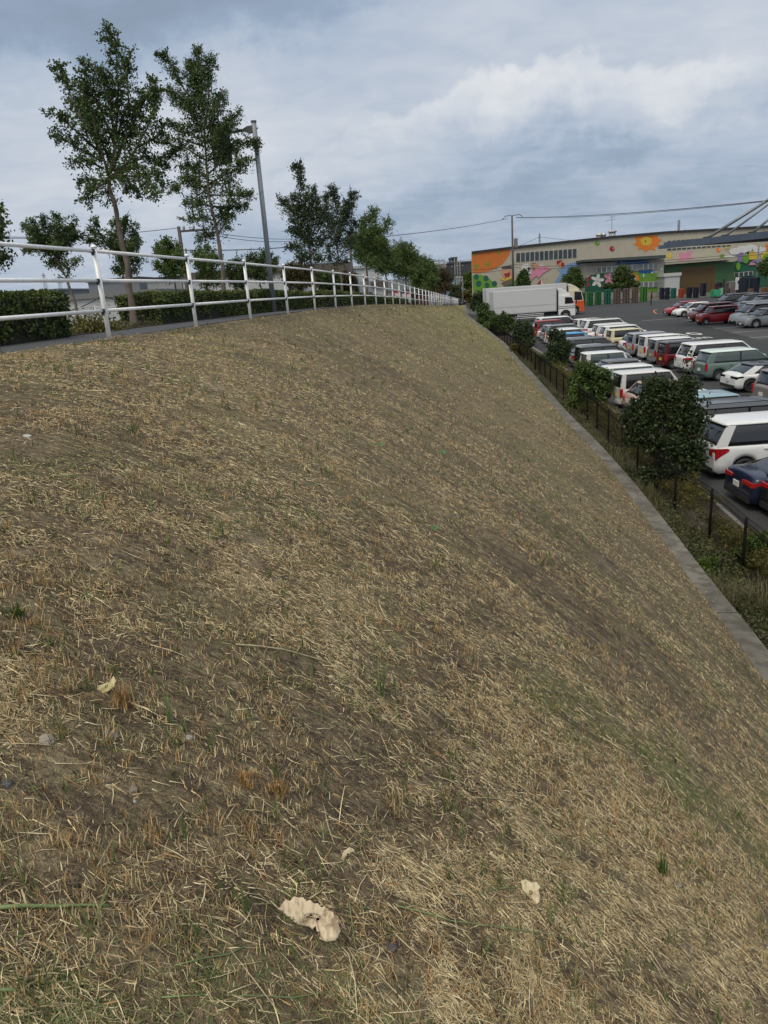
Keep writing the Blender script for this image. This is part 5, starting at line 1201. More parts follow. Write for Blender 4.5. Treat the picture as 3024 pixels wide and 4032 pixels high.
# ------------------------------------------------------------------ pallet stacks
def pallet_mesh(c):
    m = mat('pallet_'+c[0], c[1], .6, var=.15, scale=3); mb = MB(); W = 1.1
    pr = [(0, 0), (.12, 0), (.12, .13), (.48, .13), (.48, 0), (.62, 0), (.62, .13), (.98, .13), (.98, 0), (W, 0), (W, .185), (0, .185)]
    mb.prism([(x, 0, z) for x, z in pr], (0, 0, 0), (0, W, 0)); me = mb.me('pallet'); me.materials.append(m); return me
PC = dict(green=('green', (.02, .14, .04)), teal=('teal', (.012, .13, .095)), brown=('brown', (.14, .105, .095)), lime=('lime', (.05, .19, .03)), navy=('navy', (.012, .016, .035)), red=('red', (.42, .07, .03)), grey=('grey', (.22, .20, .19)), rust=('rust', (.18, .09, .05)))
PM = {k: pallet_mesh(v) for k, v in PC.items()}
stacks = [('green', (1400, 1455), 820, 960, Z1c, 'green pallet in the leftmost green stack next to the orange truck cab'), ('green', (1462, 1535), 818, 960, Z1c, 'green pallet in the second green stack from the truck'), ('green', (1538, 1612), 815, 950, Z1c, 'green pallet in the third green stack from the truck'),
 ('teal', (147, 225), 797, 945, Z2, 'teal pallet in the stack left of the grey-brown stacks'), ('brown', (235, 320), 795, 940, Z2, 'grey-brown pallet in the left of three touching grey-brown stacks'), ('brown', (322, 405), 788, 935, Z2, 'grey-brown pallet in the middle of three touching grey-brown stacks'), ('brown', (408, 480), 783, 930, Z2, 'grey-brown pallet in the right of three touching grey-brown stacks'),
 ('lime', (484, 575), 775, 920, Z2, 'bright green pallet in the stack behind the walking person'), ('navy', (668, 715), 785, 900, Z2, 'dark navy pallet in the left stack below the silver shed'), ('navy', (718, 768), 785, 900, Z2, 'dark navy pallet in the right stack below the silver shed'), ('teal', (772, 838), 780, 890, Z2, 'teal pallet in the stack left of the orange-red stack'),
 ('red', (845, 915), 797, 885, Z2, 'orange-red pallet in the low stack before the brown shutter'), ('navy', (922, 982), 775, 885, Z2, 'dark navy pallet in the stack right of the orange-red one'), ('navy', (985, 1045), 775, 885, Z2, 'dark navy pallet in the second stack right of the orange-red one'), ('navy', (1050, 1125), 737, 868, Z2, 'dark navy pallet in the tall stack left of the forklift'),
 ('navy', (1205, 1258), 735, 868, Z2, 'dark navy pallet in the tall stack right of the forklift'), ('brown', (1262, 1330), 728, 868, Z2, 'grey-brown pallet in the tall stack left of the slotted pale stack'), ('grey', (1332, 1376), 720, 860, Z2, 'pale grey pallet in the slotted stack left of the small white truck'),
 ('rust', (1500, 1560), 795, 865, Z2, 'rust-brown pallet in the low stack before the dark container'), ('rust', (1622, 1690), 785, 868, Z2, 'rust-brown pallet in the stack at the right edge of the yard')]
def ORD(i, n):
    if i == 0: return 'lowest'
    if i == n-1: return 'topmost'
    return ['second', 'third', 'fourth', 'fifth', 'sixth', 'seventh', 'eighth', 'ninth', 'tenth', 'eleventh', 'twelfth', 'thirteenth', 'fourteenth', 'fifteenth', 'sixteenth', 'seventeenth', 'eighteenth', 'nineteenth'][i-1]+'-lowest'
for c, (x0, x1), yt, yb, cvf, lab in stacks:
    b0 = at_lot(*cvf(x0, yb)); b1 = at_lot(*cvf(x1, yb)); tp = at_Y(*cvf((x0+x1)/2, yt), (b0.y+b1.y)/2); z0 = lotz(b0.y); n = max(4, int((tp.z-z0)/.20)); w_ = abs(b1.x-b0.x)
    for i in range(n):
        o = bpy.data.objects.new('pallet', PM[c]); COL.objects.link(o); s = min(w_/1.1*.97, 1.35)
        o.location = (b0.x+random.uniform(-.02, .02), b0.y+random.uniform(-.03, .03), z0+.01+i*.197); o.scale = (w_/1.1*1.02, 1, 1); o.rotation_euler = (0, 0, R(random.uniform(-1, 1))); tag(o, ORD(i, n)+' '+lab, 'pallet', lab.replace(' pallet in', ' pallets in'))
# dark containers
for (x0, x1, yt, yb, lab) in ((1442, 1545, 692, 850, 'dark navy storage container right of the small white truck'), (1548, 1640, 690, 850, 'second dark navy storage container, beside the first')):
    b0 = at_lot(*Z2(x0, yb)); b1 = at_lot(*Z2(x1, yb)); tp = at_Y(*Z2((x0+x1)/2, yt), b0.y); z0 = lotz(b0.y); h = tp.z-z0; w_ = b1.x-b0.x
    root = thing('container', lab, 'container', (b0.x, b0.y, z0)); mb = MB(); mb.box((0, 0, .12), (w_-.05, 2.2, h)); mb.build('body', PM['navy'].materials[0], root, bevel=.03)
    for k in range(5):
        mb = MB(); xx = .1+(w_-.25)*k/4; mb.box((xx-.04, -.05, .15), (xx+.04, .0, h-.05)); mb.build('rib', PM['navy'].materials[0], root)
#@@PART5
# ------------------------------------------------------------------ trees in front of the warehouse
GT = 'round topped trees in front of the warehouse'
bush('dark conical tree before the painted pink dolphin', (2062, 1190), I, [(2062, 1085, 17, 22), (2060, 1110, 24, 24), (2064, 1135, 24, 26)], 1900, .16, L_TREE, depth_y=122, cat='tree', group=GT, stem=.12, name='tree')
bush('dark broad tree behind the orange truck cab', (2255, 1190), I, [(2262, 1070, 20, 18), (2250, 1100, 34, 26), (2275, 1115, 28, 24), (2240, 1125, 28, 20)], 2300, .16, L_TREE, depth_y=122, cat='tree', group=GT, stem=.12, name='tree')
bush('dark tree between the painted flower and the rainbow', (2455, 1180), I, [(2455, 1065, 24, 18), (2442, 1090, 30, 26), (2468, 1100, 28, 26), (2450, 1125, 34, 18)], 2400, .16, L_TREE, depth_y=124, cat='tree', group=GT, stem=.12, name='tree')
bush('small round green shrub below the painted rainbow', (2502, 1150), I, [(2502, 1120, 13, 10)], 500, .14, L_TREE2, depth_y=124)
bush('low dark shrub left of the tree by the rainbow', (2400, 1150), I, [(2395, 1128, 20, 9)], 500, .14, L_TREE, depth_y=124)
bush('dark tree cut by the right edge beside the tall concrete pole', (3025, 1150), I, [(3005, 1050, 22, 18), (3030, 1040, 25, 25), (3020, 1070, 25, 14)], 1500, .15, L_TREE, depth_y=112, cat='tree', stem=.10, name='tree')
bush('olive tree left of the warehouse corner by the road', (1843, 1185), I, [(1843, 1090, 18, 16), (1838, 1115, 20, 18), (1850, 1125, 16, 18)], 1500, .2, L_TREE2, depth_y=150, cat='tree', stem=.10, name='tree')
bush('dark low tree on the road side beyond the end of the railing', (1795, 1190), I, [(1793, 1140, 18, 16), (1800, 1160, 22, 16), (1785, 1165, 16, 12)], 1500, .2, L_DEEP, depth_y=150, cat='tree', stem=.10, name='tree')
bush('olive shrub above the small dark four-wheel-drive', (1840, 1190), I, [(1842, 1160, 22, 16), (1855, 1175, 16, 14)], 1000, .2, L_YEL, depth_y=140, stem=.05)

# ------------------------------------------------------------------ poles and wires
M_POLE = mat('pole_concrete', (.17, .16, .155), .85, var=.15, scale=2); M_POLED = mat('pole_dark', (.07, .065, .065), .8, var=.15, scale=2); M_WIRE = mat('wire', (.03, .03, .032), .6); M_INS = mat('insulator', (.35, .36, .37), .3)
def pole(label, top, Y, r, zb=None, arm=None, m=None, name='utility_pole', rt=None):
    p = at_Y(*top, Y); zb = lotz(Y) if zb is None else zb; root = thing(name, label, 'pole', (p.x, p.y, zb)); H = p.z-zb
    mb = MB(); mb.tube([(0, 0, -.2), (0, 0, H)], [r, rt or r*.65], 12); mb.build('pole', m or M_POLE, root, True)
    for (x0, x1, dz) in (arm or []):
        mb = MB(); mb.box((x0, -.06, H+dz-.06), (x1, .06, H+dz+.06)); mb.build('crossarm', M_POLED, root)
        for k in range(3):
            x = x0+(x1-x0)*(k+.5)/3; mb = MB(); mb.tube([(x, 0, H+dz+.05), (x, 0, H+dz+.22), (x, 0, H+dz+.34)], [.05, .09, .04], 8); mb.build('insulator', M_INS, root, True)
    return root, H
pA, hA = pole('tall dark utility pole standing before the warehouse, behind the trucks', (2016, 847), 118, .19, m=M_POLED)
mb = MB(); mb.tube([(-1.5, 0, hA-.55), (-1.0, 0, hA-.1), (-.2, 0, hA+.0)], .05, 6); mb.build('bracket', M_POLED, pA); mb = MB(); mb.tube([(1.6, 0, hA-.3), (1.1, 0, hA+.0), (.2, 0, hA-.05)], .05, 6); mb.build('bracket', M_POLED, pA)
mb = MB(); mb.box((.25, -.2, hA-4.6), (.75, .2, hA-3.3)); mb.build('equipment_box', M_POLE, pA)
pole('concrete pole at the right edge in front of the painted clouds', (2988, 965), 118, .17)
pole('leaning-looking utility pole left of the second tall tree, with short crossarm', (703, 892), 48, .16, zb=-6, arm=[(0, 1.8, -.28)], m=M_POLED)
pole('thin dark utility pole behind the second railing post', (731, 978), 46, .07, zb=-6, m=M_POLED)
pole('slim utility pole rising behind the dark pair of street trees', (1374, 910), 62, .14, zb=-5.5, m=M_POLED)
pole('very thin mast above the white building left of the dark pair', (1166, 1005), 90, .06, zb=-5.5, m=M_POLE, name='mast')
pole('white utility pole in front of the dark far building', (1821, 1090), 140, .14, m=M_POLE)
for i, (x, y, Y, a) in enumerate(((1727, 1019, 170, [(-1, 1, -.4)]), (1748, 1020, 165, None), (1790, 1015, 175, [(-1, 1, -1), (-1, 1, -2)]), (1800, 1022, 160, [(-.9, .9, -.6)]), (1810, 1030, 158, [(-.9, .9, -1)]))):
    pole(['slim far pole with a crossarm left of the dark building', 'plain far pole between the trees and the dark building', 'far pole with two crossarms before the dark building', 'far pole with one crossarm before the dark building', 'rightmost far pole before the dark building'][i], (x, y), Y, .16, arm=a, m=M_POLE)
def wire(label, pts, r=.02, sag=.0, group=None):
    P_ = [at_Y(x, y, Y) for x, y, Y in pts]; out = []
    for a, b in zip(P_, P_[1:]):
        n = 10
        for k in range(n):
            q = k/n; p = a.lerp(b, q); p.z -= sag*4*q*(1-q); out.append(p)
    out.append(P_[-1]); c = P_[0].copy(); mb = MB(); mb.tube([p-c for p in out], r, 5); o = mb.build('power_line', M_WIRE); o.location = c; tag(o, label, 'cable', group)
wire('overhead cable from the dark pole to the upper right edge', [(2033, 856, 118), (3060, 786, 62)], .035, .35)
wire('second overhead cable from the dark pole to the upper right edge, just below the first', [(2033, 858, 118), (3060, 789, 62)], .022, .4)
wire('overhead cable from the dark pole leftwards behind the street trees', [(2000, 861, 118), (1375, 945, 62), (700, 985, 48), (500, 988, 46)], .03, .25)
wire('low cable crossing the warehouse front above the painted faces', [(1690, 1075, 150), (1850, 1062, 132), (2022, 1041, 118), (2310, 1042, 118), (3060, 985, 112)], .035, .25)
wire('lower of the cables crossing the warehouse front', [(1690, 1082, 150), (1850, 1071, 132), (2022, 1052, 118), (2310, 1046, 118), (3060, 995, 112)], .03, .35)
wire('cable from the left edge to the leaning-looking pole', [(-30, 932, 40), (347, 928, 44), (703, 897, 48)], .018, .05)
wire('lower cable of the pair at the left edge', [(-30, 937, 40), (380, 934, 46)], .015, .05)
wire('upper cable running right from the leaning-looking pole', [(745, 902, 48), (1180, 941, 70)], .02, .2)
wire('second cable running right from the leaning-looking pole', [(745, 905, 48), (1200, 943, 70)], .02, .4)
wire('stay wire from the dark pole down across the painted boy', [(2022, 1041, 118), (1975, 1118, 112)], .02); 
wire('cable bundle dipping between the hedges on the left', [(-30, 1192, 42), (400, 1165, 46), (800, 1130, 60)], .03, .8)
def pylon(label, x, yt, yb, Y, w):
    t_, b = at_Y(x, yt, Y), at_Y(x, yb, Y); root = thing('pylon', label, 'pylon', (b.x, b.y, b.z)); H = t_.z-b.z; mb = MB(); r = .13
    for sx, sy in ((-1, -1), (1, -1), (1, 1), (-1, 1)): mb.tube([(sx*w/2, sy*w/2, -20), (sx*w*.42, sy*w*.42, 0), (sx*w*.12, sy*w*.12, H)], r, 4)
    for k in range(9):
        q0, q1 = k/9, (k+1)/9; a0, a1 = w*(.42-.30*q0), w*(.42-.30*q1)
        for s in (-1, 1): mb.tube([(-s*a0, -a0, H*q0), (s*a1, -a1, H*q1)], r*.6, 4)
    for q in (.62, .76, .90): mb.tube([(-w*.75, 0, H*q), (w*.75, 0, H*q)], r, 4)
    mb.build('tower', mat('pylon_steel', (.22, .25, .28), .6, .3), root)
pylon('faint lattice pylon above the left roofs, left of the flat-topped tree trunk', 186, 1075, 1160, 600, 3.2)
pylon('faint lattice pylon right of the flat-topped tree trunk', 243, 1085, 1160, 700, 3.6)
pylon('faint lattice pylon second right of the flat-topped tree trunk', 276, 1090, 1160, 800, 4)
pylon('lattice pylon over the roof between the dark pole and the roof vents', 2125, 918, 990, 500, 1.3)
pylon('lattice pylon over the warehouse roof right of the painted sun', 2671, 866, 930, 400, 1.3)
wire('faint far power line left of the warehouse pylon', [(1560, 1010, 500), (2125, 932, 500)], .12, 8); wire('faint far power line right of the warehouse pylon', [(2125, 932, 500), (2700, 905, 420)], .10, 4)

# ------------------------------------------------------------------ buildings left of the raised road and beyond
M_BW = mat('sheet_pale', (.40, .42, .43), .7, var=.08, scale=.4); M_BG = mat('sheet_grey', (.15, .17, .19), .7, var=.1, scale=.4); M_BD = mat('sheet_dark', (.035, .045, .06), .6, var=.1, scale=.3); M_BROWN = mat('roof_brown', (.09, .075, .068), .7)
M_BM = mat('sheet_mid', (.26, .28, .29), .7, var=.1, scale=.4, streak=(3, 1, .2))
def house(label, x0, x1, yt, Y, dep, m, roof=None, th=.4, wins=0, wy=(.45, .7), name='building', cvf=I, group='industrial buildings beyond the raised road'):
    r_, w_, h_ = boxthing(name, label, 'building', x0, x1, yt, Y, dep, m, cvf, roof, th, group)
    for k in range(wins):
        a = w_*(k+.25)/wins; b = w_*(k+.75)/wins; mb = MB(); mb.box((a, -.06, h_*wy[0]), (b, -.01, h_*wy[1])); mb.build('window', M_WIN, r_)
    return r_, w_, h_
house('dark blue-grey warehouse left of the knobbly trunk', 343, 545, 1096, 95, 20, M_BG, M_RDARK, .3)
house('long low pale building behind the two nearest hedges', 190, 610, 1152, 62, 14, M_BW, mat('roof_grey', (.16, .165, .17), .6), .4, 5, (.2, .5))
house('long flat dark roofed sheds at the far left horizon', -60, 230, 1146, 120, 15, M_BG, M_BG, .3)
house('grey industrial shed between the knobbly trunk and the leaning-looking pole', 575, 712, 1090, 85, 18, M_BM, M_RDARK, .3, 3, (.3, .5))
house('pale factory wall left of the lamp post', 712, 1130, 1062, 82, 25, M_BW, M_BROWN, .7, 4, (.25, .5))
house('white two-storey building with brown roof band behind the dark street trees', 1178, 1372, 1037, 92, 20, M_BW, M_BROWN, 1.3)
house('pale building right of the brown roofed one, behind the far street trees', 1372, 1500, 1045, 98, 20, M_BW, M_BW, .3, 3, (.6, .8))
house('low grey roofed workshop behind the far railing', 1420, 1640, 1102, 88, 14, M_BM, mat('roof_bluegrey', (.20, .23, .25), .6), 1.2, 4, (.15, .45))
house('small white house at the right of the dark pair of trees', 1466, 1512, 1108, 66, 8, M_BW, M_BROWN, .5, 1, (.3, .6))
house('dark blue-black building beyond the end of the road', 1758, 1860, 1030, 240, 30, M_BD, M_BD, .5)
house('dark rooftop tank block on the blue-black building', 1777, 1799, 1012, 245, 8, M_BD, M_BD, .5)
house('pale flats left of the blue-black building', 1700, 1757, 1034, 230, 20, mat('flats', (.30, .30, .30), .8, var=.1), M_BW, .5, 5, (.55, .85))
house('pale blue roofed low building below the blue-black one', 1765, 1850, 1088, 190, 12, mat('pale_blue', (.25, .36, .42), .7), M_BW, .4)
for x0, x1, yt, c, lab in ((1552, 1573, 1148, 'red', 'red vending machine left of the blue and white one'), (1580, 1597, 1150, 'navy', 'blue and white vending machine between two red ones'), (1599, 1616, 1152, 'red', 'red vending machine right of the blue and white one')):
    a, b = at_Y(x0, yt, 62), at_Y(x1, yt, 62); g = zc(66)-.4; w_ = b.x-a.x; h_ = a.z-g
    root = thing('vending_machine', lab, 'vending machine', (a.x, 62, g), group='vending machines across the road'); mb = MB(); mb.box((0, 0, 0), (w_, .6, h_)); mb.build('cabinet', PA[c], root, bevel=.02)
    mb = MB(); mb.box((w_*.1, -.02, h_*.50), (w_*.9, .0, h_*.92)); mb.build('display', mat('vend_display', (.45, .46, .46), .2, var=.4, scale=14), root); mb = MB(); mb.box((w_*.2, -.02, h_*.1), (w_*.8, .0, h_*.22)); mb.build('flap', M_PLAST, root)
boxthing('container', 'dark red container right of the vending machines, behind the railing', 'container', 1622, 1690, 1150, 70, 3, mat('maroon', (.07, .02, .022), .6, var=.2), I, None, .05)
# narrow street climbing away at the end
mb = MB(); a, b, c, d = at_lot(1760, 1200), at_lot(1800, 1200), at_lot(1812, 1160, .2), at_lot(1800, 1160, .2)

# ------------------------------------------------------------------ steel canopy reaching in from the right
def at_z(x, y, z): d = ray(x, y); return d*(z/d.z)
ZB = 1.62; A_ = at_z(2592, 981, ZB); B_ = at_z(3024, 937, ZB); dr = (B_-A_).normalized(); Bx = A_+dr*((B_-A_).length*1.45)
C_ = at_z(3024, 955, ZB); dc = (C_-A_).normalized(); Cx = A_+dc*((C_-A_).length*1.5)
can = thing('canopy', 'blue-grey steel canopy with sloping stay pipes reaching in from the right edge', 'canopy', (Bx.x, Bx.y, lotz(Bx.y))); co = can.location
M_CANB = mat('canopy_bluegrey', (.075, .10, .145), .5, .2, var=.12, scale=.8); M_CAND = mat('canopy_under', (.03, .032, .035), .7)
n_ = Vector((-dr.y, dr.x, 0)); n_ = n_ if n_.y > 0 else -n_
def lp(v, z): return Vector((v.x, v.y, z))-co
mb = MB(); mb.prism([lp(A_, ZB), lp(Bx, ZB), lp(Bx, ZB+.30), lp(A_, ZB+.30)], (0, 0, 0), n_*.35); mb.build('fascia_beam', M_CANB, can)
mb = MB(); mb.prism([lp(A_+dr*.6, ZB+.305), lp(Bx, ZB+.305), lp(Bx, ZB+.50), lp(A_+dr*.6, ZB+.50)], (0, 0, 0), n_*.6); mb.build('upper_beam', M_CANB, can)
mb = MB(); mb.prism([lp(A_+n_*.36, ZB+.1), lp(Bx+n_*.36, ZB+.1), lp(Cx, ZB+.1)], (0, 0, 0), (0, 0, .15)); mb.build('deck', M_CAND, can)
M_PIPE = mat('stay_pipe', (.20, .22, .23), .45, .4, var=.15, scale=1)
masttop = None
for (a, b, r) in (((1085, 315), (1612, 0), .125), ((1255, 295), (1664, 8), .085), ((1510, 265), (1664, 150), .10)):
    lo_, hi_ = 0.0, (Bx-A_).length; tx_ = Z2(*a)[0]
    for _ in range(40):
        md = (lo_+hi_)/2; q_ = A_+dr*md+n_*.3; q_ = Vector((q_.x, q_.y, ZB+.45))
        if 1512+FPX*q_.dot(Rt)/q_.dot(Fw) < tx_: lo_ = md
        else: hi_ = md
    p = q_
    q = at_Y(*Z2(*b), p.y-.5); q2 = p+(q-p)*1.5; mb = MB(); mb.tube([p-co, q2-co], r, 12); mb.build('stay_pipe', M_PIPE, can, True)
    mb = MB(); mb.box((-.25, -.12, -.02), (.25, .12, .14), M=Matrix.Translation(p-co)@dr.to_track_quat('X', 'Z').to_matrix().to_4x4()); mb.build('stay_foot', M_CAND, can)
mb = MB(); mb.tube([lp(Bx+n_*.5, co.z), lp(Bx+n_*.5, 9.5)], .3, 14); mb.build('mast', M_PIPE, can, True)

# ------------------------------------------------------------------ small white truck, forklift, people
P0 = at_lot(*Z2(1385, 842)); z0 = lotz(P0.y); tk = thing('truck', 'small white truck facing the camera beside the dark containers', 'truck', (P0.x, P0.y, z0)); tw_ = abs(at_lot(*Z2(1495, 842)).x-P0.x)
mb = MB(); mb.prism([(0, 0, .5), (0, -.05, 1.25), (0, .35, 2.35), (0, 1.5, 2.4), (0, 1.5, .5)], (0, 0, 0), (min(tw_, 1.9), 0, 0)); mb.build('cab', PA['white'], tk, bevel=.06); w_ = min(tw_, 1.9)
mb = MB(); mb.prism([(.12, .0, 1.38), (w_-.12, .0, 1.38), (w_-.16, .30, 2.15), (.16, .30, 2.15)], (0, -.045, .02), (0, .03, 0)); mb.build('windscreen', M_GLASS, tk)
for xx in (.08, w_-.38): mb = MB(); mb.box((xx, -.08, .78), (xx+.3, -.02, .95)); mb.build('headlight', M_LAMP, tk)
mb = MB(); mb.box((.1, -.07, .42), (w_-.1, .0, .62)); mb.build('bumper', M_PLAST, tk); mb = MB(); mb.box((0, 1.6, .8), (w_, 4.2, 1.9)); mb.build('load_bed', PA['lgrey'], tk)
for xx in (.12, w_-.12):
    for yy in (.8, 3.3):
        o = bpy.data.objects.new('wheel', cached(('sw',), lambda: wheel_mesh(.34))); COL.objects.link(o); o.parent = tk; o.location = (xx, yy, .34); o.rotation_euler = (0, 0, math.pi/2)
        if not o.data.materials: o.data.materials.append(M_TYRE)
for s in (0, w_): mb = MB(); mb.box((s-.06 if s else -.22, .1, 1.5), (s+.22 if s else .06, .16, 1.95)); mb.build('mirror', M_PLAST, tk)
SKIN = mat('skin', (.42, .26, .19), .6)
def figure(name, label, loc, rz, joints, radii, edges, m, parts=()):
    root = thing(name, label, 'person', loc, rz); me = bpy.data.meshes.new('body'); me.from_pydata(joints, edges, []); o = link('body', me, m, root)
    sk = o.modifiers.new('skin', 'SKIN'); sk.use_smooth_shade = True; lay = me.skin_vertices[0].data
    for v, r in zip(lay, radii): v.radius = (r, r)
    lay[0].use_root = True; ss = o.modifiers.new('sub', 'SUBSURF'); ss.levels = ss.render_levels = 1
    for nm, mesh_, mm in parts: link(nm, mesh_, mm, root)
    return root
def ball(c, rx, ry, rz_, n=14):
    bm = bmesh.new(); bmesh.ops.create_uvsphere(bm, u_segments=n, v_segments=n//2+3, radius=1); me = bpy.data.meshes.new('ball')
    for v in bm.verts: v.co = Vector((v.co.x*rx+c[0], v.co.y*ry+c[1], v.co.z*rz_+c[2]))
    for f in bm.faces: f.smooth = True
    bm.to_mesh(me); bm.free(); return me
#        0 pelvis 1 belly 2 chest 3 neck 4 head base 5 head top 6,7,8,9 L leg  10.. R leg  14.. L arm 18.. R arm
J = [(0, 0, .92), (0, 0, 1.10), (0, 0, 1.34), (0, 0, 1.47), (0, 0, 1.56), (0, 0, 1.68), (.09, .0, .88), (.12, .05, .50), (.16, -.02, .10), (.17, .13, .04), (-.09, .0, .88), (-.10, .10, .50), (-.14, .02, .10), (-.14, .17, .04),
     (.18, 0, 1.40), (.22, -.05, 1.14), (.21, .04, .92), (.20, .07, .82), (-.18, 0, 1.40), (-.22, .03, 1.14), (-.20, .14, .94), (-.19, .18, .85)]
Rr = [.135, .125, .145, .055, .075, .085, .085, .062, .045, .04, .085, .062, .045, .04, .06, .045, .036, .03, .06, .045, .036, .03]
Ed = [(0, 1), (1, 2), (2, 3), (3, 4), (4, 5), (0, 6), (6, 7), (7, 8), (8, 9), (0, 10), (10, 11), (11, 12), (12, 13), (2, 14), (14, 15), (15, 16), (16, 17), (2, 18), (18, 19), (19, 20), (20, 21)]
P0 = at_lot(*Z2(570, 955)); M_CLO = mat('dark_clothes', (.014, .015, .018), .85)
figure('person', 'person in dark clothes walking across the yard before the bright green pallets', (P0.x, P0.y, lotz(P0.y)), R(70), [(a*1.12, b*1.12, c*1.12) for a, b, c in J], Rr, Ed, M_CLO,
       [('face', ball((0, .03, 1.82), .085, .085, .115), SKIN), ('hair', ball((0, -.01, 1.865), .10, .11, .105), mat('hair_black', (.01, .01, .01), .6)), ('hand', ball((.224, .084, .90), .035, .045, .06), SKIN), ('hand', ball((-.213, .21, .93), .035, .045, .06), SKIN)])
P0 = at_lot(*Z2(1150, 885)); z0 = lotz(P0.y); fk = thing('forklift', 'green forklift truck working among the dark stacks', 'forklift', (P0.x, P0.y, z0)); M_FKG = mat('forklift_green', (.03, .26, .12), .45, var=.15); fk.scale = (1, 1, 1)
mb = MB(); mb.box((0, 0, .15), (1.0, 1.2, 1.15)); mb.build('body', M_FKG, fk, bevel=.06); mb = MB(); mb.box((1.02, .1, .15), (1.45, 1.1, 1.35)); mb.build('battery_box', mat('fk_light', (.16, .36, .26), .5), fk, bevel=.04)
for xx, yy in ((.06, .06), (.94, .06), (.06, 1.14), (.94, 1.14)): mb = MB(); mb.tube([(xx, yy, 1.1), (xx, yy, 2.15)], .03, 6); mb.build('guard_post', M_PLAST, fk)
mb = MB(); mb.box((-.02, -.02, 2.12), (1.05, 1.2, 2.2)); mb.build('guard_roof', M_PLAST, fk)
for xx in (1.52, 1.72): mb = MB(); mb.box((xx, .45, .1), (xx+.09, .6, 2.6)); mb.build('lift_mast', M_PLAST, fk)
mb = MB(); mb.box((1.78, .2, .1), (2.7, .32, .15)); mb.build('fork', M_PLAST, fk); mb = MB(); mb.box((1.78, .75, .1), (2.7, .87, .15)); mb.build('fork', M_PLAST, fk)
for xx in (.22, 1.3):
    o = bpy.data.objects.new('wheel', cached(('fw',), lambda: wheel_mesh(.19))); COL.objects.link(o); o.parent = fk; o.location = (xx, .05, .19)
    if not o.data.materials: o.data.materials.append(M_TYRE)
J2 = [(0, 0, .55), (0, 0, .75), (0, 0, 1.0), (0, 0, 1.12), (0, 0, 1.20), (0, 0, 1.32), (.1, .05, .52), (.12, .42, .55), (.12, .46, .20), (.12, .56, .14), (-.1, .05, .52), (-.12, .42, .55), (-.12, .46, .20), (-.12, .56, .14), (.19, 0, 1.05), (.24, .08, .84), (.16, .30, .86), (.12, .36, .88), (-.19, 0, 1.05), (-.24, .08, .84), (-.16, .30, .86), (-.12, .36, .88)]
figure('person', 'forklift driver in dark red jacket and white helmet', (P0.x+.55, P0.y+.5, z0+.75), R(-60), J2, Rr, Ed, mat('maroon_jacket', (.13, .02, .035), .85),
       [('face', ball((0, .04, 1.25), .075, .07, .09), SKIN), ('helmet', ball((0, .0, 1.33), .12, .13, .09), mat('helmet_white', (.7, .7, .7), .4)), ('hand', ball((.12, .38, .88), .04, .05, .04), SKIN), ('hand', ball((-.12, .38, .88), .04, .05, .04), SKIN)])
b0 = at_lot(*Z2(640, 875)); bz = lotz(b0.y); bk = thing('bicycle', 'small dark bicycle parked left of the silver shed', 'bicycle', (b0.x, b0.y, bz))
for xx in (0, 1.05): mb = MB(); mb.tube([(xx+.33*math.cos(a), 0, .35+.33*math.sin(a)) for a in np.linspace(0, 2*math.pi, 19)], .025, 5, cap=False); mb.build('wheel', M_TYRE, bk)
mb = MB(); mb.tube([(0, 0, .35), (.35, 0, .75), (.9, 0, .8), (.5, 0, .32), (0, 0, .35)], .025, 5); mb.tube([(1.05, 0, .35), (.88, 0, 1.0), (.78, 0, 1.02)], .022, 5); mb.build('frame', M_POLED, bk); mb = MB(); mb.box((.22, -.06, .86), (.46, .06, .92)); mb.build('saddle', M_PLAST, bk)

# ------------------------------------------------------------------ dry grass on the slope
def gnorm(u, t):
    e = .05; return np.array([-(slope_z(u+e, t)-slope_z(u-e, t))/(2*e), -(slope_z(u, t+e)-slope_z(u, t-e))/(2*e), 1.0])
# table of the slope for quick lookup
TG = np.concatenate([np.arange(-6, 16, .1), np.arange(16, 123, .5)]); SG = np.linspace(0, 1, 90)
UC = U_RAIL-.05; UTo = np.array([cop_u(t)-CW+.02 for t in TG])
ZG = np.array([[slope_z(UC+(ut-UC)*s, t)+rough_z(UC+(ut-UC)*s, t) for s in SG] for t, ut in zip(TG, UTo)])
def look(u, t):
    i = np.clip(np.searchsorted(TG, t)-1, 0, len(TG)-2); f = np.clip((t-TG[i])/(TG[i+1]-TG[i]), 0, 1)
    ut = np.interp(t, TG, UTo); s = np.clip((u-UC)/np.maximum(ut-UC, .3), 0, 1)*(len(SG)-1); j = np.clip(s.astype(int), 0, len(SG)-2); g = s-j
    return (ZG[i, j]*(1-g)+ZG[i, j+1]*g)*(1-f)+(ZG[i+1, j]*(1-g)+ZG[i+1, j+1]*g)*f
ch, sh_ = math.cos(HEAD), math.sin(HEAD)
def scatter(n, rmin, rmax, pw=1.0, edge=.30):
    r = rmin*(rmax/rmin)**(rng.random(n)**pw); a = R(1)*(rng.random(n)*92-46); x = r*np.sin(a); y = r*np.cos(a)
    u = x*ch-y*sh_; t = x*sh_+y*ch; ut = np.interp(t, TG, UTo); k = (u > UC+.03) & (u < ut+edge*rng.random(n)**2.5) & (t > -5) & (t < 121)
    return u[k], t[k], r[k]
def nz2(u, t, s, seed): return np.array([mnoise.noise(Vector((a*s, b*s, seed))) for a, b in zip(u, t)])
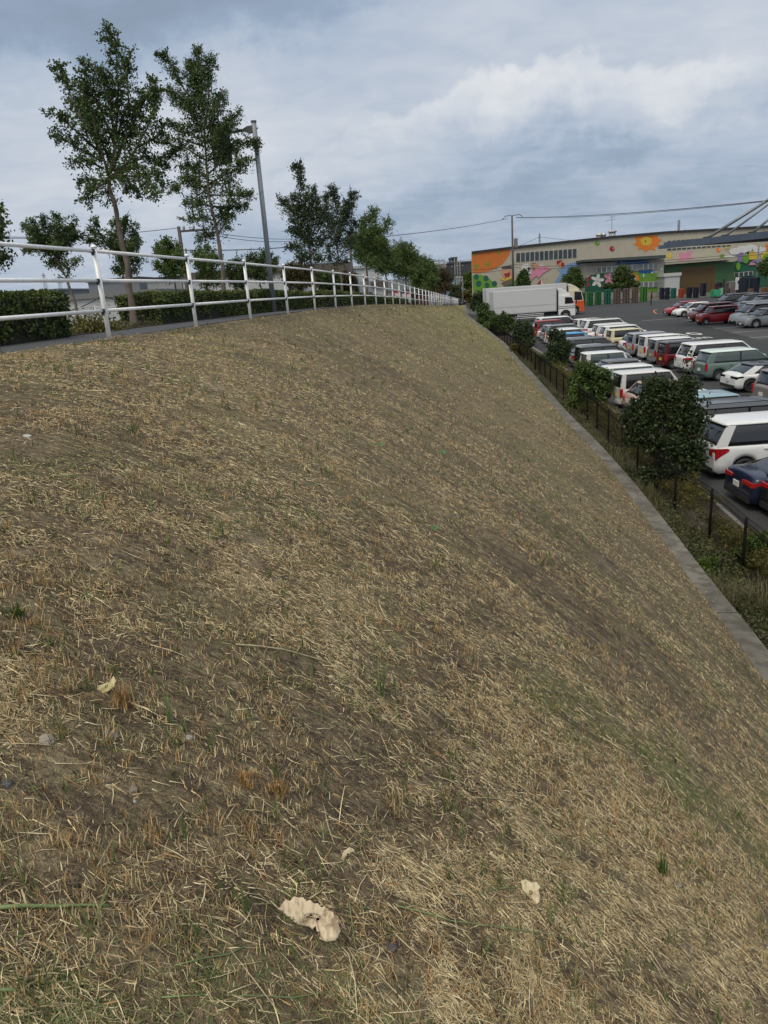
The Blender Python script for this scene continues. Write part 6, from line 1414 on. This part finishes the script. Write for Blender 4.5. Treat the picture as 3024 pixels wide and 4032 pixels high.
def straw_mats():
    out = []
    for nm, c, v in (('straw_pale', (.63, .54, .33), .3), ('straw_tan', (.42, .34, .185), .4), ('straw_brown', (.15, .108, .066), .5), ('straw_green', (.13, .155, .06), .4), ('straw_rust', (.38, .24, .105), .35)):
        m = bpy.data.materials.new(nm); m.use_nodes = True; t = NT(m.node_tree); b = m.node_tree.nodes['Principled BSDF']; r = t.n('ShaderNodeNewGeometry').outputs['Random Per Island']
        t.put(b.inputs['Base Color'], t.mix(r, tuple(x*(1-v) for x in c), tuple(min(1, x*(1+v)) for x in c))); b.inputs['Roughness'].default_value = .8; b.inputs['Specular IOR Level'].default_value = .2; out.append(m)
    return out
SM = straw_mats()
def straws(name, label, n, rmin, rmax, len0, wid0, pmix, seed, pw=1.0, aniso=.6, lift=.25):
    u, t, r = scatter(n, rmin, rmax, pw); n = len(u)
    q = nz2(u, t, .7, seed)+.6*nz2(u, t, 2.0, seed+4)+.6*nz2(u, t, 5.2, seed+7)*(r < 9)-.10*(r < 7); gq = nz2(u, t, .55, seed+9)+.4*nz2(u, t, 2.3, seed+12)
    keep = rng.random(n) < np.clip(.82+q*1.1, .12, 1); u, t, r, q, gq = u[keep], t[keep], r[keep], q[keep], gq[keep]; n = len(u)
    z = look(u, t); L = len0*(.35+1.3*rng.random(n)**2)*np.maximum(1, r/12)**.6; W = wid0*(.6+.8*rng.random(n))*np.maximum(1, r/3.2)**.78
    ang = np.where(rng.random(n) < aniso, rng.normal(0.15, .8, n), rng.random(n)*2*math.pi); du, dt = np.cos(ang), np.sin(ang)
    u2, t2 = u+du*L, t+dt*L; ut = np.interp(t2, TG, UTo); z2 = np.where(u2 < ut, look(np.clip(u2, UC, ut), t2), look(ut, t2)-.0)
    lf = lift*rng.random(n)**3*L; um, tm = u+du*L*.5+rng.normal(0, .06, n)*L, t+dt*L*.5+rng.normal(0, .06, n)*L; zm = (z+z2)/2+lf*.6+.002
    nu, ntt = -dt*W, du*W; k = rng.normal(0, .5, n)*W
    def XYZ(a, b, c): return np.stack([a*ch+b*sh_, -a*sh_+b*ch, c], 1)
    V = np.stack([XYZ(u-nu, t-ntt, z+.001-k*.3), XYZ(u+nu, t+ntt, z+.003+k*.3), XYZ(um+nu, tm+ntt, zm+k), XYZ(um-nu, tm-ntt, zm-k), XYZ(u2+nu*.4, t2+ntt*.4, z2+lf+.002), XYZ(u2-nu*.4, t2-ntt*.4, z2+lf+.002)], 1).reshape(-1, 3)
    b = np.arange(n)[:, None]*6; F = np.concatenate([b+np.array([[0, 1, 2, 3]]), b+np.array([[3, 2, 4, 5]])], 1).reshape(-1, 4)
    pr = rng.random(n); c = np.cumsum(pmix); mi = np.searchsorted(c, pr); mi = np.clip(mi, 0, 4)
    gq = gq+.22*np.clip((r-14)/30, 0, 1); mi = np.where((gq > .16) & (rng.random(n) < np.clip(gq*1.6, 0, .75)), 3, mi); mi = np.where((q < -.2) & (rng.random(n) < .4), 2, mi)
    me = np_mesh(name, V, F, np.repeat(mi, 2)); o = link(name, me, SM); tag(o, label, 'grass', kind='stuff'); return o
straws('dry_straw', 'fine dry clippings matted over the soil of the bank', 1050000, 1.0, 90, .034, .0007, (.24, .38, .26, .03, .09), 3, .85, .45)
straws('long_straw', 'longer pale cut stalks lying on the near part of the bank', 6500, 1.1, 9, .075, .0010, (.48, .27, .10, .10, .05), 17, .8, .35, .22)
def tufts(name, label, n, rmin, rmax, h, wid, blades, mats, seed, thr=-.1, pw=1.0, spread=.55):
    u, t, r = scatter(n, rmin, rmax, pw, -.02); q = nz2(u, t, 1.3, seed)+.4*nz2(u, t, 4, seed+2); k = q > thr; u, t, r = u[k], t[k], r[k]; n = len(u); z = look(u, t)
    U = np.repeat(u, blades)+rng.normal(0, .010, n*blades)*np.repeat(np.maximum(1, r/6), blades); T = np.repeat(t, blades)+rng.normal(0, .010, n*blades)*np.repeat(np.maximum(1, r/6), blades); Z = np.repeat(z, blades); Rr_ = np.repeat(r, blades); m = len(U)
    sc_ = np.repeat(.5+.9*rng.random(n), blades)*np.maximum(1, Rr_/8)**.8; H = h*sc_*(.5+.8*rng.random(m)); W = wid*np.maximum(1, Rr_/4)**.9*(.6+.8*rng.random(m)); a = rng.random(m)*2*math.pi; ln = spread*rng.random(m)
    du, dt = np.cos(a)*ln, np.sin(a)*ln; nu, ntt = -np.sin(a)*W, np.cos(a)*W
    def XYZ(a_, b_, c_): return np.stack([a_*ch+b_*sh_, -a_*sh_+b_*ch, c_], 1)
    V = np.stack([XYZ(U-nu, T-ntt, Z-.004), XYZ(U+nu, T+ntt, Z-.004), XYZ(U+du*H*.55+nu*.8, T+dt*H*.55+ntt*.8, Z+H*.6), XYZ(U+du*H*.55-nu*.8, T+dt*H*.55-ntt*.8, Z+H*.6), XYZ(U+du*H*1.2+nu*.15, T+dt*H*1.2+ntt*.15, Z+H), XYZ(U+du*H*1.2-nu*.15, T+dt*H*1.2-ntt*.15, Z+H)], 1).reshape(-1, 3)
    b = np.arange(m)[:, None]*6; F = np.concatenate([b+np.array([[0, 1, 2, 3]]), b+np.array([[3, 2, 4, 5]])], 1).reshape(-1, 4)
    mi = np.repeat(rng.integers(0, len(mats), m), 2); o = link(name, np_mesh(name, V, F, mi), mats); tag(o, label, 'grass', kind='stuff'); return o
tufts('grass_stubble', 'short tan stubble tufts standing all over the bank', 34000, 1.2, 70, .018, .0009, 9, [SM[1], SM[4], SM[0], SM[1]], 31, -.05, .8, .9)
tufts('near_stubble', 'rust and tan stubble clumps standing in the nearest part of the bank', 2200, 1.2, 7, .024, .0009, 18, [SM[4], SM[1], SM[4]], 77, .12, .8, 1.0)
tufts('green_grass', 'green grass blades sprouting in patches on the bank', 12000, 1.3, 70, .032, .0013, 7, [SM[3], L_BRIGHT, SM[3]], 47, .22, .8, .9)
tufts('green_grass', 'scattered small green sprouts between the straw', 1000, 1.2, 14, .05, .0018, 5, [L_BRIGHT, SM[3]], 61, -.4, .8, 1.1)

# single stalks, stones and dead leaves that can be told apart
def ground_at(x, y): p = at_ground(x, y); return p
def stalk(name, label, pts, r, m, cat, lift=.01, group=None):
    P_ = [ground_at(*q)+Vector((0, 0, lift+r)) for q in pts]; c = P_[0].copy(); out = [P_[0]]
    for a, b in zip(P_, P_[1:]): out += [a.lerp(b, .5)+Vector((0, 0, .003)), b]
    mb = MB(); k = len(out); mb.tube([p-c for p in out], [r*(1-.45*i/(k-1)) for i in range(k)], 6); o = mb.build(name, m, smooth=True); o.location = c; tag(o, label, cat, group)
M_STG = mat('stalk_green', (.17, .24, .09), .5, var=.3, scale=20); M_STP = mat('stalk_pale', (.40, .35, .22), .6, var=.3, scale=20); M_TWIG = mat('twig', (.10, .07, .05), .8, var=.4, scale=20)
stalk('green_stalk', 'thick pale green stalk lying flat at the left edge', [(-20, 3598), (220, 3592), (448, 3590)], .0048, M_STG, 'stalk')
stalk('green_stalk', 'thin green stalk entering at the lower left edge', [(-20, 3920), (150, 3932)], .004, M_STG, 'stalk')
stalk('straw_stalk', 'long pale straw running up from the bottom left corner and bending down', [(-20, 4026), (240, 3880), (555, 3800), (645, 3855)], .0022, M_STP, 'stalk')
stalk('straw_stalk', 'pale straw leaning across the stalk at the left edge', [(90, 3520), (140, 3700)], .002, M_STP, 'stalk')
stalk('straw_stalk', 'upper of two long pale straws near the middle left', [(930, 2550), (1120, 2570), (1350, 2640), (1500, 2760)], .0028, M_STP, 'stalk')
stalk('straw_stalk', 'lower of two long pale straws near the middle left', [(840, 2570), (1020, 2558), (1300, 2680), (1495, 2790)], .0026, M_STP, 'stalk')
stalk('straw_stalk', 'long pale straw right of the centre of the near bank', [(1760, 2840), (1950, 2880), (2200, 2920)], .0026, M_STP, 'stalk')
stalk('straw_stalk', 'short white straw stub lying right of the small torn leaf', [(2140, 3600), (2300, 3608)], .0026, mat('straw_white', (.55, .52, .42), .6), 'stalk')
stalk('straw_stalk', 'pale bent straw above the small torn leaf', [(1860, 3150), (2020, 3165), (1965, 3215)], .002, M_STP, 'stalk')
stalk('twig', 'dark twig left of the curled dead leaf', [(370, 3740), (470, 3820), (575, 3905)], .0032, M_TWIG, 'twig')
stalk('grass_stalk', 'long green grass blade left of the curled dead leaf', [(640, 3945), (900, 3938), (1150, 3945), (1410, 3910)], .0017, M_STG, 'grass blade')
stalk('grass_stalk', 'green grass blade just under the curled dead leaf', [(690, 3820), (900, 3775), (1010, 3730), (1110, 3700)], .0017, M_STG, 'grass blade')
stalk('grass_stalk', 'long green blade at the right of the curled dead leaf', [(1375, 3560), (1400, 3740), (1480, 3980)], .0016, M_STG, 'grass blade')
stalk('grass_stalk', 'long green blade running right below the small torn leaf', [(1560, 3580), (1780, 3640), (2150, 3690), (2330, 3740)], .0018, M_STG, 'grass blade')
stalk('grass_stalk', 'green blade running right from the small torn leaf', [(1960, 3510), (2200, 3500), (2560, 3560)], .0015, M_STG, 'grass blade')
def stone(label, x, y, w, hgt=.6, c=(.25, .24, .23), nm='stone'):
    p = ground_at(x, y); s = w/FPX*p.dot(Fw)/2; bm = bmesh.new(); bmesh.ops.create_icosphere(bm, subdivisions=3, radius=1); sd = random.random()*50
    for v in bm.verts:
        d = 1+.28*mnoise.noise(v.co*1.3+Vector((sd, 0, 0)))+.10*mnoise.noise(v.co*4+Vector((sd, 0, 0))); v.co = Vector((v.co.x*s*d, v.co.y*s*.9*d, v.co.z*s*hgt*d))
    me = bpy.data.meshes.new(nm); bm.to_mesh(me); bm.free(); o = link(nm, me, mat('stone_%.2f' % c[0], c, .95, var=.3, scale=60, bump=.5, spec=.08)); o.location = p+Vector((0, 0, s*hgt*.45)); tag(o, label, 'stone')
stone('largest pale stone near the left edge', 180, 2930, 72, .7, (.33, .29, .235)); stone('small pale stone touching the largest one on its left', 136, 2912, 28, .7, (.34, .30, .24)); stone('angular grey stone right of the largest pale one', 442, 2908, 56, .7, (.18, .16, .135)); stone('pale grey stone below the largest pale one', 255, 3118, 44, .6, (.28, .25, .21))
stone('grey rounded stone level with the tufts left of centre', 524, 3115, 44, .7, (.20, .18, .15)); stone('tiny pale pebble under the grey rounded stone', 530, 3158, 18, .7, (.36, .35, .34)); stone('pale stone among the tufts near the centre', 745, 2912, 38, .7, (.30, .28, .25))
stone('pale pebble right of centre in the lower half', 1582, 3362, 38, .8, (.34, .32, .27)); stone('blue-grey stone left of the centre line, lower half', 1042, 3345, 34, .8, (.17, .155, .135)); stone('dark brown stone right of the curled dead leaf', 1540, 3738, 44, .6, (.10, .09, .09)); stone('grey stone by the green sprout on the lower right', 2660, 3492, 40, .6, (.22, .20, .17)); stone('pale buried stone at the bottom right of centre', 1625, 3900, 34, .5, (.25, .24, .23))
stone('dark flat stone at the left edge below the pale stones', 20, 3092, 60, .4, (.13, .125, .12)); stone('grey flat stone left of centre near the tufts', 225, 3045, 46, .4, (.19, .18, .17)); stone('white pebble far up the bank at the left', 105, 1725, 40, .5, (.42, .40, .38))
def dead_leaf(label, x, y, outline, w, curl, c, tilt=0.0, lift=.012, nm='dead_leaf', hs=1.0):
    """outline: unit polygon; a thin crinkled sheet with real thickness"""
    p = ground_at(x, y); s = w/FPX*p.dot(Fw)/2; n = len(outline); V = []; F = []; K = 6; sd = random.random()*40; cx0 = sum(a for a, b in outline)/n+(.14 if n > 20 else 0); cy0 = sum(b for a, b in outline)/n+(.02 if n > 20 else 0)
    fw = Vector((Rt.x, Rt.y, 0)).normalized(); up_ = (Vector((0, 0, 1))*.72+Vector((0, 1, 0))*.69).normalized()
    def PT(a, b):
        h = curl*(a*a*.5+.25*math.sin(b*3.2)+.16*mnoise.noise(Vector((a*2.2, b*2.2, sd)))+.05*mnoise.noise(Vector((a*9, b*9, sd)))+.10*math.sin(a*7+b*3)*abs(b))
        return (fw*a+up_*b+Vector((0, -1, 1)).normalized()*h)*s
    for k in range(1, K+1):
        q = k/K
        for (a, b) in outline: V.append(PT(a*q+cx0*(1-q), (b*q+cy0*(1-q))*hs))
    V.append(PT(cx0, cy0*hs)); z_ = len(V)-1
    F = [(k*n+i, k*n+(i+1) % n, (k+1)*n+(i+1) % n, (k+1)*n+i) for k in range(0, K-1) for i in range(n)]+[(z_, i, (i+1) % n) for i in range(n)]
    me = bpy.data.meshes.new(nm); me.from_pydata(V, [], F); me.polygons.foreach_set('use_smooth', [True]*len(F)); o = link(nm, me, c); o.location = p+Vector((0, 0, lift))
    so = o.modifiers.new('thick', 'SOLIDIFY'); so.thickness = .0006; tag(o, label, 'leaf'); return o
def leafm(nm, c1, c2):
    m = bpy.data.materials.new(nm); m.use_nodes = True; t = NT(m.node_tree); b = m.node_tree.nodes['Principled BSDF']; o = t.n('ShaderNodeTexCoord').outputs['Object']
    a = t.noise(o, 22, 5, .65); v = t.noise(t.mapping(o, (6, 1, 1)), 26, 3, .6); c = t.mix(t.ramp(a, [(.48, 0.0), (.62, 1.0)]), c1, tuple(x*.75 for x in c2)); c = t.mix(t.ramp(v, [(.52, 0.0), (.62, .35)]), c, tuple(x*.45 for x in c2))
    t.put(b.inputs['Base Color'], c); b.inputs['Roughness'].default_value = .75; bp = t.n('ShaderNodeBump'); bp.inputs['Strength'].default_value = .6; bp.inputs['Distance'].default_value = .004; t.put(bp.inputs['Height'], v); t.put(b.inputs['Normal'], bp.outputs[0]); return m
OL = [(-.98, .20), (-.95, -.10), (-.98, -.32), (-.72, -.42), (-.50, -.40), (-.38, -.36), (-.20, -.42), (-.02, -.46), (.08, -.56), (.20, -.44), (.22, -.62), (.34, -.74), (.30, -.90), (.52, -1.02), (.80, -1.0), (.90, -.86), (.98, -.66), (.92, -.40), (.98, -.28), (.82, -.16), (.76, .02), (.60, .08), (.50, .22), (.38, .20), (.30, .36), (.16, .36), (.04, .50), (-.08, .46), (-.20, .62), (-.34, .60), (-.48, .66), (-.60, .50), (-.74, .58), (-.86, .40)]
dead_leaf('large curled cream dead leaf with torn edge near the bottom', 1225, 3655, OL, 246, .22, leafm('dead_leaf_cream', (.62, .52, .36), (.33, .24, .14)), lift=.042, hs=.78)
dead_leaf('small torn cream leaf scrap standing right of centre at the bottom', 2092, 3540, [(-.9, .95), (-.4, 1.1), (.1, .75), (.6, .8), (.95, .35), (.7, .0), (.85, -.5), (.6, -1.1), (0, -1.25), (-.7, -1.15), (-.95, -1.3), (-.7, -.6), (-.85, 0)], 78, .25, leafm('dead_leaf_pale', (.60, .52, .33), (.42, .34, .2)), lift=.03)
dead_leaf('pale yellow leaf lying against the brown tuft at the left', 425, 2740, [(-1, -.7), (-.5, -.8), (.3, -.5), (.9, -.1), (1, .5), (.7, 1), (.3, .4), (-.3, .2), (-.8, .1)], 78, .2, leafm('dead_leaf_yellow', (.55, .50, .26), (.45, .38, .18)), lift=.03)
dead_leaf('small curled pale leaf strip above the big dead leaf', 1370, 3390, [(-1, -1), (-.6, -1.1), (-.2, 0), (.5, .5), (1, .1), (.9, .6), (.3, .9), (-.5, .4)], 60, .3, leafm('dead_leaf_strip', (.50, .43, .28), (.3, .22, .14)), lift=.02)
dead_leaf('green fallen leaf on the middle of the bank', 1712, 2100, [(-1, 0), (-.4, .4), (.3, .45), (1, .1), (.5, -.4), (-.3, -.45)], 40, .3, mat('fallen_green', (.05, .12, .03), .5), lift=.04)
dead_leaf('second green fallen leaf on the middle of the bank, left of the first', 1500, 1768, [(-1, 0), (-.4, .5), (.3, .6), (1, .1), (.5, -.6), (-.3, -.5)], 28, .3, mat('fallen_green', (.05, .12, .03), .5), lift=.04)
dead_leaf('green fallen leaf high on the bank right of centre', 1742, 1795, [(-1, 0), (-.4, .5), (.3, .6), (1, .1), (.5, -.6), (-.3, -.5)], 32, .3, mat('fallen_green', (.05, .12, .03), .5), lift=.04)
def tuft_thing(label, x, y, wpx, hpx, n, m, name='grass_tuft', lean=.4, wid=.0016):
    p = ground_at(x, y); dep = p.dot(Fw); h = hpx/FPX*dep; w_ = wpx/FPX*dep; V = []; F = []
    for _ in range(n):
        a = random.uniform(0, 6.28); o = Vector((random.gauss(0, .16)*w_, random.gauss(0, .16)*w_, -.01)); hh = h*random.uniform(.35, 1.1); ln = lean*random.random(); d = Vector((math.cos(a)*ln, math.sin(a)*ln, 1)); s = Vector((-math.sin(a), math.cos(a), 0))*wid
        k = len(V); V += [o-s, o+s, o+d*hh*.6+s*.8, o+d*hh*.6-s*.8, o+d*hh+Vector((math.cos(a), math.sin(a), 0))*hh*ln*.4]; F += [(k, k+1, k+2, k+3), (k+3, k+2, k+4)]
    me = bpy.data.meshes.new(name); me.from_pydata(V, [], F); o = link(name, me, m); o.location = p; tag(o, label, 'tuft'); return o
tuft_thing('tall brown and green tuft beside the pale yellow leaf', 485, 2775, 80, 120, 90, [SM[4]], lean=.3); tuft_thing('green sprout with leaves left of the brown tuft', 70, 2430, 120, 90, 40, L_BRIGHT, lean=.8, wid=.003); tuft_thing('slim green shoot right of the brown tuft', 670, 2860, 30, 210, 9, M_STG, lean=.12, wid=.0022)
tuft_thing('upright green sprout at the lower right', 2600, 3440, 70, 120, 24, L_BRIGHT, lean=.25, wid=.003); tuft_thing('green weed shoot near the centre of the bank', 1500, 2750, 60, 230, 16, M_STG, lean=.25, wid=.003); tuft_thing('fresh green leaves beside the big dead leaf', 1060, 3600, 70, 60, 18, L_BRIGHT, lean=.9, wid=.006)
tuft_thing('brown tuft left of centre in the lower bank', 960, 3080, 130, 70, 120, [SM[4]]); tuft_thing('wide brown stubble tuft near the centre line', 1090, 3120, 130, 75, 130, [SM[4]]); tuft_thing('bright tan tuft with green tips right of the stubble', 1540, 3180, 190, 80, 130, [SM[1]]); tuft_thing('leafy green clump at the lower left corner', 60, 3880, 100, 40, 40, L_BRIGHT, lean=1.0, wid=.002)
